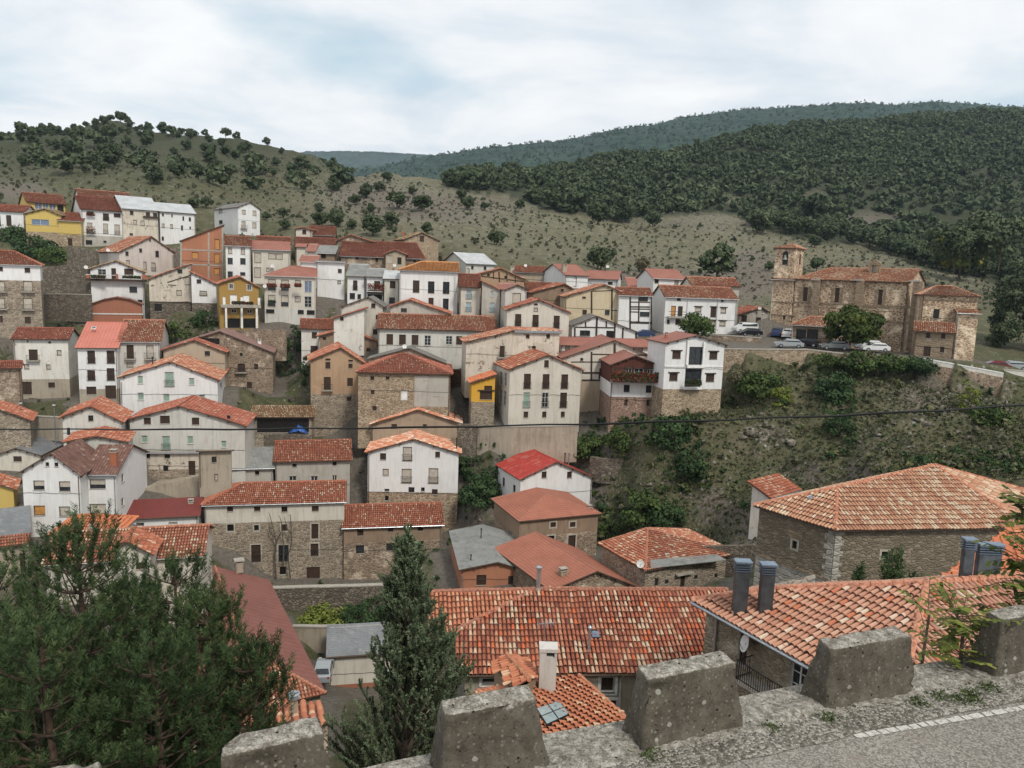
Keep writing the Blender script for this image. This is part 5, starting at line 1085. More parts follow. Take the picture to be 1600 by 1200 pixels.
wr = [((r[0], r[1], r[2], min(r[3], zt - .15)), k) for r, k in wr]; gm = MB(); panel(gm, wf, TT, .4, wl, [(0, zt), (wl, zt)], n0[2] - 12, [r for r, _ in wr], [], W_['nearstone']); 
panel(gm, Fr(wf.w(.4, TT, 0), en, eu), 0, 0, 8, [(0, zt), (12, zt)], n0[2] - 12, [], [], W_['block'], True); gm.build('wall', rt)
for r, k in wr: window(rt, wf, TT, r, k, W_['white'])
g = MB(); g.tube([n0 + (0, 0, -.1) - en * .08, n2 + (0, 0, -.1) - en * .08], .09, G_['metal'], 7); a_ = wf.px(*P('Z5', 168, 400), .4)[0]; g.tube([wf.w(a_, .5, n0[2] - .2), wf.w(a_, .5, n0[2] - 7)], .07, G_['metal'], 7); g.build('gutter', rt)
a0 = wf.px(*P('Z5', 292, 620), 0)[0]; a1 = a0 + 6.; zr = wf.px(*P('Z5', 300, 580), -.3)[1]; g = MB(); o_ = -.4; im = G_['iron']; sg = np.array((0, 0, 1.))
g.box(wf.w(a0, o_, zr - 1.08), eu * (a1 - a0), en * (TT - o_), sg * .1, G_['concrete']); g.build('balcony_slab', rt); g = MB()
for zz in (zr, zr - .85): g.box(wf.w(a0, o_, zz), eu * (a1 - a0), en * .04, sg * .04, im); g.box(wf.w(a0, o_ + .041, zz), eu * .04, en * (TT - o_ - .05), sg * .04, im)
for k in range(int((a1 - a0) / .13)): g.box(wf.w(a0 + .02 + k * .13, o_ + .01, zr - .98), eu * .022, en * .022, sg * .98, im)
for k in range(7): g.box(wf.w(a0 + .01, o_ + .08 + k * .13, zr - .98), eu * .022, en * .022, sg * .98, im)
g.build('balcony_railing', rt)
g = MB(); rfr = random.Random(3)
dish(rt, wf.w(wf.px(*P('Z5', 312, 490), .2)[0], .2, wf.px(*P('Z5', 312, 490), .2)[1]), .42, to=-eu * .5 - en)
def vent(cr, x0, x1, yb, yt, p0, nrm, root, dep=.6):
    b = pl(cr, (x0 + x1) / 2, yb, p0, nrm); f = Fr(b, (1, 0, 0), (0, 1, 0)); r = f.rect(*P(cr, x0, yt), *P(cr, x1, yb)); w = r[2] - r[0]; z1 = r[3]; g = MB(); hh = .5
    m = plain('grey_vent_metal', (.10, .11, .12), .45, .6, var=.25, scale=2)
    g.box(f.w(r[0] + .03, 0, b[2] - .7), ux * (w - .06), uy * w * dep, uz * (z1 - hh - b[2] + .7), m)
    for k in range(4): g.box(f.w(r[0] - .02, -.04, z1 - hh + .03 + k * .115), ux * (w + .04), uy * (w * dep + .08), uz * .06, plain('blue_grey_louvre', (.12, .15, .19), .4, .5))
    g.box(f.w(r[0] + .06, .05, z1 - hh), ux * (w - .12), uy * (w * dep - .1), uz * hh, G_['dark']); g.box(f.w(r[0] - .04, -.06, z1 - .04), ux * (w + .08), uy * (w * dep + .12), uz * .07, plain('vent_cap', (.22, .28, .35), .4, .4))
    g.build('vent_stack', root)
vent('Z5', 262, 330, 352, 116, n1, nA, ro); vent('Z5', 382, 447, 344, 128, n1, nA, ro)
vent('Z5', 1322, 1374, 180, 10, ap, nB, ro, .6); vent('Z5', 1390, 1500, 180, 34, ap, nB, ro, .3)
FOOT.append((wf.w(3, 5, 0), eu, en, 4, 5, n0[2] - 12))

# stone hall with hipped roof
z = at(*P('F3', 530, 467), 56)[2]; hB = at(*P('F3', 530, 467), 56); hA = at_z(*P('F3', 62, 325), z); hC = at_z(*P('F3', 1640, 452), z); zr = z + 2.3
r1 = at(*P('F3', 540, 226), 61.0); r2 = on_plane(*P('F3', 1092, 97), hB, mix3(hB, hC, r1)); hD = at_z(*P('F3', 1700, 262), z + .3); dl = (hD - hC); hE = hA + (hC - hB) * .62 + np.array((0, 6, 0)); hE[2] = z
rt = thing('stone_hall', 'large stone hall with a wide hipped mottled tile roof and small deep windows', 'hall', (hA + hC) / 2 - np.array((0, 0, 8)))
ro = build_roof(rt, [[hA, hB, r1], [hB, hC, r2, r1], [hC, hD, r2], [r2, hD, hE], [hA, r1, hE], [r1, r2, hE]], 'hall', [(hB, r1), (r1, r2), (r2, hC), (hA, r1), (r2, hD)], pitch=.29, length=.55, seg=4, capr=.15, sag=.03)
sg = np.array((0, 0, 1.))
for a_, b_, wn, nm in ((hA, hB, [('F3', 283, 527, 310, 572, 'k'), ('F3', 340, 765, 385, 800, 'k')], 'wall'), (hB, hC, [('F3', 790, 588, 825, 622, 'k')], 'wall')):
    uu = (b_ - a_); Lw = np.linalg.norm(uu[:2]); uu = uu / Lw; uu[2] = 0; inn = np.array((-uu[1], uu[0], 0)); f = Fr(a_, uu, inn); t_ = .45
    wr = [(f.rect(*P(w[0], w[1], w[2]), *P(w[0], w[3], w[4]), t_), w[5]) for w in wn]; gm = MB(); bz = [(z - 4.3, W_['block'])] if a_ is hA else []
    panel(gm, f, t_, t_ * .7, Lw - t_ * .7, [(0, z + .05), (Lw, z + .05)], z - 14, [r for r, _ in wr], bz, W_['hall']); gm.build(nm, rt)
    for r, k in wr: window(rt, f, t_, r, k + 'f', W_['hall'])
    if a_ is hA:
        gq = MB(); r = wr[0][0]; gq.box(f.w(r[0] - .45, t_ - .06, r[3] + .18), uu * (r[2] - r[0] + .9), inn * .1, sg * .75, W_['ashlar']); gq.build('lintel_stone', rt)
        gq = MB(); gq.box(f.w(t_, t_ - .06, z - 4.35), uu * (Lw - 2 * t_), inn * .1, sg * .2, W_['ashlar']); gq.build('string_course', rt)
    for k in range(12):
        gq = MB() if k == 0 else gq; s_ = Lw - t_ * .7 - (.75 if k % 2 else .5) if a_ is hA else t_ * .7
        gq.box(f.w(s_, t_ - .02, z - .55 - k * .42), uu * (.75 if (k % 2) == (1 if a_ is hA else 0) else .5), inn * .1, sg * .38, W_['block'])
    gq.build('corner_stones', rt)
g = MB(); gl = [pl('F3', x, y, hA, mix3(hA, hB, r1)) + (0, 0, .15) for x, y in ((368, 285), (395, 278), (402, 290), (378, 300))]; g.prism([p - np.array((0, 0, .2)) for p in gl], gl, G_['blue']); g.build('skylight', ro)
FOOT.append(((hA + hC) / 2 + (0, 4, 0), ux, uy, 8, 5, z - 10))
# orange roofed house behind the vents
o1 = at(*P('F3', 1150, 735), 42); o2 = at(*P('F3', 1530, 452), 49); o3 = at(*P('F3', 1800, 470), 46); o4 = at(*P('F3', 1500, 900), 37)
nn = mix3(o1, o2, o4); o3 = pl('F3', 1800, 500, o1, nn)
rt = thing('house', 'house end with a clean orange tile roof between the stone hall and the vent stacks', 'house', (o1 + o3) / 2 - np.array((0, 0, 5)))
build_roof(rt, [[o1, o2, o3, o4]], 'orangep', [(o1, o2)], pitch=.27, length=.45, seg=4); level([o1, o2, o3, o4], 5, rt, W_['white'])
o1 = at(*P('F3', 1525, 300), 50); o2 = at(*P('F3', 1750, 90), 54); o3 = at(*P('F3', 1800, 380), 50); o4 = at(*P('F3', 1560, 450), 47)
# maroon roof: long shed with a tiled hip end
mB = at(510, 1083, 62); mC = at_z(421, 906, mB[2]); mn = (mC - mB) / np.linalg.norm(mC - mB); mu = np.array((mn[1], -mn[0], 0)); W0 = 12.; mA = mB - mu * W0; mD = mC - mu * W0; Lm = np.linalg.norm(mC - mB)
ra = mB - mu * W0 / 2 + mn * 6 + (0, 0, 2.6); rb = mC - mu * W0 / 2 + (0, 0, 2.6)
rt = thing('warehouse', 'long building with a plain maroon roof and a ribbed tile hip, behind the pines', 'warehouse', (mA + mB) / 2 - np.array((0, 0, 4)))
ro = build_roof(rt, [('maroon', [mB, mC, rb, ra]), ('maroon', [mD, mA, ra, rb]), [mA, mB, ra]], 'tilec', [(mB, ra), (mA, ra), (ra, rb)], pitch=.3, length=.4, capr=.16)
f = Fr(mA, mu, mn); gm = MB(); zt = mB[2] + .1
panel(gm, f, .5, .4, W0 - .4, [(0, zt), (W0, zt)], mB[2] - 8, [], [], W_['stone']); panel(gm, Fr(mB - mu * .4, mn, -mu), 0, .5, Lm, [(0, zt), (Lm, zt)], mB[2] - 8, [], [], W_['stone'])
panel(gm, Fr(mA + mu * .4, mn, mu), 0, .5, Lm, [(0, zt), (Lm, zt)], mB[2] - 8, [], [], W_['stone'], True)
gm.face([mC - mu * .4 + (0, 0, -8), mD + mu * .4 + (0, 0, -8), mD + mu * .4, rb - (0, 0, .1), mC - mu * .4], W_['brick']); gm.build('wall', rt)
g = MB(); c_ = rb + mu * 2.2 + (0, 0, -.4); g.box(c_ - mn * .6 - (0, 0, .6), mu * .8, mn * .8, sg * 1.2, W_['cement']); g.box(c_ - mu * .15 - mn * .75 + (0, 0, .8), mu * 1.1, mn * 1.1, sg * .12, G_['concrete']); g.box(c_ + mu * .1 - mn * .5 + (0, 0, .6), mu * .1, mn * .6, sg * .2, W_['cement']); g.box(c_ + mu * .6 - mn * .5 + (0, 0, .6), mu * .1, mn * .6, sg * .2, W_['cement']); g.build('chimney', ro)
FOOT.append(((mA + mB) / 2 + mn * Lm / 2, mu, mn, W0 / 2, Lm / 2, mB[2] - 4.5))
# grey sheet patch on the mottled hip roof
hr = next(o for o in COL.objects if o.get('label', '').startswith('stone house with a hipped orange roof')); e0 = at(*P('E3', 512, 902), 76); th = R(28); u_ = np.array((math.cos(th), math.sin(th), 0)); m0 = np.array((-math.sin(th), math.cos(th), 0)); S_ = Fr(e0, u_, m0).px(*P('E3', 1192, 826))[0]
c0 = e0 + u_ * S_ / 2; r0_ = on_plane(*P('E3', 527, 592), c0, u_); pn = np.cross(u_, r0_ - c0); pn /= np.linalg.norm(pn); up_ = np.array((0, 0, .16)); gq = MB(); k4 = [pl('E3', x, y, e0, pn) + up_ for x, y in ((548, 893), (1105, 832), (1030, 790), (545, 832))]
gq.prism([p - np.array((0, 0, .08)) for p in k4], k4, R_['grey']); gq.uv = [(p[0] * u_[0] + p[1] * u_[1], p[2]) for p in gq.v]; gq.build('sheet_patch', hr)
# small roof and capped chimney seen between the pines and the parapet
a_, b_, c_, d_ = at(432, 1138, 26), at(512, 1128, 25), at(500, 1102, 28), at(438, 1104, 29)
rt = thing('outhouse', 'small outhouse roof of thick orange tiles with a round-capped chimney, just behind the parapet', 'outhouse', (a_ + b_) / 2 - np.array((0, 0, 4)))
ro = build_roof(rt, [[a_ - (3, 0, 0), b_, c_, d_ - (3, 0, 0)]], 'near3', [], pitch=.3, length=.5, seg=6); level([a_ - (3, 0, -.1), b_, c_, d_ - (3, 0, 0)], 5, rt, W_['stoneb'])
g = MB(); b_ = at(459, 1120, 26.5); g.tube([b_ - (0, 0, .5), b_ + (0, 0, .75)], .14, W_['cement'], 8); g.tube([b_ + (0, 0, .75), b_ + (0, 0, .8)], .22, G_['metal'], 12); g.tube([b_ + (0, 0, .95), b_ + (0, 0, 1.05)], .24, G_['metal'], 12, True, .05)
for k in range(3): t_ = k * 2.1; g.tube([b_ + (.15 * math.cos(t_), .15 * math.sin(t_), .78), b_ + (.15 * math.cos(t_), .15 * math.sin(t_), .97)], .012, G_['metal'], 4)
g.build('chimney', ro)
# ------------------------------------------------------------------ terrain: one height field, levelled around every building
def vnoise(x, y, seed=0):
    xi = np.floor(x).astype(np.int64); yi = np.floor(y).astype(np.int64); fx = x - xi; fy = y - yi; fx = fx*fx*(3-2*fx); fy = fy*fy*(3-2*fy)
    def h(a, b):
        n = (a * 374761393 + b * 668265263 + seed * 1442695041) & 0x7fffffff; n = ((n ^ (n >> 13)) * 1274126177) & 0x7fffffff; return ((n ^ (n >> 16)) & 0xffff) / 65535.
    return (h(xi, yi) * (1-fx) + h(xi+1, yi) * fx) * (1-fy) + (h(xi, yi+1) * (1-fx) + h(xi+1, yi+1) * fx) * fy
def fbm(x, y, oct=5, seed=0, gain=.5):
    s = 0; a = 1; t = 0
    for k in range(oct): s = s + a * vnoise(x * 2**k + k * 17.3, y * 2**k - k * 9.1, seed + k); t += a; a *= gain
    return s / t
def zpy(t, Yd, py):         # height of the point on azimuth t (X/Y) and distance Yd that shows at picture row py
    lo, hi = -300., 600.
    for _ in range(50):
        m = (lo + hi) / 2
        if proj((t * Yd, Yd, m))[1] > py: lo = m
        else: hi = m
    return (lo + hi) / 2
PRO = {   # picture column: (distance, picture row) or (distance, None, height)
 -150: [(8, None, -9), (20, None, -14), (60, None, -26), (84, 880), (100, 700), (128, 600), (150, 500), (172, 400), (185, 350), (230, 300), (300, 272), (400, 225), (450, 215), (600, None, 20), (900, None, -10)],
 0: [(8, None, -9), (20, None, -14), (60, None, -27), (84, 870), (100, 712), (128, 602), (150, 500), (172, 395), (185, 352), (230, 302), (300, 270), (400, 225), (450, 208), (600, None, 20), (900, None, -10)],
 100: [(8, None, -9), (20, None, -16), (64, None, -31), (84, 850), (98, 745), (128, 615), (146, 510), (160, 440), (180, 392), (200, 335), (250, 292), (330, 250), (400, 215), (450, 198), (600, None, 30), (900, None, -10)],
 200: [(8, None, -9), (20, None, -17), (66, None, -32), (84, 850), (92, 800), (108, 745), (122, 650), (135, 590), (146, 520), (161, 432), (182, 390), (200, 340), (250, 295), (330, 250), (400, 215), (450, 191), (600, None, 40), (900, None, -10)],
 300: [(8, None, -9), (20, None, -18), (62, None, -39), (92, 900), (98, 880), (106, 745), (120, 660), (132, 605), (145, 505), (160, 440), (182, 390), (205, 360), (260, 300), (340, 255), (420, 200), (600, None, 30), (900, None, -10)],
 400: [(8, None, -9), (20, None, -19), (60, None, -41), (80, 985), (90, 955), (93, 917), (100, 905), (110, 790), (125, 680), (135, 610), (146, 520), (160, 440), (180, 400), (205, 372), (260, 328), (340, 285), (430, 224), (600, None, 10), (900, None, -20)],
 480: [(8, None, -9), (20, None, -19), (60, None, -41), (80, 985), (90, 955), (93, 917), (100, 905), (112, 790), (124, 650), (134, 600), (145, 515), (160, 440), (180, 400), (205, 378), (260, 335), (340, 290), (430, 240), (600, None, 5), (900, None, -20)],
 560: [(8, None, -9), (20, None, -20), (60, None, -41), (80, 985), (90, 955), (93, 917), (98, 905), (108, 800), (122, 690), (134, 590), (145, 500), (160, 450), (180, 400), (205, 385), (240, 350), (320, 305), (420, 266), (600, None, 10), (900, None, -20)],
 640: [(8, None, -9), (20, None, -20), (60, None, -41), (90, 955), (93, 917), (98, 905), (106, 820), (113, 700), (122, 640), (130, 570), (142, 500), (160, 440), (185, 400), (230, 365), (320, 318), (430, 278), (600, None, 12), (900, None, -20)],
 720: [(8, None, -9), (20, None, -20), (60, None, -40), (90, 925), (98, 870), (108, 775), (112, 705), (121, 640), (131, 575), (142, 500), (165, 430), (190, 398), (240, 365), (320, 330), (430, 292), (600, 275), (900, None, 0)],
 800: [(8, None, -9), (20, None, -20), (60, None, -40), (80, 925), (98, 865), (108, 790), (109.5, 720), (110.5, 668), (120, 620), (130, 560), (142, 480), (165, 430), (190, 410), (250, 380), (330, 345), (430, 305), (640, 275), (900, None, 0)],
 870: [(8, None, -9), (20, None, -20), (60, None, -40), (80, 910), (98, 860), (108, 780), (109.5, 720), (110.5, 668), (118, 640), (130, 560), (142, 480), (165, 432), (190, 413), (250, 388), (330, 352), (430, 318), (640, 265), (900, None, 0)],
 960: [(8, None, -9), (20, None, -20), (60, None, -38), (78, 945), (92, 855), (103, 765), (106, 730), (108, 700), (114, 655), (120, 620), (135, 525), (165, 450), (190, 425), (250, 398), (340, 355), (430, 335), (650, 250), (900, None, 20)],
 1060: [(8, None, -9), (20, None, -19), (60, None, -35), (76, 940), (88, 865), (98, 755), (105, 690), (110, 655), (120, 600), (132, 545), (142, 528), (165, 475), (190, 440), (250, 405), (340, 352), (430, 336), (700, 230), (900, None, 20)],
 1140: [(8, None, -9), (20, None, -18), (56, None, -32), (75, 940), (86, 862), (96, 765), (105, 660), (111, 605), (116, 575), (118, 552), (127, 545), (150, 520), (168, 495), (200, 450), (260, 402), (340, 362), (440, 338), (740, 214), (900, None, 60)],
 1220: [(8, None, -8), (18, None, -16), (52, None, -28), (74, 930), (86, 845), (96, 750), (106, 640), (112, 595), (115, 574), (117, 547), (135, 538), (158, 520), (175, 490), (205, 450), (260, 410), (340, 372), (440, 345), (780, 200), (1000, None, 60)],
 1310: [(8, None, -8), (16, None, -14), (50, None, -26), (72, 880), (84, 800), (96, 700), (106, 635), (112, 595), (114.5, 576), (116.5, 550), (135, 536), (155, 520), (175, 490), (205, 450), (260, 418), (350, 385), (450, 350), (840, 190), (1000, None, 80)],
 1400: [(8, None, -8), (16, None, -13), (50, None, -24), (70, 800), (80, 745), (92, 690), (96, 645), (106, 612), (111, 600), (114.3, 558), (135, 542), (155, 520), (175, 495), (205, 460), (260, 428), (350, 395), (450, 355), (850, 181), (1000, None, 100)],
 1490: [(8, None, -8), (14, None, -12), (48, None, -23), (66, 780), (78, 740), (90, 700), (95, 650), (106, 622), (110, 607), (113.4, 573), (130, 560), (150, 535), (175, 500), (205, 470), (260, 440), (350, 405), (450, 360), (850, 178), (1000, None, 100)],
 1600: [(8, None, -7), (13, None, -11), (46, None, -22), (62, 770), (75, 730), (88, 680), (98, 655), (106, 622), (109, 606), (112.6, 585), (140, 565), (160, 530), (180, 500), (210, 475), (270, 445), (350, 410), (450, 365), (850, 181), (1000, None, 100)],
 1750: [(8, None, -7), (13, None, -11), (46, None, -22), (62, 770), (75, 730), (88, 680), (98, 655), (106, 622), (109, 606), (112.6, 585), (140, 565), (160, 530), (180, 500), (210, 475), (270, 445), (350, 410), (450, 365), (850, 185), (1000, None, 100)]}
KT = []; KP = []
for pxc, lst in sorted(PRO.items()):
    t = (pxc - 800) / F; ys = [1.0]; zs = [-8.]; 
    for e in lst: ys.append(e[0]); zs.append(e[2] if e[1] is None else zpy(t, e[0], e[1]))
    ys += [1600, 9000]; zs += [zs[-1] * .3 - 20, -60]; KT.append(t); KP.append((np.log(ys), np.array(zs)))
KT = np.array(KT)
for px0_, Yq, py0_, hx, hy in ((1188, 144, 524, 8, 7), (1170, 131, 530, 6, 3), (1215, 126, 541, 9, 5), (1290, 121, 547, 10, 3.4), (1370, 119.5, 552, 8, 3)):
    tq = (px0_ - 800) / F; FOOT.append((np.array((tq * Yq, Yq, 0)), np.array((1., 0, 0)), np.array((0, 1., 0)), hx, hy, zpy(tq, Yq, py0_)))
CLIFF = np.array([at(*q) for q in ((1128, 546, 117), (1200, 547, 115.6), (1262, 547, 115), (1300, 552, 114.5), (1380, 557, 113.8), (1442, 561, 112.3), (1500, 571, 111), (1568, 580, 110), (1700, 590, 109))])
FC = np.array([f[0][:2] for f in FOOT]); FU = np.array([f[1][:2] for f in FOOT]); FN = np.array([f[2][:2] for f in FOOT]); FH = np.array([(f[3], f[4]) for f in FOOT]); FZ = np.array([f[5] for f in FOOT])
def ground(X, Yd, detail=True):
    X = np.atleast_1d(np.asarray(X, float)); Yd = np.atleast_1d(np.asarray(Yd, float)); sh = X.shape; X = X.ravel(); Yd = Yd.ravel()
    Ys = np.maximum(Yd, 1.5); t = np.clip(X / Ys, KT[0], KT[-1] - 1e-6); ly = np.log(Ys)
    Zc = np.stack([np.interp(ly, a, b) for a, b in KP]); i = np.clip(np.searchsorted(KT, t, side='right') - 1, 0, len(KT) - 2); f = (t - KT[i]) / (KT[i+1] - KT[i]); f = f * f * (3 - 2 * f)
    k = np.arange(X.size); base = Zc[i, k] * (1 - f) + Zc[i+1, k] * f
    far = np.clip((Yd - 150) / 250, 0, 1)
    if detail:
        am = .5 + 2.2 * far; base = base + (fbm(X / 14, Yd / 14, 5, 3) - .5) * am * 2.2 * np.clip((Yd - 14) / 30, .1, 1) + (fbm(X / 45, Yd / 45, 4, 9) - .5) * 14 * far
        gorge = np.exp(-((t - .36) / .24) ** 2) * np.exp(-((Yd - 100) / 22) ** 2)
        rdg = np.abs(fbm(X / 7 + 3, Yd / 5, 5, 21, .55) - .5) * 2; base = base + (rdg - .25) * 4.2 * gorge
    num = base * .35; den = np.full_like(base, .35); dmin = np.full_like(base, 99.)
    for c, u_, n_, h, zz in zip(FC, FU, FN, FH, FZ):
        dx = X - c[0]; dy = Yd - c[1]; a = np.maximum(np.abs(dx * u_[0] + dy * u_[1]) - h[0], 0); b = np.maximum(np.abs(dx * n_[0] + dy * n_[1]) - h[1], 0); d = np.hypot(a, b)
        m = d < 16; w = np.where(m, 9. * np.exp(-(d / 3.2) ** 2), 0); num += w * zz; den += w; dmin = np.minimum(dmin, d)
    z = num / den
    wy = np.interp(X, CLIFF[:, 0], CLIFF[:, 1]); wz = np.interp(X, CLIFF[:, 0], CLIFF[:, 2]); inr = (X > CLIFF[0, 0] + 1) & (Yd < wy - .15) & (Yd > 96); z = np.where(inr, np.minimum(z, wz - 2.9 - (wy - Yd) * .35 - (X > CLIFF[5, 0]) * .8 + (vnoise(X / 3, Yd / 3, 4) - .5) * .8), z)
    return z.reshape(sh), dmin.reshape(sh)

def ground_mat():
    t = newmat('hillside_ground'); co = t.add('ShaderNodeTexCoord').outputs['Object']; at_ = t.add('ShaderNodeAttribute', attribute_name='mask'); mk = t.sep(at_.outputs['Vector'])
    rockm, pave, dry = mk[0], mk[1], mk[2]
    n1 = t.noise(co, .06, 6, .6); n2 = t.noise(co, .35, 6, .65); n3 = t.noise(co, 2.2, 6, .7); n4 = t.noise(co, 9., 4, .7)
    grass = t.ramp(n2, [(.3, (.04, .052, .018)), (.5, (.082, .086, .038)), (.68, (.135, .125, .065))])
    grass = t.mix(dry, grass, t.ramp(n2, [(.3, (.075, .08, .042)), (.5, (.15, .142, .085)), (.7, (.225, .205, .135))]))
    earth = t.ramp(n3, [(.3, (.09, .066, .045)), (.7, (.17, .13, .09))])
    rock = t.ramp(n3, [(.28, (.065, .052, .04)), (.5, (.145, .12, .092)), (.72, (.28, .25, .21))])
    col = t.mix(t.math('MULTIPLY', t.smooth(t.math('ADD', n3, t.math('MULTIPLY', n1, .4)), .68, .80), .7), grass, earth)
    scr = t.add('ShaderNodeTexVoronoi', i={'Vector': co, 'Scale': .55}); scf = t.math('MULTIPLY', t.smooth(scr.outputs['Distance'], .45, .2), t.smooth(n2, .44, .58))
    col = t.mix(t.math('MULTIPLY', scf, .75), col, (.05, .062, .024))
    fine = t.math('MULTIPLY', t.smooth(n4, .5, .62), .5); col = t.mix(fine, col, t.mix(.5, col, (.03, .035, .015)))
    rv = t.add('ShaderNodeTexVoronoi', feature='DISTANCE_TO_EDGE', i={'Vector': t.add('ShaderNodeVectorMath', operation='MULTIPLY_ADD', i={0: t.add('ShaderNodeTexNoise', i={'Vector': co, 'Scale': .7, 'Detail': 6.}).outputs[1], 1: (3.5, 3.5, 3.5), 2: co}).outputs[0], 'Scale': 1.1})
    rock = t.mix(t.math('MULTIPLY', t.smooth(rv.outputs['Distance'], .06, .0), .45), rock, (.06, .052, .042))
    geo = t.add('ShaderNodeNewGeometry'); nz = t.sep(geo.outputs['Normal'])[2]
    sp = t.add('ShaderNodeTexVoronoi', i={'Vector': co, 'Scale': 1.1}); spf = t.math('MULTIPLY', t.math('MULTIPLY', t.smooth(sp.outputs['Distance'], .3, .18), t.math('GREATER_THAN', t.sep(sp.outputs['Color'])[0], .72)), t.smooth(t.math('ADD', n2, t.math('MULTIPLY', rockm, .5)), .5, .68)); col = t.mix(spf, col, (.33, .32, .29))
    rf = t.math('ADD', rockm, t.math('MULTIPLY', t.smooth(nz, .78, .5), t.math('ADD', t.math('MULTIPLY', rockm, 1.0), .15)))
    rf = t.smooth(t.math('ADD', rf, t.math('MULTIPLY', t.math('SUBTRACT', n3, .5), 1.6)), .42, .62)
    col = t.mix(rf, col, rock)
    pv = t.ramp(n3, [(.3, (.10, .085, .068)), (.7, (.20, .175, .145))]); col = t.mix(t.smooth(t.math('ADD', pave, t.math('MULTIPLY', t.math('SUBTRACT', n2, .5), .8)), .4, .6), col, pv)
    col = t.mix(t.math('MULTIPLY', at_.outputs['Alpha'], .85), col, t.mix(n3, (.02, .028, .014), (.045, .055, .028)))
    t.link(col, t.b.inputs['Base Color']); t.b.inputs['Roughness'].default_value = .95
    bump(t, t.math('ADD', t.math('MULTIPLY', n3, 1.), t.math('MULTIPLY', n4, .4)), .8, .5)
    return t.mat
GM = ground_mat()
na, nr = 620, 520
ta = np.linspace(-.86, .86, na); rr = np.concatenate([np.geomspace(5.2, 200, 330), np.geomspace(200, 9000, nr - 330 + 1)[1:]])
TA, RR = np.meshgrid(ta, rr); XX = TA * RR; Z, DM = ground(XX, RR)
px_ = proj(np.stack([XX, RR, Z], -1)); PXg, PYg = px_[..., 0], px_[..., 1]
def blob(x, y, w, h): return np.exp(-((PXg - x) / w) ** 2 - ((PYg - y) / h) ** 2)
vis = np.clip((RR - 40) / 30, 0, 1)
rock = .12 + .55 * blob(1205, 672, 40, 22) + .5 * blob(1440, 630, 40, 38) + .35 * blob(1250, 740, 100, 30) + .3 * blob(1150, 790, 50, 25) + .4 * blob(1370, 690, 50, 25) + .4 * blob(1530, 640, 40, 25) + .5 * blob(700, 320, 160, 30) + .8 * blob(1170, 430, 45, 45) + .35 * blob(1250, 340, 60, 20) + .35 * blob(1100, 345, 120, 20) + .9 * blob(1370, 345, 50, 15) + .7 * blob(1000, 432, 120, 14) + .4 * blob(560, 300, 80, 40) + .7 * blob(760, 840, 60, 40) + .6 * blob(580, 740, 40, 40) + .5 * blob(20, 300, 60, 25)
rock += .25 * np.clip(fbm(XX / 30, RR / 30, 4, 5) - .5, 0, 1) * 3; rock = np.clip(rock, 0, 1)
pave = np.clip(1 - (DM - .5) / 3.5, 0, 1) * (RR < 200) * (1 - .75 * blob(1180, 640, 140, 90)) * np.clip((PYg - 395) / 60, .35, 1); pave = np.maximum(pave, blob(1240, 535, 130, 14)); pave = np.maximum(pave, .9 * blob(560, 913, 150, 8)); pave = np.maximum(pave, blob(520, 1060, 40, 50))
pave *= 1 - np.clip(1.2 * blob(270, 530, 40, 25) + blob(500, 640, 30, 60) + .9 * blob(35, 360, 50, 25), 0, 1)
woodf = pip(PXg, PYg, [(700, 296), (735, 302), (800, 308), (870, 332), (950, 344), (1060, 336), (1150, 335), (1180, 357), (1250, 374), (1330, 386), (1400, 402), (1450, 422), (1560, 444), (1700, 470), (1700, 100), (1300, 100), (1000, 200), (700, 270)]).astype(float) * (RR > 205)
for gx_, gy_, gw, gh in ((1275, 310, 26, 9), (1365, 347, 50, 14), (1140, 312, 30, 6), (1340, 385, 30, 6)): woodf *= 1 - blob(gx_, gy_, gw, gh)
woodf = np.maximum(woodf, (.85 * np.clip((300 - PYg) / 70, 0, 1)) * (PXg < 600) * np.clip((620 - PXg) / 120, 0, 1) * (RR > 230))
dry = np.clip((RR - 140) / 120, 0, 1) * (.1 + .85 * np.clip((PXg - 430) / 200, 0, 1)) + .25 * (fbm(XX / 60, RR / 60, 3, 8) > .5)
V = np.stack([XX, RR, Z], -1).reshape(-1, 3); idx = np.arange(na * nr).reshape(nr, na)
Q = np.stack([idx[:-1, :-1], idx[:-1, 1:], idx[1:, 1:], idx[1:, :-1]], -1).reshape(-1, 4)
me = fast_mesh('ground', V, Q, [GM], col=np.stack([rock, pave, np.clip(dry, 0, 1), woodf], -1).reshape(-1, 4), smooth=True)
o = link('ground', me); o['kind'] = 'structure'
def gz(x, y): return float(ground([x], [y])[0][0])
GI = (ta, rr, Z)
def gzi(X, Yd):
    """height of the built ground sheet"""
    X = np.asarray(X, float); Yd = np.asarray(Yd, float); t = np.clip((X / Yd - ta[0]) / (ta[1] - ta[0]), 0, na - 1.001); j = t.astype(int); ft = t - j
    i = np.clip(np.searchsorted(rr, Yd) - 1, 0, nr - 2); fr_ = np.clip((Yd - rr[i]) / (rr[i+1] - rr[i]), 0, 1)
    return (Z[i, j] * (1-ft) + Z[i, j+1] * ft) * (1-fr_) + (Z[i+1, j] * (1-ft) + Z[i+1, j+1] * ft) * fr_
def hit(px, py, y0=45., y1=1200.):
    """first point of the ground seen at a picture position"""
    v = ray(px, py); ys = np.geomspace(y0, y1, 700); p = v[None] * (ys / v[1])[:, None]; g = gzi(p[:, 0], p[:, 1]); b = np.nonzero(g > p[:, 2])[0]
    if len(b) == 0: return None
    q = p[b[0]].copy(); q[2] = g[b[0]]; return q

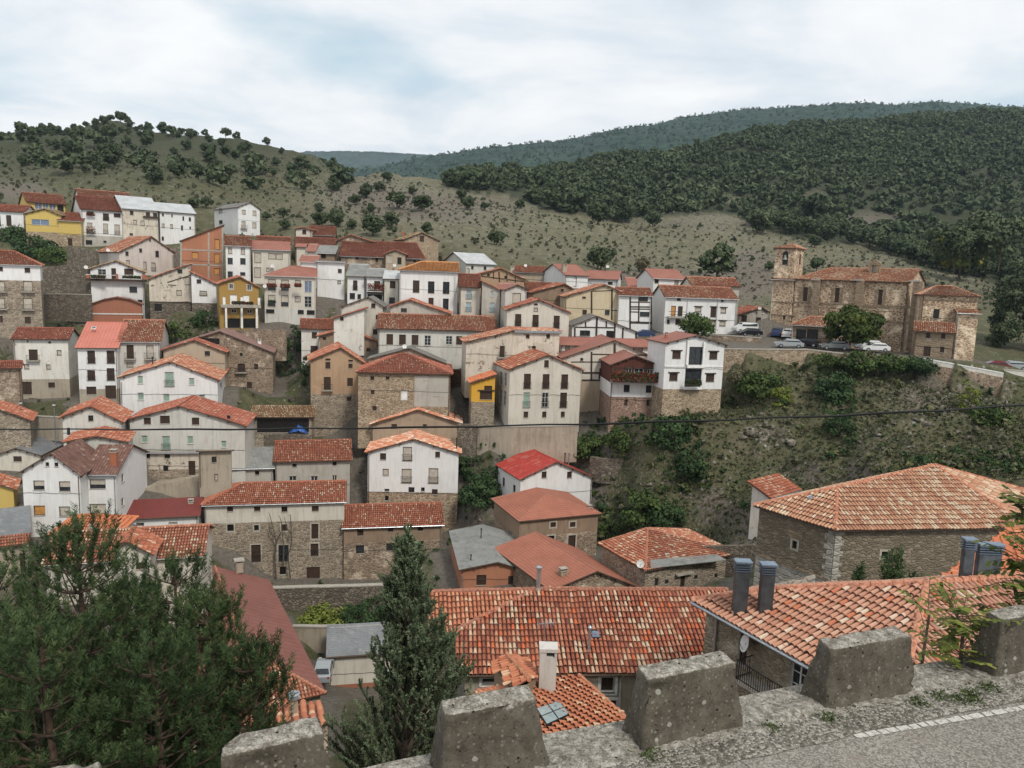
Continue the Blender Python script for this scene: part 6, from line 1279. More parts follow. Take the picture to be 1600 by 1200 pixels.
# ------------------------------------------------------------------ far wooded ridges
def ridge(name, pts, Y0, Y1, mat, foot=-80, amp=10, seed=1):
    xs = np.linspace(pts[0][0], pts[-1][0], 420); ys = np.interp(xs, [p[0] for p in pts], [p[1] for p in pts]); top = np.array([at(a, b, Y1) for a, b in zip(xs, ys)])
    rows = 70; V = []
    for k in range(rows + 14):
        f = k / (rows - 1)
        if f <= 1: yd = Y0 + (Y1 - Y0) * f; z = foot + (top[:, 2] - foot) * (1 - (1 - f) ** 1.7); x = top[:, 0] * (yd / Y1) ** .8
        else: g = (k - rows + 1) / 14; yd = Y1 * (1 + .5 * g); z = top[:, 2] + (foot - top[:, 2]) * g; x = top[:, 0]
        z = z + (fbm(x / 130, np.full_like(x, yd / 130), 5, seed) - .5) * amp * 5 * min(1, max(0, (1 - f) * 3)); z = z + (fbm(x / 14, np.full_like(x, yd / 14), 3, seed + 4) - .5) * amp
        V.append(np.stack([x, np.full_like(x, yd), z], -1))
    V = np.array(V); r, c = V.shape[:2]; idx = np.arange(r * c).reshape(r, c); Q = np.stack([idx[:-1, :-1], idx[:-1, 1:], idx[1:, 1:], idx[1:, :-1]], -1).reshape(-1, 4)
    me = fast_mesh(name, V.reshape(-1, 3), Q, [mat], smooth=True); o = link(name, me); o['kind'] = 'structure'; return V
def wood_mat(name, a, b, sc):
    t = newmat(name); co = t.add('ShaderNodeTexCoord').outputs['Object']; n = t.noise(co, sc, 6, .7); n2 = t.noise(co, sc * .12, 4, .6)
    v = t.add('ShaderNodeTexVoronoi', i={'Vector': co, 'Scale': sc * 1.6}); c = t.mix(t.smooth(t.math('ADD', n, t.math('MULTIPLY', n2, .5)), .55, .95), a, b); c = t.mix(t.math('MULTIPLY', t.smooth(v.outputs['Distance'], .3, .7), .5), c, tuple(k * .4 for k in a))
    t.link(c, t.b.inputs['Base Color']); t.b.inputs['Roughness'].default_value = 1; bump(t, t.math('SUBTRACT', n, v.outputs['Distance']), 1., 6.); return t.mat
MV = ridge('mountain', [(420, 275), (600, 268), (660, 258), (700, 250), (760, 242), (800, 238), (900, 225), (1000, 208), (1080, 192), (1160, 183), (1340, 174), (1520, 175), (1620, 182), (1800, 194)], 1100, 2500, wood_mat('far_pine_wood', (.018, .038, .026), (.035, .065, .035), .03), amp=9)
ridge('far_mountain', [(300, 262), (480, 238), (540, 237), (620, 241), (700, 246), (900, 262)], 3300, 4400, wood_mat('farthest_wood', (.03, .05, .04), (.05, .07, .05), .012), amp=14, seed=7)

# ------------------------------------------------------------------ free-standing walls
def wall(name, label, cat, pts, h, th_, mat, cap=None, group=None, seed=0):
    """a wall along picture points (column, row of its top, distance)"""
    P_ = [at(*p) for p in pts]; rt = thing(name, label, cat, P_[0] - np.array((0, 0, h)), group); g = MB(); r = random.Random(seed)
    fine = []
    for a, b in zip(P_, P_[1:]):
        L = np.linalg.norm(b - a); k = max(1, int(L / 1.2))
        for i in range(k): fine.append(a + (b - a) * i / k)
    fine.append(P_[-1]); n = len(fine)
    def side(i):
        d = fine[min(i+1, n-1)] - fine[max(i-1, 0)]; d[2] = 0; d = d / np.linalg.norm(d); s = np.array((-d[1], d[0], 0)); return s if s[1] > 0 else -s
    jit = [r.uniform(-.08, .08) if cap is None else 0 for _ in fine]
    for i in range(n - 1):
        a, b = fine[i] + np.array((0, 0, jit[i])), fine[i+1] + np.array((0, 0, jit[i+1])); sa, sb = side(i) * th_, side(i+1) * th_; dz = np.array((0, 0, h))
        g.face([a - dz, b - dz, b, a], mat); g.face([a, b, b + sb, a + sa], mat); g.face([b + sb - dz, a + sa - dz, a + sa, b + sb], mat)
        if i == 0: g.face([a - dz, a, a + sa, a + sa - dz], mat)
        if i == n - 2: g.face([b - dz, b + sb - dz, b + sb, b], mat)
    g.build('wall', rt)
    if cap:
        g = MB()
        for i in range(n - 1):
            a, b = fine[i], fine[i+1]; s = side(i); g.box(a - s * .06 + np.array((0, 0, .003)), b - a, s * (th_ + .12), np.array((0, 0, .14)), cap)
        g.build('coping', rt)
    return rt
cc = G_['concrete']
wall('retaining_wall', 'dry stone terrace wall among the bushes below the stone-based white house', 'wall', [(922, 714, 106), (940, 717, 105), (1028, 718, 105)], 3.6, .6, W_['rubble'])
wall('retaining_wall', 'pale stone terrace wall below the parked cars at the plaza edge', 'wall', [(1130, 546, 117), (1200, 547, 115.6), (1262, 547, 115), (1300, 551, 114.6)], 3.6, .6, W_['stonel'], cc)
wall('retaining_wall', 'dark ivy-grown wall under the churchyard hedge', 'wall', [(1300, 552, 114.5), (1380, 557, 113.8), (1445, 562, 113)], 3.8, .6, W_['stoneb'], cc)
wall('retaining_wall', 'low upper stone wall beside the white van and black car', 'wall', [(1112, 524, 130), (1150, 526, 129), (1190, 529, 128)], 3.0, .5, W_['stoneb'], cc)
wall('road_parapet', 'sloping pale coping of the road wall below the church apse', 'parapet', [(1442, 561, 112.4), (1500, 571, 111), (1568, 584, 110)], 1.0, .5, W_['greywhite'], G_['whitep'])
wall('retaining_wall', 'stained tall wall holding up the road under the pale coping', 'wall', [(1442, 568, 112.2), (1500, 577, 110.8), (1568, 590, 109.8)], 5.0, .4, W_['stoneb'])
wall('road_parapet', 'short grey road wall at the right edge below the parked silver car', 'parapet', [(1568, 578, 111.8), (1660, 585, 111)], 3.0, .5, W_['greywhite'], cc)
wall('river_wall', 'long rough stone wall under the pale lane in front of the long stone house', 'wall', [(415, 921, 87.6), (470, 919, 87.8), (560, 917, 88), (712, 911, 88.6)], 6, .6, W_['rubble'], cc)
wall('yard_wall', 'brown yard wall with rounded top behind the parked silver car', 'wall', [(455, 980, 81), (500, 981, 80), (545, 980, 79)], 3.0, .5, W_['cement'], cc)
wall('field_wall', 'mossy stone field wall left of the stone hall', 'wall', [(1090, 856, 83), (1130, 853, 82), (1190, 852, 80)], 3.6, .5, W_['rubble'])
wall('retaining_wall', 'dark terrace wall with a straight pale coping right of the tall stone house', 'wall', [(62, 460, 143), (100, 460, 142), (140, 461, 141)], 5.0, .6, W_['rubble'], cc)
wall('retaining_wall', 'dark upper rubble wall topped with grass above the straight coping', 'wall', [(62, 418, 149), (100, 414, 148.5), (142, 420, 148)], 6., .6, W_['rubble'])
wall('retaining_wall', 'brown garden wall left of the pinkish gabled house', 'wall', [(104, 386, 165), (125, 387, 164.5), (150, 392, 164)], 4.5, .6, W_['rubble'])
wall('retaining_wall', 'stone wall under the ochre pillared house', 'wall', [(350, 516, 136.2), (400, 515, 135.5), (446, 516, 135)], 5.5, .6, W_['stoneb'])
wall('retaining_wall', 'big cracked beige render wall under the tall cream house', 'wall', [(746, 668, 110.8), (800, 668, 108.4), (903, 666, 107.6)], 5.3, .6, W_['cement'], cc)
wall('retaining_wall', 'narrow rubble pier left of the big render wall', 'wall', [(714, 664, 110.5), (745, 664, 110.2)], 6.0, .8, W_['rubble'])
wall('yard_wall', 'low stone yard wall in front of the open tiled shed', 'wall', [(382, 678, 114), (430, 679, 113.6), (488, 680, 113.2)], 3.0, .5, W_['rubble'])
wall('retaining_wall', 'rough stone wall by the lane left of the tan house', 'wall', [(372, 616, 131), (420, 619, 129), (460, 620, 127)], 3.0, .5, W_['rubble'])
wall('retaining_wall', 'grey wall beside the lane below the stained beige house', 'wall', [(45, 622, 121), (80, 627, 120), (118, 632, 119)], 3.2, .5, W_['rubble'])
wall('garden_wall', 'plain grey-green garden wall behind the small gabled houses', 'wall', [(47, 651, 108), (72, 652, 107.5), (98, 653, 107)], 3.4, .4, W_['cement'], cc)
wall('wood_pile', 'long stack of firewood logs against the white house wall', 'wood pile', [(699, 578, 126), (714, 578, 125.6), (730, 579, 125.2)], 2.8, 1., stone('cut_logs', (.16, .075, .035), (.28, .15, .08), (.03, .02, .015), 4.5, .12, 1.0))
wall('ramp_wall', 'sloping lane wall rising behind the dark red roof', 'wall', [(212, 768, 97), (250, 757, 99), (310, 744, 101)], 3.0, 2.6, W_['cement'])
# ------------------------------------------------------------------ foliage
def leafmat(name, dark, mid, light, rnd=.25, rough=.75):
    t = newmat(name); uv = t.add('ShaderNodeUVMap').outputs[0]; a, b, _ = t.sep(uv); rr = t.add('ShaderNodeObjectInfo').outputs['Random']
    f = t.math('ADD', t.math('MULTIPLY', a, 1 - rnd), t.math('MULTIPLY', rr, rnd)); t.link(t.ramp(f, [(.1, dark), (.5, mid), (.95, light)]), t.b.inputs['Base Color'])
    t.b.inputs['Roughness'].default_value = rough; t.b.inputs['Specular IOR Level'].default_value = .2; return t.mat
LM = dict(oak=leafmat('holm_oak_leaves', (.030, .044, .022), (.056, .076, .036), (.10, .12, .06)), green=leafmat('green_leaves', (.028, .046, .012), (.055, .085, .022), (.095, .125, .035)),
  lime=leafmat('lime_leaves', (.075, .10, .018), (.14, .17, .03), (.22, .23, .05)), dark=leafmat('dark_bush_leaves', (.018, .035, .012), (.035, .065, .022), (.06, .095, .035)), dry=leafmat('dry_bush', (.06, .055, .03), (.11, .10, .055), (.18, .155, .09)),
  grassy=leafmat('grass_tufts', (.055, .066, .026), (.10, .108, .046), (.17, .165, .08)), scrub=leafmat('grey_green_scrub', (.05, .055, .03), (.085, .085, .048), (.13, .12, .075)), autumn=leafmat('turning_leaves', (.05, .07, .015), (.10, .13, .025), (.24, .18, .04)), plane=leafmat('plane_tree_leaves', (.03, .045, .01), (.06, .082, .017), (.12, .11, .022)),
  pine=leafmat('pine_needles', (.018, .032, .012), (.050, .082, .030), (.13, .17, .065)), cyp=leafmat('cypress_sprays', (.048, .068, .035), (.105, .14, .075), (.21, .25, .15)), ash=leafmat('sapling_leaves', (.045, .065, .012), (.095, .125, .022), (.19, .20, .04)))
BARK = plain('tree_bark', (.11, .085, .065), .95, var=.3, scale=8); BARKR = plain('pine_bark', (.085, .056, .04), .95, var=.35, scale=14)
def quads_from(c, d1, d2):
    """leaf quads: centre c, half axes d1 and d2"""
    V = np.stack([c - d1 - d2, c + d1 - d2, c + d1 + d2, c - d1 + d2], 1).reshape(-1, 3); Q = np.arange(len(V)).reshape(-1, 4); return V, Q
def crown_arr(rs, n, rx, rz, size, blobs=22, flat=.0, tone=True):
    """leaf faces of a rounded crown of many leafy clumps; origin at the crown's foot"""
    r = np.random.default_rng(rs); d = r.normal(size=(blobs, 3)); d /= np.linalg.norm(d, axis=1)[:, None]; rad = r.uniform(.45, .80, blobs) ; cen = d * rad[:, None] * (rx, rx, rz); cen[:, 2] += rz
    cen[:, 2] = np.maximum(cen[:, 2], rz * .32); br = r.uniform(.24, .42, blobs) * rx; k = r.integers(0, blobs, n); e = r.normal(size=(n, 3)); e /= np.linalg.norm(e, axis=1)[:, None]; e[:, 2] = np.abs(e[:, 2]) * np.where(r.random(n) < .8, 1, -1)
    c = cen[k] + e * (br[k] * r.uniform(.55, 1.08, n))[:, None] * (1, 1, .8); nrm = e + r.normal(0, .55, (n, 3)); nrm /= np.linalg.norm(nrm, axis=1)[:, None]
    a = np.cross(nrm, r.normal(size=(n, 3))); a /= np.linalg.norm(a, axis=1)[:, None]; b = np.cross(nrm, a); s = size * r.uniform(.6, 1.25, n)[:, None]
    V, Q = quads_from(c, a * s, b * s * .7); clump = r.random(blobs); u = np.clip(.65 * clump[k] + .35 * r.random(n), 0, 1) ; uv = np.repeat(np.stack([u, r.random(n)], -1), 4, 0); return V, Q, uv
def tree_trunk(rs, h, r0, forks=4, spread=1.6):
    g = MB(); r = random.Random(rs); top = np.array((r.uniform(-.2, .2), r.uniform(-.2, .2), h)); g.tube([(0, 0, -.8), (0, 0, .1), tuple(top * .55), tuple(top)], r0 * 1.2, BARK, 6, True, r0 * .6)
    for k in range(forks):
        a = k * 6.28 / forks + r.random(); b = top * r.uniform(.6, .9); g.tube([b, b + np.array((math.cos(a) * spread * .5, math.sin(a) * spread * .5, h * .35)), b + np.array((math.cos(a) * spread, math.sin(a) * spread, h * .9))], r0 * .5, BARK, 5, True, r0 * .15)
    return g
PROTO = {}
def proto(kind, var):
    k = (kind, var)
    if k not in PROTO:
        V, Q, uv = crown_arr(100 + var * 7 + len(kind), 1500, 3.6, 2.6, .30, 24 + var); V[:, 2] += .9; cm = fast_mesh('crown', V, Q, [LM[kind]], uv=uv)
        g = tree_trunk(var, 2.2, .26); tm = bpy.data.meshes.new('trunk'); tm.from_pydata([tuple(v) for v in g.v], [], g.f); tm.materials.append(BARK); PROTO[k] = (cm, tm)
    return PROTO[k]
def tree(x, y, z, w, h, kind, label, cat='tree', group=None, name='tree', rs=0):
    cm, tm = proto(kind, rs % 5); o = thing(name, label, cat, (x, y, z - .15), group); r = random.Random(rs * 3 + 1)
    for nm, m in (('crown', cm), ('trunk', tm)):
        c = link(nm, m, o)
    o.scale = (w / 7.4, w / 7.4, h / 6.2); o.rotation_euler = (0, 0, r.uniform(0, 6.28)); return o
def px2m(p, wpx): return wpx / F * np.linalg.norm(p) * .97
NTREE = 0
# lone trees on the grassy hills: (crop, column, row of the foot, width in the crop)
LONE = [('Z6', 1045, 300, 55, 'lone broad holm oak on the left edge of the pale saddle'), ('Z6', 1140, 320, 55, 'round holm oak nearest the middle of the pale saddle'), ('Z6', 1185, 302, 40, 'holm oak just above right of the round saddle oak'),
 ('Z6', 1210, 272, 42, 'uppermost oak on the pale saddle crest'), ('Z6', 1110, 342, 42, 'small oak left below the round saddle oak'), ('Z6', 998, 366, 38, 'small round oak directly right of the square white house'), ('Z6', 886, 382, 40, 'upper of two round oaks beside the square white house'),
 ('Z6', 888, 420, 42, 'lower of two round oaks beside the square white house'), ('Z6', 1240, 358, 72, 'wide flat-topped oak below the saddle crest'), ('Z6', 1318, 362, 66, 'wide oak right of the flat-topped one'), ('Z6', 1158, 366, 34, 'tiny oak between the saddle oaks'),
 ('Z6', 1222, 412, 60, 'dense dark oak above the stone houses'), ('Z6', 1165, 440, 85, 'broad dark oak clump directly behind the stone gables'), ('Z6', 1228, 432, 34, 'pale small oak beside the dense dark one'), ('Z6', 1000, 408, 56, 'squat oak behind the highest red roofs'), ('Z6', 1048, 412, 70, 'wide oak behind the highest red roofs'),
 ('Z6', 1098, 418, 40, 'small oak right behind the highest red roofs'), ('Z6', 1460, 356, 54, 'dark oak at the left foot of the forest'), ('Z6', 1515, 360, 34, 'small round oak on open grass left of the forest'), ('Z6', 1551, 466, 60, 'solitary round oak on open grass above the pale roof'),
 ('Z6', 1335, 430, 44, 'low dark bushy oak on open grass'), ('Z6', 1288, 308, 32, 'small oak high on the pale slope'), ('Z6', 1442, 324, 40, 'oak at the forest tip'), ('Z6', 1490, 300, 90, 'large oak at the forest tip against the far ridge'), ('Z6', 486, 278, 48, 'round oak alone on the brown left hillside'),
 ('Z6', 345, 222, 80, 'wide double oak low on the left hill'), ('Z6', 830, 388, 30, 'small oak touching the square white house'), ('Z6', 605, 352, 40, 'left dark tree above the long white house'), ('Z6', 645, 352, 42, 'right dark tree above the long white house'), ('Z6', 810, 214, 34, 'small oak on the right flank of the left hill'),
 ('Z6', 862, 218, 30, 'smaller oak on the right flank of the left hill'), ('Z6', 940, 228, 46, 'dark oak low on the right flank of the left hill'), ('Z6', 705, 186, 36, 'oak standing near the middle of the left hill'), ('Z6', 755, 184, 32, 'oak just right of the middle of the left hill'), ('Z6', 652, 194, 52, 'broad oak at the middle of the left hill'),
 ('Z7', 25, 392, 38, 'small round oak at the forest edge on the left'), ('Z7', 80, 382, 50, 'oak with bare lower trunk at the forest edge'), ('Z7', 125, 394, 78, 'spreading low oak at the forest edge'), ('Z7', 205, 404, 88, 'tall full oak at the forest edge'), ('Z7', 270, 444, 90, 'dark big oak standing forward of the forest'),
 ('Z7', 345, 438, 90, 'broad oak next to the dark big one'), ('Z7', 440, 450, 62, 'pale-leaved oak on the limestone grass'), ('Z7', 775, 474, 96, 'large oak in the middle front of the forest'), ('Z7', 950, 440, 110, 'wide grey-green oak above the church roof'), ('Z7', 277, 584, 96, 'big round tree behind the low white houses'),
 ('Z7', 640, 612, 130, 'wide spreading dark tree behind the long balcony house'), ('Z7', 802, 588, 36, 'dark shrub tree against the left side of the bell tower'), ('Z7', 945, 516, 46, 'small dark tree behind the bell tower'), ('Z7', 952, 590, 54, 'dark bushy tree right of the bell tower')]
LONEPOS = []
for i, (c, x, y, w, lab) in enumerate(LONE):
    p = hit(*P(c, x, y)); 
    if p is None: continue
    wm = px2m(p, w / CROPS[c][2]); tree(p[0], p[1], p[2], wm, wm * .82, 'oak', lab, rs=i); LONEPOS.append((p[0], p[1], wm / 2)); NTREE += 1
p = hit(*P('Z7', 1395, 618)); wm = px2m(p, 78); tree(p[0], p[1], p[2], wm, wm * .95, 'autumn', 'tall yellow-green tree behind the church roof end', rs=3)
p = hit(*P('Z7', 408, 592)); wm = px2m(p, 26); tree(p[0], p[1], p[2], wm, wm, 'dry', 'small yellowish bush tree behind the low white houses', rs=2)
def scatter(poly, y0, y1, spacing, seed, tries=60000, dens=None):
    r = np.random.default_rng(seed); Yd = np.sqrt(r.uniform(y0**2, y1**2, tries)); t = r.uniform(-.75, .75, tries); X = t * Yd; z = gzi(X, Yd); q = proj(np.stack([X, Yd, z], -1)); m = pip(q[:, 0], q[:, 1], poly)
    X, Yd, z, q = X[m], Yd[m], z[m], q[m]; out = []; grid = {}
    for a, b, c, pq in zip(X, Yd, z, q):
        s = spacing * (1 if dens is None else min(2.9, dens(pq[0], pq[1]))); k = (int(a // spacing), int(b // spacing)); ok = True
        w3 = (-1, 0, 1) if dens is None else (-3, -2, -1, 0, 1, 2, 3)
        for i in w3:
            for j in w3:
                for (u_, v_) in grid.get((k[0]+i, k[1]+j), ()):
                    if (u_ - a)**2 + (v_ - b)**2 < s * s: ok = False; break
                if not ok: break
            if not ok: break
        if ok: grid.setdefault(k, []).append((a, b)); out.append((a, b, c))
    return np.array(out).reshape(-1, 3)
# crest wood on the left hill
crest = scatter([(-60, 190), (0, 182), (100, 170), (190, 160), (300, 172), (400, 195), (520, 236), (580, 262), (500, 272), (420, 280), (330, 282), (260, 285), (200, 285), (130, 275), (0, 262), (-60, 260)], 250, 449, 7.0, 5, 60000, dens=lambda x, y: 1 + max(0., (y - 205) / 22))
HILL = [(a, b, c, 'hill') for a, b, c in crest]
sparse = scatter([(-60, 215), (120, 225), (330, 245), (520, 262), (560, 290), (420, 300), (250, 285), (60, 270), (-60, 260)], 200, 440, 15, 6, 12000); HILL += [(a, b, c, 'hill') for a, b, c in sparse]
forest = scatter([(700, 294), (735, 300), (800, 306), (870, 330), (950, 342), (1060, 334), (1150, 333), (1180, 355), (1250, 372), (1330, 384), (1400, 400), (1450, 420), (1560, 442), (1650, 470), (1650, 150), (1300, 160), (1000, 220), (700, 270)], 200, 846, 7.0, 9, 90000)
q = proj(forest); gap = np.zeros(len(forest), bool)
for gx_, gy_, gw, gh in ((1275, 310, 22, 7), (1365, 347, 45, 12), (1140, 312, 25, 5)): gap |= ((q[:, 0] - gx_) / gw) ** 2 + ((q[:, 1] - gy_) / gh) ** 2 < 1
forest = forest[~gap]; forest = forest[np.argsort(forest[:, 1])]
for i, (a, b, c, k) in enumerate(HILL):
    if NTREE >= 170: break
    s = random.Random(i).uniform(3.4, 6.8); tree(a, b, c, s, s * .9, 'oak', 'holm oak among many alike on the wooded left hill', group='oaks on the wooded left hill', rs=i); NTREE += 1
hf = forest[:max(0, 288 - NTREE)]; rest = np.concatenate([forest[len(hf):], np.array([h[:3] for h in HILL[max(0, 170 - len(LONEPOS)):]]).reshape(-1, 3)])
for i, (a, b, c) in enumerate(hf):
    s = random.Random(i + 500).uniform(7.5, 11.5); tree(a, b, c, s, s * .85, 'oak', 'holm oak among many alike at the front of the big forest', group='oaks at the front of the forest', rs=i)
def merged(name, pts, scales, n, kinds, mats, base, size, blobs, rz=.72, seed=1, lift=.1):
    protos = [crown_arr(900 + k + seed, n, 1., rz, size, blobs) for k in range(6)]; r = np.random.default_rng(seed); V = []; Q = []; U = []; off = 0; mi = []
    for i, (p, s) in enumerate(zip(pts, scales)):
        v, q_, u = protos[i % 6]; a = r.uniform(0, 6.28); c, s_ = math.cos(a), math.sin(a); vv = v @ np.array([[c, s_, 0], [-s_, c, 0], [0, 0, 1]]); vv = vv * s + p + (0, 0, s * lift - .1); V.append(vv); Q.append(q_ + off); off += len(vv)
        u = u.copy(); u[:, 0] = np.clip(u[:, 0] * .7 + r.random() * .3, 0, 1); U.append(u); mi += [kinds[i] if kinds is not None else 0] * len(q_)
    me = fast_mesh(name, np.concatenate(V), np.concatenate(Q), mats, mi=mi, uv=np.concatenate(U)); o = link(name, me); o['kind'] = 'stuff'; return o
r = np.random.default_rng(12)
merged('forest', rest, r.uniform(3.2, 6.4, len(rest)), 190, None, [LM['oak']], 0, .155, 9, rz=.66, seed=3)
print('forest', len(forest), 'rest', len(rest), 'hill', len(HILL), NTREE)
# pines and oaks along the far ridge skyline
rp = []
for k in range(3000):
    i = r.integers(30, 70); j = r.integers(0, MV.shape[1] - 1); rp.append(MV[i, j] * (1 - 0) + (r.uniform(-4, 4), r.uniform(-6, 6), -1))
rp = np.array(rp); merged('ridge_trees', rp, r.uniform(2.6, 4.4, len(rp)), 22, None, [LM['dark']], 0, .34, 8, rz=1.1, seed=5)
# low shrubs on the grassy hills and rough plants on the gorge side
sh = scatter([(-60, 230), (520, 250), (700, 300), (900, 345), (1200, 360), (1600, 440), (1650, 520), (1180, 480), (900, 420), (500, 400), (420, 380), (-60, 320)], 185, 440, 3.4, 15, 16000)
merged('hillside_shrubs', sh, r.uniform(.3, .8, len(sh)) * np.where(r.random(len(sh)) < .08, 2.0, 1), 30, r.choice([0, 0, 0, 1], len(sh)), [LM['scrub'], LM['oak']], 0, .3, 6, seed=6)
sh = scatter([(1130, 590), (1250, 560), (1430, 575), (1610, 600), (1620, 760), (1480, 740), (1180, 820), (1180, 870), (1110, 870), (930, 860), (930, 690), (1060, 655)], 70, 119, .62, 16, 60000)
merged('gorge_plants', sh, r.uniform(.12, .42, len(sh)) * np.where(r.random(len(sh)) < .12, 2.2, 1), 22, r.choice([0, 0, 1, 2, 2], len(sh)), [LM['scrub'], LM['dark'], LM['grassy']], 0, .3, 6, seed=7)
GP = [(1130, 575), (1250, 552), (1430, 570), (1610, 595), (1620, 760), (1480, 740), (1180, 820), (1180, 870), (1110, 870), (930, 860), (930, 690), (1060, 655)]
sh = scatter(GP, 70, 119, .5, 61, 90000); merged('grass_tufts', sh, r.uniform(.12, .3, len(sh)), 16, r.choice([0, 0, 1], len(sh)), [LM['grassy'], LM['dry']], 0, .36, 4, rz=1.0, seed=62)
sh = scatter([(-20, 860), (300, 900), (460, 930), (700, 920), (700, 860), (760, 800), (760, 760), (620, 760), (540, 640), (440, 600), (300, 520), (60, 400), (0, 380), (-20, 500)], 60, 170, 2.0, 18, 12000)
keep = ground(sh[:, 0], sh[:, 1], False)[1] > 1.2; sh = sh[keep]; merged('weeds_between_houses', sh, r.uniform(.15, .5, len(sh)), 24, r.choice([0, 1, 2], len(sh)), [LM['dry'], LM['dark'], LM['green']], 0, .3, 6, seed=8)

for i, (poly, y0, y1, ks, sc_) in enumerate((([(882, 662), (1095, 655), (1110, 775), (1040, 770), (1030, 716), (905, 716)], 92, 116, [0, 1], 1.), ([(716, 695), (792, 690), (792, 795), (716, 802)], 90, 112, [0], 1.1), ([(925, 775), (1060, 765), (1085, 835), (1000, 842), (930, 858)], 70, 112, [0, 1], .9),
        ([(1260, 575), (1330, 575), (1345, 690), (1320, 720), (1285, 640)], 80, 118, [0], .8), ([(250, 505), (330, 500), (340, 535), (250, 540)], 128, 150, [1], .7), ([(1400, 725), (1620, 700), (1620, 740), (1500, 745)], 60, 100, [0, 1], .8))):
    sh = scatter(poly, y0, y1, .85, 30 + i, 60000)
    if len(sh): merged('bramble_thicket', sh, r.uniform(.35, .95, len(sh)) * sc_, 40, r.choice(ks, len(sh)), [LM['dark'], LM['green']], 0, .2, 8, seed=20 + i)
def rocks(name, spots, seed, mat):
    rg = np.random.default_rng(seed); pr = []
    for k in range(8):
        b = bmesh.new()
        for p in rg.normal(size=(16, 3)) * (1, .8, .6): b.verts.new(p / (np.linalg.norm(p) ** .55))
        h = bmesh.ops.convex_hull(b, input=b.verts); bmesh.ops.triangulate(b, faces=b.faces); b.verts.index_update(); v = np.array([tuple(x.co) for x in b.verts]); f = np.array([[x.index for x in q.verts] for q in b.faces]); pr.append((v, f)); b.free()
    V = []; Q = []; off = 0
    for poly, y0, y1, spc, smin, smax in spots:
        for p in scatter(poly, y0, y1, spc, seed + int(y0), 20000):
            v, f = pr[rg.integers(8)]; s = (smin + (smax - smin) * rg.random() ** 2.6) * .75; a = rg.uniform(0, 6.28); c, s_ = math.cos(a), math.sin(a); vv = (v * s * (1, 1, rg.uniform(.5, 1.2))) @ np.array([[c, s_, 0], [-s_, c, 0], [0, 0, 1]]) + p - (0, 0, s * .12); V.append(vv); Q.append(f + off); off += len(vv)
    me = fast_mesh(name, np.concatenate(V), np.concatenate(Q), [mat]); o = link(name, me); o['kind'] = 'stuff'
RK = plain('limestone', (.17, .15, .12), .95, var=.5, scale=2.5)
def el(x, y, a, b): return [(x + a * math.cos(t), y + b * math.sin(t)) for t in np.linspace(0, 6.28, 12)[:-1]]
rocks('rock_outcrops', [(el(1205, 672, 50, 28), 70, 119, .8, .2, 1.1), (el(1430, 635, 55, 40), 70, 119, 1.3, .2, 1.2), (el(1370, 690, 60, 30), 70, 119, 1.6, .2, .9), (el(1530, 650, 50, 40), 70, 119, 1.1, .2, 1.0), (el(1250, 745, 60, 30), 70, 119, 1.2, .2, .8), (el(1130, 780, 60, 35), 70, 119, 1.3, .15, .7),
  (el(1040, 760, 40, 14), 70, 119, 1.1, .2, .7), (el(1320, 620, 60, 30), 70, 119, 1.7, .15, .7), (el(1180, 440, 40, 50), 150, 330, 1.7, .3, 1.4), (el(1030, 425, 110, 16), 160, 330, 1.9, .3, 1.1), (el(700, 325, 170, 32), 200, 440, 3.2, .3, 1.5), (el(560, 300, 60, 30), 200, 440, 3., .3, 1.4), (el(1365, 347, 55, 14), 200, 840, 3., .5, 2.5),
  (el(1275, 312, 28, 8), 200, 840, 3., .5, 2.5), (el(1080, 345, 120, 14), 200, 440, 3.2, .4, 1.8), (el(620, 750, 60, 50), 80, 130, 1.4, .2, .9), (el(760, 835, 60, 25), 70, 110, 1.2, .15, .7), (el(860, 390, 300, 30), 180, 440, 5, .2, .8), (el(1300, 400, 120, 25), 170, 440, 3.5, .3, 1.2), (el(950, 640, 60, 25), 80, 119, 1.4, .2, .7)], 71, RK)
# bushes one can point at
def bush(px, py, w, h, kind, label, name='bush', cat='bush', n=None, Yd=None, trunk=False):
    p = hit(px, py) if Yd is None else at(px, py, Yd)
    if p is None: p = at(px, py, 105)
    wm = px2m(p, w); hm = px2m(p, h); n = n or int(500 + 9 * w); V, Q, uv = crown_arr(int(px * 3 + py), int(n * 1.7), wm / 2, hm / 2, max(.10, wm * (.024 if wm < 9 else .02)), 20); o = thing(name, label, cat, p)
    if trunk: g = tree_trunk(int(px), hm * .45, .16, spread=wm * .2); g.v = [(a + p[0], b + p[1], c + p[2]) for a, b, c in g.v]; g.build('trunk', o); V[:, 2] += hm * .18
    else: V[:, 2] -= hm * .3; g = MB(); g.tube([p + (0, 0, -.4), p + (0, 0, hm * .4)], .06, BARK, 5); g.build('stem', o)
    link('foliage', fast_mesh('foliage', V, Q, [LM[kind]], uv=uv), o); return o
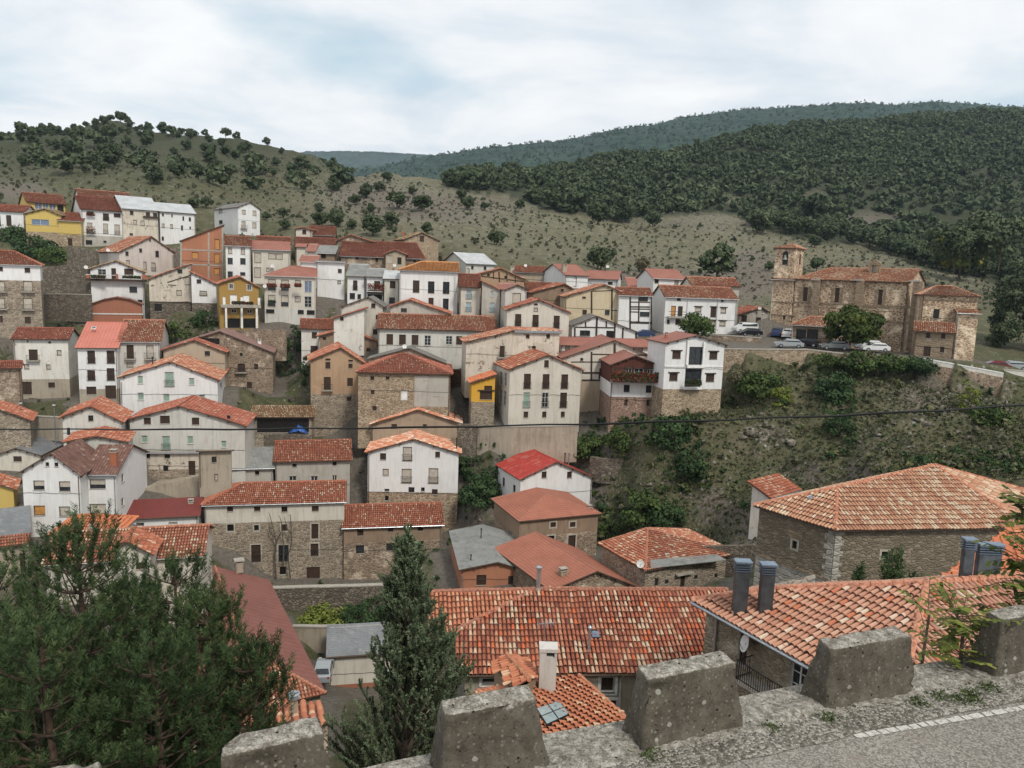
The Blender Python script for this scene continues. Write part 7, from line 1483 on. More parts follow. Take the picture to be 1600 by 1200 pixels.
for b in [(918, 716, 75, 55, 'green', 'bright green bush mass right of the cream render wall'), (968, 702, 70, 42, 'green', 'green bush above the dry stone terrace wall'), (1050, 700, 85, 55, 'dark', 'dark bramble above the right end of the dry stone wall'),
  (1078, 748, 80, 55, 'dark', 'dark bramble right of the dry stone wall'), (1000, 812, 95, 52, 'green', 'low green bramble above the mottled hip roof'), (1040, 820, 70, 50, 'dark', 'dark bramble above the mottled hip roof ridge'), (955, 838, 50, 38, 'green', 'green shrub left of the mottled hip roof'),
  (750, 800, 78, 95, 'dark', 'tall dark green thicket between the white orange-roofed house and the red roof'), (735, 752, 50, 60, 'dark', 'upper dark thicket beside the rubble pier'), (772, 770, 50, 60, 'dark', 'dark thicket touching the red roofed house'),
  (502, 979, 74, 42, 'lime', 'lime green shrub above the brown yard wall'), (560, 978, 66, 46, 'dark', 'dark shrub right of the lime green one'), (590, 965, 60, 50, 'dark', 'dark shrub against the river wall'), (460, 548, 44, 68, 'dark', 'tall dark shrub beside the cream awning block'),
  (262, 529, 72, 34, 'green', 'low green garden hedge right of the mottled roof'), (322, 512, 46, 36, 'dark', 'dark bush below the small white house'), (478, 602, 30, 70, 'dark', 'climbing plant on the old white house'), (448, 585, 40, 60, 'dark', 'dark bush left of the climbing plant'),
  (1222, 632, 46, 44, 'lime', 'yellow-green round shrub on the gorge slope'), (1185, 615, 80, 40, 'green', 'green scrub below the plaza wall'), (1300, 625, 70, 60, 'dark', 'dark scrub in the gully under the hedge'), (1310, 680, 50, 60, 'dark', 'dark scrub lower in the gully'), (1512, 645, 32, 80, 'lime', 'ivy hanging down the cliff below the pale coping'),
  (1545, 662, 68, 34, 'green', 'green bush on the cliff ledge at the right'), (1160, 600, 60, 30, 'dry', 'grey bare scrub right of the white bay house'), (1340, 575, 70, 32, 'dry', 'brown dead scrub below the hedge'), (50, 398, 70, 32, 'dark', 'dark garden bushes left under the yellow house'), (90, 412, 60, 26, 'green', 'lighter garden bushes on the upper rubble wall'),
  (20, 378, 60, 30, 'dark', 'dark bushes at the left edge below the small white house'), (740, 662, 24, 26, 'green', 'weeds beside the yellow house steps'), (1120, 560, 30, 24, 'dry', 'dry scrub at the foot of the plaza wall')]:
    bush(*b)
bush(1288, 569, 0.1 + 44, 26, 'green', 'left part of the clipped hedge along the churchyard edge', 'hedge', 'hedge', Yd=113.6); bush(1345, 572, 74, 24, 'green', 'long clipped hedge section under the parked white cars', 'hedge', 'hedge', Yd=113.2, n=2200); bush(1392, 574, 60, 25, 'green', 'middle clipped hedge section below the church wall', 'hedge', 'hedge', Yd=112.6, n=1800); bush(1436, 577, 52, 22, 'dark', 'darker right hedge section next to the pale coping', 'hedge', 'hedge', Yd=111.9, n=1600)
bush(1327, 549, 100, 52, 'plane', 'dense round olive-green tree in front of the church nave', 'tree', 'tree', n=6500, Yd=122.5, trunk=True)
bush(1087, 530, 62, 34, 'green', 'leafy tree in front of the long white balcony house', 'tree', 'tree', n=2000, Yd=128, trunk=True)
for i, (x, y, w, h) in enumerate([(1585, 520, 80, 75), (1560, 560, 60, 60), (1612, 575, 60, 70), (1490, 425, 90, 60), (1560, 420, 110, 60)]): bush(x, y, w, h, 'oak', ['large dark tree at the right edge behind the church', 'dark tree just right of the apse', 'dark tree at the right edge above the road', 'dark oak behind the right end of the church', 'dark oaks at the right edge above the church'][i], 'tree', 'tree', n=2400, Yd=150 if i < 3 else 215, trunk=True)
# bare climbing branches on the long stone house
g = MB(); rv_ = random.Random(4); o = thing('climbing_vine', 'bare twisted vine trunks climbing the front of the long stone house', 'vine', at(*P('B3', 760, 1290), 95.0))
for pts in ([(700, 1300), (690, 1120), (700, 1000), (680, 900), (650, 780), (640, 750)], [(820, 1300), (800, 1120), (830, 1000), (825, 860), (820, 770), (800, 780)], [(760, 1200), (765, 1050), (755, 960), (745, 830), (725, 775)], [(700, 990), (735, 930), (745, 900)], [(825, 930), (790, 880), (770, 790)], [(690, 960), (650, 920), (640, 870)]):
    g.tube([at(*P('B3', a, b), 95.0 - .03 * i) for i, (a, b) in enumerate(pts)], .11, BARK, 5, True, .03)
g.build('stem', o)
# ------------------------------------------------------------------ cars
def car(px, py, Yd, yaw, colour, label, L=4.3, kind='hatch'):
    p = at(px, py, Yd); z = gzi(p[0], p[1]); o = thing('parked_car', label, 'car', p, None); c, s = math.cos(R(yaw)), math.sin(R(yaw)); ux_, uy_, uz_ = np.array((c, s, 0)), np.array((-s, c, 0)), np.array((0, 0, 1.)); W_2 = .86
    paint = plain('car_paint_' + colour, dict(white=(.62, .62, .61), silver=(.33, .35, .36), black=(.015, .016, .02), blue=(.03, .05, .12), red=(.16, .02, .02), grey=(.17, .18, .18))[colour], .25, .2 if colour in ('silver', 'grey') else 0, var=.04)
    if kind == 'van': prof = [(-.5, .3), (-.5, 1.0), (-.47, 1.75), (.18, 1.82), (.30, 1.2), (.46, .98), (.5, .7), (.5, .3)]
    elif kind == 'suv': prof = [(-.5, .4), (-.5, 1.0), (-.46, 1.7), (.1, 1.75), (.2, 1.12), (.46, 1.05), (.5, .8), (.5, .4)]
    else: prof = [(-.5, .3), (-.5, .85), (-.42, .95), (-.30, 1.38), (.05, 1.42), (.24, .95), (.44, .80), (.5, .62), (.5, .3)]
    def pt(x, y, z_): return p + ux_ * x * L + uy_ * y + uz_ * z_
    def inset(z_): return W_2 - max(0, z_ - .9) * .28
    g = MB(); a = [pt(x, -inset(z_), z_) for x, z_ in prof]; b = [pt(x, inset(z_), z_) for x, z_ in prof]; g.face(a, paint); g.face(b[::-1], paint)
    for i in range(len(a)): j = (i + 1) % len(a); g.face([a[j], a[i], b[i], b[j]], paint)
    g.build('body', o); zt = max(q[1] for q in prof); z0 = .95 if kind == 'hatch' else 1.12
    g = MB(); gm_ = G_['glass']; xs = [q[0] for q in prof if q[1] >= zt - .1]; xa, xb = min(xs), max(xs); xf = .235 if kind == 'hatch' else (.29 if kind == 'van' else .19); xr = -.41 if kind == 'hatch' else -.47
    for sd in (-1, 1):
        e = .012; q = [pt(xr + .03, sd * (inset(z0) + e), z0 + .04), pt(xf - .03, sd * (inset(z0) + e), z0 + .04), pt(xb, sd * (inset(zt) + e), zt - .1), pt(xa + .01, sd * (inset(zt) + e), zt - .1)]; g.face(q if sd < 0 else q[::-1], gm_)
    g.build('side_windows', o); g = MB(); k = .86
    for (x0, x1, nm) in ((xf, xb + .01, 'f'), (xr, xa - .005, 'r')):
        e = .02 * (1 if nm == 'f' else -1); g.face([pt(x0 + e / L * 2, -inset(z0) * k, z0 + .05), pt(x0 + e / L * 2, inset(z0) * k, z0 + .05), pt(x1 + e / L * 2, inset(zt) * k, zt - .06), pt(x1 + e / L * 2, -inset(zt) * k, zt - .06)], gm_); g.build('windscreen' if nm == 'f' else 'rear_window', o); g = MB()
    for sx in (-.31, .31):
        for sd in (-1, 1):
            g = MB(); c0 = pt(sx, sd * (W_2 - .16), .31); g.tube([c0, c0 + uy_ * sd * .2], .31, G_['iron'], 12); w_ = g.build('wheel', o); g = MB(); g.tube([c0 + uy_ * sd * .19, c0 + uy_ * sd * .215], .18, G_['metal'], 10); g.build('rim', w_)
    for sd in (-1, 1):
        g = MB(); g.box(pt(.495, sd * .62 - .16, .62), ux_ * .04, uy_ * .32, uz_ * .14, G_['frame']); g.build('headlight', o); g = MB(); g.box(pt(-.51, sd * .68 - .1, .72), ux_ * .04, uy_ * .2, uz_ * .18, G_['redfl']); g.build('tail_light', o)
    return o
car(1164, 519, 141, 195, 'white', 'white van parked outside the low beige house by the church', 4.6, 'van'); car(1171, 525, 136, 190, 'black', 'dark car in front of the white van', 4.2)
car(1215, 527, 138, 60, 'blue', 'dark blue off-road car against the church wall', 4.2, 'suv'); car(1232, 529, 136, 60, 'white', 'white off-road car beside the dark blue one', 4.2, 'suv')
car(1232, 543, 122.5, 172, 'silver', 'silver saloon car at the plaza wall', 4.4); car(1258, 541, 124.5, 150, 'black', 'black saloon car beside the porch', 4.5); car(1303, 546, 120.8, 172, 'grey', 'silver-grey car half hidden behind the plaza wall', 4.3)
car(1356, 545, 121.2, 178, 'white', 'white estate car under the round tree edge', 4.5); car(1366, 549, 119.6, 178, 'white', 'white hatchback in front of the white estate car', 4.2)
car(1552, 578, 115.5, 165, 'red', 'dark red car behind the pale road coping', 4.2); car(1580, 578, 117, 172, 'silver', 'pale blue-silver car at the right edge', 4.2); car(506, 1054, 72.5, 97, 'silver', 'silver hatchback parked in the yard beside the yellow garage', 4.2)
car(1005, 527, 139, 180, 'blue', 'dark blue car in the shadowed open ground floor of the half-timbered house', 4.0)

# ------------------------------------------------------------------ street lamps, blue tarpaulin, flowers
def lamp(px, py0, py1, Yd, label):
    a = at(px, py0, Yd); b = at(px, py1, Yd); b = np.array((a[0], a[1], b[2])); o = thing('street_lamp', label, 'street lamp', a); g = MB(); g.tube([a - (0, 0, .5), b], .07, G_['metal'], 6, True, .045); g.build('post', o)
    g = MB(); g.tube([b, b + (0, 0, .15)], .12, G_['iron'], 8, True, .2); g.tube([b + (0, 0, .15), b + (0, 0, .45)], .18, G_['frame'], 8, True, .22); g.tube([b + (0, 0, .45), b + (0, 0, .6)], .25, G_['iron'], 8, True, .04); g.build('lantern', o)
lamp(87, 687, 636, 106.5, 'street lamp before the grey-green garden wall'); lamp(1189, 523, 492, 140, 'street lamp by the low beige house near the church'); lamp(1065, 523, 506, 135, 'street lamp beside the white balcony house'); lamp(34, 665, 633, 104, 'street lamp at the foot of the brown stone barn')
p = at(*P('B2', 1205, 1046), 114.6); o = thing('tarpaulin', 'blue tarpaulin heap inside the open tiled shed', 'tarpaulin', p); g = MB(); tb = plain('blue_tarpaulin', (.025, .09, .30), .5, var=.15); nn_ = 10
for i in range(nn_):
    for j in range(6):
        def tp(i, j): a = i / nn_; b = j / 6; h = math.sin(math.pi * a) ** .8 * math.sin(math.pi * min(1, b * .9 + .1)) * 1.5 + .12 * math.sin(i * 2.3 + j); return p + np.array(((a - .5) * 2.8, (b - .5) * 1.4, h * (.8 if a > .4 else .5) + .02))
        g.face([tp(i, j), tp(i+1, j), tp(i+1, j+1), tp(i, j+1)], tb)
g.build('sheet', o, True)
def flowers(cr, x0, y0, x1, y1, Yd, label, red=.35, yaw=5, n=160):
    a = at(*P(cr, (x0 + x1) / 2, y1), Yd); th = R(yaw); f = Fr(a, (math.cos(th), math.sin(th), 0), (-math.sin(th), math.cos(th), 0)); r = f.rect(*P(cr, x0, y0), *P(cr, x1, y1)); o = thing('flower_box', label, 'flower box', a); w_ = r[2] - r[0]; h = r[3] - r[1]
    g = MB(); g.box(f.w(r[0], 0, r[1]), f.u * w_, f.n * .22, np.array((0, 0, min(.2, h * .4))), G_['timber']); g.build('box', o); rg = np.random.default_rng(int(x0 + y0)); n = int(n * max(1, w_))
    s = rg.uniform(r[0] - .05, r[2] + .05, n); zz = r[1] + h * rg.beta(1.6, 1.6, n) * 1.1; tt = rg.uniform(-.12, .28, n); c = np.array([f.w(a_, b_, c_) for a_, b_, c_ in zip(s, tt, zz)]); e = rg.normal(size=(n, 3)); e /= np.linalg.norm(e, axis=1)[:, None]; b = np.cross(e, rg.normal(size=(n, 3))); b /= np.linalg.norm(b, axis=1)[:, None]
    V, Q = quads_from(c - np.array(o['_o']), e * .09, b * .07); mi = (rg.random(n) < red).astype(int); link('flowers', fast_mesh('flowers', V, Q, [LM['dark'], G_['redfl']], mi=mi, uv=np.repeat(rg.random((n, 2)), 4, 0)), o)
flowers('E2', 300, 440, 720, 520, 107.9, 'long row of red and pink geraniums along the wooden gallery', .3, n=260)
for x0, y0, x1, y1, l in ((835, 870, 915, 900, 'left'), (950, 873, 1027, 905, 'middle'), (1068, 868, 1122, 898, 'right')): flowers('B', x0, y0, x1, y1, 144.1, 'red flower box under the %s upper awning of the cream block' % l, .5)
for x0, y0, x1, y1, l in ((722, 280, 790, 305, 'upper left window'), (858, 290, 915, 345, 'upper middle window'), (948, 295, 1010, 322, 'upper right window'), (722, 395, 795, 455, 'lower left balcony'), (850, 400, 920, 462, 'lower middle balcony'), (950, 400, 1015, 468, 'lower right balcony')):
    flowers('A', x0, y0, x1, y1, 181.2 + (x0 - 665) / 360 * 8.0 - .5, 'dark red flowers at the %s of the white flower house' % l, .45, yaw=36, n=90)
flowers('C', 290, 660, 425, 720, 145.9, 'pink potted flowers on the balcony left of the golden roofed house', .4); flowers('A', 760, 800, 870, 825, 146.4, 'pot plants on the left of the long white terrace', .1); flowers('A', 1020, 805, 1170, 828, 146.4, 'pot plants on the right of the long white terrace', .05)
flowers('B', 545, 1020, 720, 1045, 137.0, 'small flower pots on the pillared ochre balcony', .2); flowers('E2', 915, 500, 1045, 545, 106.2, 'pot plants inside the lower glazed bay of the white house', .05); flowers('B', 850, 1010, 910, 1030, 144.1, 'yellowish plants under the lower left awning', .0)

# ------------------------------------------------------------------ road, parapet blocks
ZR = -2.8; A0 = at_z(1010, 1172, ZR); B0 = at_z(1446, 1091, ZR); wd = (B0 - A0) / np.linalg.norm(B0 - A0); wn = np.array((wd[1], -wd[0], 0.))
NODE = np.array([(-9., 1.3), (-4.6, 2.3), (-3.3, 2.66), (-2.22, 2.98), (-1.31, 3.30), (-.29, 3.76), (.86, 4.14), (2.14, 4.65), (3.55, 5.13), (6, 6.0), (30, 14.5)]) * 1.022
_d = np.concatenate([[0], np.cumsum(np.linalg.norm(np.diff(NODE, axis=0), axis=1))]); _d -= _d[6]; NS = _d; _ss = np.linspace(-11, 32, 2200)
def _sm(c): v = np.interp(_ss, NS, c); k = np.hanning(31); k /= k.sum(); return np.convolve(np.pad(v, 15, 'reflect', reflect_type='odd'), k, 'valid')
LX, LY = _sm(NODE[:, 0]), _sm(NODE[:, 1]); TX, TY = np.gradient(LX, _ss), np.gradient(LY, _ss)
def rp_(s, n, z=0.):
    s = max(-10.9, min(31.9, s)); x, y, tx, ty = (float(np.interp(s, _ss, a)) for a in (LX, LY, TX, TY)); l = math.hypot(tx, ty); return np.array((x + ty / l * n, y - tx / l * n, ZR + z))
t = newmat('weathered_concrete'); co = t.add('ShaderNodeTexCoord').outputs['Object']; n1 = t.noise(co, 3., 6, .65); n2 = t.noise(co, 22., 6, .7); n3 = t.noise(co, 90., 4, .7)
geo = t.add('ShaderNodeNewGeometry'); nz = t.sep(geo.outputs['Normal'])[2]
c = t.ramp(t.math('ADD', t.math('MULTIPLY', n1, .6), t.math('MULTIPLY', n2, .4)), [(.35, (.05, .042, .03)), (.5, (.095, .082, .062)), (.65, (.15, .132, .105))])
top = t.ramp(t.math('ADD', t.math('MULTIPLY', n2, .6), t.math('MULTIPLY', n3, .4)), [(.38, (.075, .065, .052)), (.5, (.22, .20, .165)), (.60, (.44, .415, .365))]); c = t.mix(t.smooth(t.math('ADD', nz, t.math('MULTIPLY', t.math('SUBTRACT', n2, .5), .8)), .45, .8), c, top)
v = t.add('ShaderNodeTexVoronoi', i={'Vector': co, 'Scale': 13.}); lich = t.math('MULTIPLY', t.smooth(v.outputs['Distance'], .26, .17), t.math('GREATER_THAN', t.sep(v.outputs['Color'])[0], .80)); c = t.mix(t.math('MULTIPLY', lich, .8), c, t.mix(n2, (.22, .22, .18), (.46, .45, .40)))
v2 = t.add('ShaderNodeTexVoronoi', i={'Vector': co, 'Scale': 46.}); ag = t.math('MULTIPLY', t.math('GREATER_THAN', t.sep(v2.outputs['Color'])[1], .62), t.smooth(v2.outputs['Distance'], .5, .3)); c = t.mix(t.math('MULTIPLY', ag, .5), c, t.mix(t.sep(v2.outputs['Color'])[0], (.03, .025, .02), (.30, .27, .225)))
po = t.add('ShaderNodeTexVoronoi', i={'Vector': co, 'Scale': 19.}); pf = t.math('MULTIPLY', t.smooth(po.outputs['Distance'], .17, .10), t.math('GREATER_THAN', t.sep(po.outputs['Color'])[2], .6)); c = t.mix(pf, c, (.018, .015, .012))
c = t.mix(t.smooth(n3, .62, .72), c, (.03, .025, .02)); t.link(c, t.b.inputs['Base Color']); t.b.inputs['Roughness'].default_value = .95
pit = t.noise(co, 34., 3, .6); bump(t, t.math('ADD', t.math('ADD', t.math('MULTIPLY', n2, .8), t.math('MULTIPLY', n3, .35)), t.math('ADD', t.math('MULTIPLY', t.smooth(pit, .36, .30), -1.2), t.math('MULTIPLY', pf, -1.6))), .9, .012); CONC = t.mat
def lumpy(pts8, seg, mat, name, root, amp=.010, chip=.045, seed=0):
    """a block between 8 corners (4 bottom, 4 top), subdivided, worn and chipped"""
    b = bmesh.new(); vs = [b.verts.new(p - np.array(root['_o'])) for p in pts8]
    for q in ((0, 3, 2, 1), (4, 5, 6, 7), (0, 1, 5, 4), (1, 2, 6, 5), (2, 3, 7, 6), (3, 0, 4, 7)): b.faces.new([vs[i] for i in q])
    bmesh.ops.bevel(b, geom=list(b.edges), offset=.009, segments=1, affect='EDGES', profile=.5)
    for _ in range(seg): bmesh.ops.subdivide_edges(b, edges=[e for e in b.edges if e.calc_length() > .028], cuts=1, use_grid_fill=True)
    bmesh.ops.triangulate(b, faces=b.faces); b.normal_update(); sd = Vector((seed * 3.1, seed * 1.7, 0)); mv = {}
    for v_ in b.verts:
        p = v_.co * 1.; n_ = mnoise.fractal((p + sd) * 5, 1., 2., 4) * amp + mnoise.fractal((p + sd) * 22, 1., 2., 3) * amp * .45; e = mnoise.noise((p + sd) * 7.); 
        if e > .32: n_ -= (e - .32) * chip * 2
        mv[v_] = v_.normal * n_
    for v_, d in mv.items(): v_.co += d
    me = bpy.data.meshes.new(name); b.to_mesh(me); b.free(); me.materials.append(mat); me.polygons.foreach_set('use_smooth', [True] * len(me.polygons)); return link(name, me, root)
BL = ['leftmost parapet block, only its top corner in the frame', 'second parapet block, in front of the outhouse roof', 'third parapet block, large lichen-spotted, beside the cypress', 'fourth parapet block, cracked, in front of the balcony wall', 'fifth parapet block, in front of the pinkish tile roof', 'rightmost parapet block beside the leafy sapling']
for i, k in enumerate(range(-3, 3)):
    s0 = float(NS[6 + k]); tl_ = (.45, .49, .53, .63, .68, .68)[i];  rt = thing('parapet_block', 'tapered concrete ' + BL[i], 'parapet block', rp_(s0 + .3, -.12), 'concrete blocks of the roadside parapet'); j = random.Random(k).uniform(-.015, .02)
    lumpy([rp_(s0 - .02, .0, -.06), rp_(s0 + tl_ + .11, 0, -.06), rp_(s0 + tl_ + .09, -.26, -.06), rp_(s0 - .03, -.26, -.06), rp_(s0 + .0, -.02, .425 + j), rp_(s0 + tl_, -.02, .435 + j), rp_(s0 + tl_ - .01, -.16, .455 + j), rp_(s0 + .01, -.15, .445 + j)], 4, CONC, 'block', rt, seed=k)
# rough base course between and under the blocks
b = []; n_ = 240; m_ = 16; sg_ = np.linspace(-4.9, 4.9, n_); tg = np.linspace(.10, -.34, m_); V = []
for i in range(n_):
    for j in range(m_):
        p = rp_(sg_[i], tg[j]); h = mnoise.fractal(Vector((p[0], p[1], 0)) * 6, 1., 2., 5) * .022 + mnoise.fractal(Vector((p[0], p[1], 3)) * 28, 1., 2., 3) * .012 + .012 * min(1, max(0, (.10 - tg[j]) / .12)) - .05 * max(0, -tg[j] - .12) / .2 - (.02 if j == 0 else 0)
        V.append(p + np.array((0, 0, h - (1.2 if j == m_ - 1 else 0)))) 
idx = np.arange(n_ * m_).reshape(n_, m_); Q = np.stack([idx[:-1, :-1], idx[:-1, 1:], idx[1:, 1:], idx[1:, :-1]], -1).reshape(-1, 4)[:, ::-1]
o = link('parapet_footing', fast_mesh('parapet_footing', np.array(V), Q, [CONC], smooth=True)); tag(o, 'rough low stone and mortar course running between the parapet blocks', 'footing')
W2_ = stone('retaining_stone', (.12, .10, .08), (.2, .17, .13), (.1, .085, .07), 2.2)
g = MB(); SS = np.concatenate([np.linspace(-10.8, 6, 60), np.linspace(7, 31.8, 8)])
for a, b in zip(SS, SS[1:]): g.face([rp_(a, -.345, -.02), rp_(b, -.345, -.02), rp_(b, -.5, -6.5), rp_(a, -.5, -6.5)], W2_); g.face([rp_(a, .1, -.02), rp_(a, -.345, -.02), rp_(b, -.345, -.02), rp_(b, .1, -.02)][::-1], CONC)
o = g.build('road_retaining_wall'); tag(o, 'tall stone wall carrying the road under the parapet', 'wall')
# asphalt
t = newmat('old_asphalt'); co = t.add('ShaderNodeTexCoord').outputs['Object']; n1 = t.noise(co, .9, 5, .6); v = t.add('ShaderNodeTexVoronoi', i={'Vector': co, 'Scale': 95.}); vr = t.sep(v.outputs['Color'])[0]
c = t.ramp(t.math('ADD', t.math('MULTIPLY', vr, .75), t.math('MULTIPLY', n1, .35)), [(.15, (.11, .10, .085)), (.5, (.19, .175, .15)), (.85, (.31, .285, .25))]); c = t.mix(t.smooth(t.noise(co, 2.6, 5, .65), .5, .7), c, (.21, .18, .145))
cr_ = t.add('ShaderNodeTexVoronoi', feature='DISTANCE_TO_EDGE', i={'Vector': t.add('ShaderNodeVectorMath', operation='MULTIPLY_ADD', i={0: t.add('ShaderNodeTexNoise', i={'Vector': co, 'Scale': 3., 'Detail': 5.}).outputs[1], 1: (.3, .3, .3), 2: co}).outputs[0], 'Scale': .55}); ck = t.smooth(cr_.outputs['Distance'], .005, .001); c = t.mix(t.math('MULTIPLY', ck, .6), c, (.025, .02, .017))
t.link(c, t.b.inputs['Base Color']); t.b.inputs['Roughness'].default_value = .92; bump(t, t.math('SUBTRACT', t.math('MULTIPLY', v.outputs['Distance'], -.6), ck), .6, .008); ASPH = t.mat
t = newmat('gravel_verge'); co = t.add('ShaderNodeTexCoord').outputs['Object']; v = t.add('ShaderNodeTexVoronoi', i={'Vector': co, 'Scale': 60.}); vr = t.sep(v.outputs['Color'])[0]; n1 = t.noise(co, 4., 6, .65)
c = t.ramp(t.math('ADD', t.math('MULTIPLY', vr, .7), t.math('MULTIPLY', n1, .5)), [(.2, (.07, .062, .05)), (.55, (.16, .145, .12)), (.9, (.36, .335, .29))]); t.link(c, t.b.inputs['Base Color']); t.b.inputs['Roughness'].default_value = .95; bump(t, t.math('ADD', t.math('MULTIPLY', v.outputs['Distance'], -1.), n1), .9, .015); GRAV = t.mat
g = MB()
for a, b in zip(SS, SS[1:]): g.face([rp_(a, .05, -.012), rp_(a, 9, -.012), rp_(b, 9, -.012), rp_(b, .05, -.012)], ASPH); g.face([rp_(a, 9, -.012), rp_(a, 9, -6), rp_(b, 9, -6), rp_(b, 9, -.012)], ASPH)
o = g.build('road'); o['kind'] = 'structure'
V = []; sg_ = np.linspace(-5, 5, 420); tg = np.linspace(.04, .27, 14)
for a in sg_:
    for j, b in enumerate(tg):
        p = rp_(a, b + mnoise.noise(Vector((a * 3, 0, 0))) * .03 * (j / 13)); h = abs(mnoise.fractal(Vector((p[0], p[1], 0)) * 26, 1., 2., 3)) * .010 * (1 - j / 13 * .7); V.append(p + np.array((0, 0, h - .006 * (j == 13))))
idx = np.arange(420 * 14).reshape(420, 14); Q = np.stack([idx[:-1, :-1], idx[:-1, 1:], idx[1:, 1:], idx[1:, :-1]], -1).reshape(-1, 4); o = link('gravel_verge', fast_mesh('gravel_verge', np.array(V), Q, [GRAV], smooth=True)); o['kind'] = 'structure'
# worn white edge line: broken paint plates
t = newmat('road_paint'); co = t.add('ShaderNodeTexCoord').outputs['Object']; n2 = t.noise(co, 60., 5, .75); c = t.mix(t.smooth(n2, .52, .62), (.50, .48, .44), (.16, .145, .12)); t.link(c, t.b.inputs['Base Color']); t.b.inputs['Roughness'].default_value = .8
g = MB(); rl = random.Random(5)
for (sa, sb, na_, nb_) in ((1.36, 3.9, .29, .375), (-1.1, .16, .25, .25)):
    s = sa
    while s < sb:
        ln = rl.uniform(.05, .11); gp = rl.uniform(.006, .016); k = (s - sa) / (sb - sa); n0_ = na_ + (nb_ - na_) * k; pts = []
        for ss, e in ((s, 0), (s + ln * .5, 0), (s + ln, 0)): pts.append(rp_(ss + rl.uniform(-.004, .004), n0_ - .024 + rl.uniform(-.004, .004), -.0075))
        for ss in (s + ln + .006, s + ln * .5, s + .006): pts.append(rp_(ss + rl.uniform(-.004, .004), n0_ + .024 + rl.uniform(-.004, .004), -.0075))
        g.face(pts[::-1], t.mat); s += ln + gp
o = g.build('road_line'); o['kind'] = 'structure'
# weeds along the parapet foot
rg = np.random.default_rng(3); spots = [(1.33, .08, .03), (2.08, .10, .03), (2.4, .14, .03), (.02, .05, .035), (2.28, .06, .03), (2.55, .10, .03), (.9, .05, .025), (2.5, .17, .03), (2.75, .08, .035), (1.6, .04, .02)]; V = []
for s, n_, r_2 in spots:
    k = int(50 + r_2 * 2600); c = np.array([rp_(s, n_)] * k) + rg.normal(0, r_2 * 1.3, (k, 3)) * (1, 1, 0); d = rg.normal(0, .5, (k, 3)); d[:, 2] = np.abs(d[:, 2]) + .15; d /= np.linalg.norm(d, axis=1)[:, None]; d *= (r_2 * rg.uniform(.3, .9, k))[:, None]; w_ = np.cross(d, rg.normal(size=(k, 3))); w_ /= np.linalg.norm(w_, axis=1)[:, None]; v, q = quads_from(c + d * .5, d * .5, w_ * .0035); V.append(v)
V = np.concatenate(V); o = link('roadside_weeds', fast_mesh('roadside_weeds', V, np.arange(len(V)).reshape(-1, 4), [LM['green']], uv=np.repeat(rg.random((len(V) // 4, 2)), 4, 0))); o['kind'] = 'stuff'

# ------------------------------------------------------------------ overhead cable
a = at(-260, 668, 20); c = at(800, 665, 15); b = at(1860, 612, 12); pts = []
for k in range(41):
    f = k / 40; p = (1-f)**2 * a + 2*f*(1-f) * (2 * c - .5 * a - .5 * b) + f*f * b; pts.append(p + np.array((0, 0, .012 * math.sin(k * 1.9))))
rt = thing('overhead_cable', 'black overhead cable sagging across the whole village view', 'cable', pts[20]); g = MB(); g.tube(pts, .017, plain('cable_black', (.012, .012, .012), .6), 6); g.build('cable', rt)
g = MB(); g.tube([p + np.array((0, 0, -.012 + .006 * math.sin(i))) for i, p in enumerate(pts)], .009, plain('cable_black', (.012, .012, .012), .6), 5); g.build('tie_wire', rt); pp = at(107, 672, 19); g = MB(); g.tube([pp - (.0, 0, .12), pp + (0, 0, .06)], .04, G_['iron'], 6); g.build('cable_clamp', rt)

# ------------------------------------------------------------------ pines, cypress and sapling close to the road
def shoots(base, dirs, length, n, nl, nw, rg, spread=.55):
    """needles round each shoot axis"""
    m = len(base); k = np.repeat(np.arange(m), n); f = rg.random(m * n); ax = dirs[k]; pos = base[k] + ax * (f * length[k])[:, None]; r_ = rg.normal(size=(m * n, 3)); r_ -= ax * np.sum(r_ * ax, 1)[:, None]; r_ /= np.linalg.norm(r_, axis=1)[:, None]
    d = ax * (1 - spread) + r_ * spread; d /= np.linalg.norm(d, axis=1)[:, None]; d *= (nl * rg.uniform(.7, 1.1, m * n))[:, None]; w_ = np.cross(d, rg.normal(size=(m * n, 3))); w_ /= np.linalg.norm(w_, axis=1)[:, None]; V, Q = quads_from(pos + d * .5, d * .5, w_ * nw); tone = rg.random(m)[k] * .6 + rg.random(m * n) * .4
    return V, Q, np.repeat(np.stack([tone, rg.random(m * n)], -1), 4, 0)
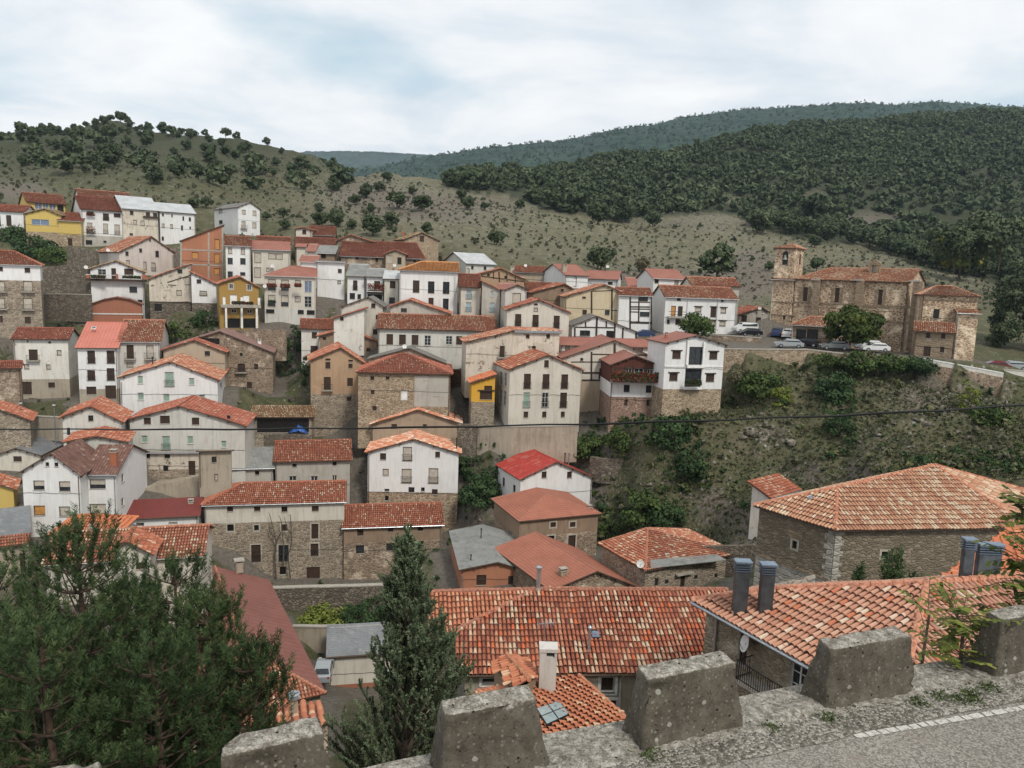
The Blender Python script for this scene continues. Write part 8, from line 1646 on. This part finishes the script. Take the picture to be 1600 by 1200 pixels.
def pine(px, pytop, Yd, zb, spread, label, rs, dens=1.0):
    top = at(px, pytop, Yd); base = np.array((top[0] + .1, top[1], zb)); H_ = top[2] - zb; o = thing('pine_tree', label, 'pine tree', base); rg = np.random.default_rng(rs); rp = random.Random(rs); g = MB()
    g.tube([base, base + (.05, 0, H_ * .3), base + (-.05, .05, H_ * .6), top - (0, 0, .15)], .11, BARKR, 8, True, .014); sb = []; sd = []; sl = []
    def add(p, d, l): sb.append(p); sd.append(d / np.linalg.norm(d)); sl.append(l)
    add(top - (0, 0, .62), np.array((.02, 0, 1.)), .62); add(top - (0, 0, .5), np.array((0, .02, 1.)), .45)
    for k in range(5): a = k * 1.25; add(top - (0, 0, .42), np.array((math.cos(a) * .42, math.sin(a) * .42, .9)), .28)
    h = .62
    while h < H_ - .5:
        f = h / H_; nb = rp.randint(5, 7); a0 = rp.random() * 6.28
        for k in range(nb):
            a = a0 + k * 6.28 / nb + rp.uniform(-.25, .25); L = min(spread, .30 + f * spread * 1.35) * rp.uniform(.75, 1.1); s0 = top - np.array((0, 0, h)); dr = np.array((math.cos(a), math.sin(a), 0)); pts = [s0 + dr * L * q + np.array((0, 0, L * (.30 * q + .32 * q * q))) for q in (0, .25, .5, .75, 1.)]
            g.tube(pts, .012 + .018 * f, BARKR, 5, False, .006)
            ns = max(4, int(L * 7.5 * dens))
            for q_ in range(ns):
                q = .28 + .72 * (q_ + rp.random()) / ns; c_ = s0 + dr * L * q + np.array((0, 0, L * (.30 * q + .32 * q * q))); sd_ = rp.choice((-1, 1)); pr = np.array((-dr[1], dr[0], 0)) * sd_; l2 = (1 - q * .6) * L * .42 * rp.uniform(.4, 1.); e = c_ + (dr * .6 + pr * rp.uniform(.3, 1.)) * l2 + np.array((0, 0, l2 * rp.uniform(.2, .6)))
                if l2 > .15: g.tube([c_, (c_ + e) / 2 - (0, 0, .01), e], .006, BARKR, 4, False, .003)
                n3 = 1 + int(l2 * 7 * dens)
                for z_ in range(n3):
                    qq = (z_ + 1) / n3; pp = c_ + (e - c_) * qq; add(pp, dr * rp.uniform(.0, .4) + pr * rp.uniform(-.15, .35) + np.array((rp.uniform(-.15, .15), rp.uniform(-.15, .15), rp.uniform(.8, 1.3))), rp.uniform(.16, .32))
            add(pts[-1], dr * .25 + np.array((0, 0, .9)), .30)
            for _ in range(3): add(pts[-1] - dr * rp.uniform(.05, .3), dr * rp.uniform(-.2, .4) + np.array((rp.uniform(-.3, .3), rp.uniform(-.3, .3), .9)), rp.uniform(.14, .26))
        h += rp.uniform(.26, .36)
    g.build('trunk', o); V, Q, uv = shoots(np.array(sb), np.array(sd), np.array(sl), int(54), .066, .0036, rg, .5); link('foliage', fast_mesh('foliage', V - base, Q, [LM['pine']], uv=uv), o)
pine(116, 800, 10.5, -9.5, 1.45, 'tallest pine at the left with a long upright leader', 1); pine(-14, 868, 11.5, -9.8, 1.2, 'pine cut by the left edge of the frame', 2); pine(270, 858, 12.3, -10, 1.1, 'middle pine in front of the cream tile-roofed house', 3); pine(196, 895, 12.9, -10, .9, 'narrow pine just right of the tallest one', 4)
pine(325, 915, 11.2, -9.8, .92, 'rightmost big pine before the maroon roof', 5); pine(392, 985, 10.2, -9.0, .62, 'low young pine at the right end of the pine group', 6); pine(60, 960, 8.8, -8.8, 1.3, 'near low pine in the bottom left corner', 7); pine(235, 985, 9.2, -8.8, 1.1, 'near bushy pine at the bottom of the group', 8)
def cypress(label):
    rg = np.random.default_rng(21); rp = random.Random(21); Yd = 12.5; top = at(637, 834, Yd); zb = -9.8; base = np.array((top[0] + .05, Yd, zb)); o = thing('cypress_tree', label, 'cypress tree', base); g = MB(); g.tube([base, base * .5 + top * .5 + (.04, 0, 0), top - (0, 0, .3)], .13, BARK, 8, True, .015)
    sb, sd, sl = [], [], []; Hh = top[2] - zb; zc = lambda py: at(640, py, Yd)[2]
    # silhouette in the photograph: (row, left, right) of the crown
    sil = [(834, 632, 644), (870, 616, 658), (910, 600, 672), (960, 592, 690), (1000, 585, 715), (1060, 560, 735), (1100, 520, 745), (1150, 515, 720), (1200, 520, 690), (1300, 530, 690)]
    zz = np.array([zc(s[0]) for s in sil])[::-1]; lft = np.array([at(s[1], s[0], Yd)[0] for s in sil])[::-1]; rgt = np.array([at(s[2], s[0], Yd)[0] for s in sil])[::-1]
    for k in range(230):      # boughs sweeping upward, each clothed in rope-like sprays
        zt = zz[0] + (top[2] - .25 - zz[0]) * (rp.random() ** .8); l, r_ = np.interp(zt, zz, lft), np.interp(zt, zz, rgt); a = rp.random() * 6.28; cx_ = (l + r_) / 2; rad = (r_ - l) / 2; q = rp.uniform(.6, 1.05); e = np.array((cx_ + rad * q * math.cos(a), Yd + rad * q * math.sin(a), zt)); s = np.array((base[0] + (top[0] - base[0]) * .5, Yd, max(zb + .3, zt - rad * 1.1 - .3))); m_ = s * .45 + e * .55 - np.array((0, 0, rad * .18))
        g.tube([s, m_, e], .022, BARK, 4, False, .005)
        for j in range(20):
            f = .35 + .65 * rp.random(); c_ = (1-f)**2 * s + 2*f*(1-f) * m_ + f*f * e; d = (e - m_) / (np.linalg.norm(e - m_) + 1e-6) + np.array((rp.uniform(-.75, .75), rp.uniform(-.75, .75), rp.uniform(.0, .9))); d /= np.linalg.norm(d); L = rp.uniform(.12, .30); sb.append(c_); sd.append(d); sl.append(L)
    for j in range(60): f = rp.random(); sb.append(top - np.array((rp.uniform(-.05, .05) * f * 3, rp.uniform(-.1, .1) * f, f * .9))); sd.append(np.array((rp.uniform(-.4, .4), rp.uniform(-.4, .4), 1.)) / 1.1); sl.append(.2)
    g.build('trunk', o); sb, sd, sl = map(np.array, (sb, sd, sl)); V, Q, uv = shoots(sb, sd, sl, 64, .034, .0065, rg, .55); link('foliage', fast_mesh('foliage', V - base, Q, [LM['cyp']], uv=uv), o)
cypress('grey-green cypress with upswept rope-like sprays in the bottom middle')
def sapling(label, name, pts, rs, nleaf, size, kind='ash'):
    P_ = [at(*p) for p in pts]; base = P_[0]; o = thing(name, label, 'sapling', base); g = MB(); rg = np.random.default_rng(rs); rp = random.Random(rs); g.tube(P_, .02, BARK, 6, True, .006); C_ = []; D_ = []; N_ = []
    for k in range(nleaf):
        i = rp.randint(1, len(P_) - 1); f = rp.random(); s = P_[i-1] * (1-f) + P_[i] * f; d = np.array((rp.uniform(-1, 1), rp.uniform(-.7, .7), rp.uniform(-.3, .8))); d /= np.linalg.norm(d); L = rp.uniform(.12, .42); e = s + d * L; g.tube([s, (s + e) / 2 + (0, 0, .02), e], .004, BARK, 4, False, .002)
        for q in range(9):   # a feather of leaflets along the twig
            ff = .35 + .65 * q / 8; c_ = s + (e - s) * ff; sd_ = 1 if q % 2 else -1; ld = np.cross(d, (0, 0, 1.)) * sd_ + d * .5 + np.array((0, 0, -.25 + rp.uniform(-.2, .2))); ld /= np.linalg.norm(ld); nn__ = np.cross(ld, np.cross((0, 0, 1.), ld) + .2 * rg.normal(size=3)); w2 = np.cross(ld, nn__); w2 /= np.linalg.norm(w2) + 1e-9; C_.append(c_ + ld * size * .5); D_.append(ld * size * .5); N_.append(w2 * size * .2)
    g.build('branches', o); V, Q = quads_from(np.array(C_), np.array(D_), np.array(N_)); link('leaves', fast_mesh('leaves', V - np.array(o['_o']), Q, [LM[kind]], uv=np.repeat(rg.random((len(V) // 4, 2)), 4, 0)), o)
sapling('leafy yellow-green sapling behind the rightmost parapet block', 'sapling', [(1560, 1100, 5.9), (1596, 980, 5.9), (1612, 880, 5.9), (1622, 790, 5.9)], 4, 120, .075)
sapling('small leafy shoot between the fifth and rightmost parapet blocks', 'sapling', [(1500, 1120, 5.5), (1500, 1040, 5.5), (1505, 985, 5.5), (1490, 950, 5.5)], 5, 85, .06)
sapling('thin sparse twig with pale leaves over the pinkish roof', 'sapling', [(1440, 1120, 6.2), (1440, 1040, 6.2), (1452, 960, 6.2), (1430, 940, 6.2)], 6, 7, .05)
for i, (x, y, w_, h_) in enumerate([(1393, 912, 60, 62), (1336, 925, 26, 50)]):   # dark conifer tips standing in front of the hall
    Yd = 43; p = at(x, y + 60, Yd); o = thing('conifer_tree', ['dark spiky conifer top in front of the stone hall wall', 'smaller dark conifer tip left of the spiky one'][i], 'conifer', p); rg = np.random.default_rng(40 + i); wm = px2m(p, w_); g = MB(); sb, sd, sl = [], [], []
    g.tube([p - (0, 0, 3), p + (0, 0, 2)], .1, BARK, 6); g.build('trunk', o)
    for k in range(9 if i == 0 else 5):
        a = k * .75; tp_ = p + np.array((math.cos(a) * wm * .45 * (k > 0) * (k / 9 + .3), math.sin(a) * wm * .3, 2.6 + (h_ + 50) / F * Yd * (.95 - .42 * (k / 9)) - 1.9))
        for j in range(110): f = rg.random() ** .7; c_ = p + (tp_ - p) * (1 - f * .8); rad = .06 + f * .5; sb.append(c_ + rg.normal(0, rad * .4, 3) * (1, 1, .3)); sd.append(np.array((rg.normal() * .5, rg.normal() * .5, 1.)) / 1.2); sl.append(.35)
    V, Q, uv = shoots(np.array(sb), np.array(sd), np.array(sl), 12, .14, .02, rg, .6); link('foliage', fast_mesh('foliage', V - p, Q, [LM['pine']], uv=uv), o)

# ------------------------------------------------------------------ the air over the valley
b = bmesh.new(); bmesh.ops.create_cube(b, size=1.0); me = bpy.data.meshes.new('haze'); b.to_mesh(me); b.free()
o = link('haze', me); o.scale = (9000, 5600, 760); o.location = (0, 2700, 190); o['kind'] = 'stuff'
m = bpy.data.materials.new('haze_air'); m.use_nodes = True; t = NT(m.node_tree); t.n.clear(); vo = t.add('ShaderNodeVolumePrincipled', i={'Color': (.62, .82, 1., 1.), 'Density': .00006}); t.link(vo.outputs[0], t.add('ShaderNodeOutputMaterial').inputs['Volume']); me.materials.append(m)
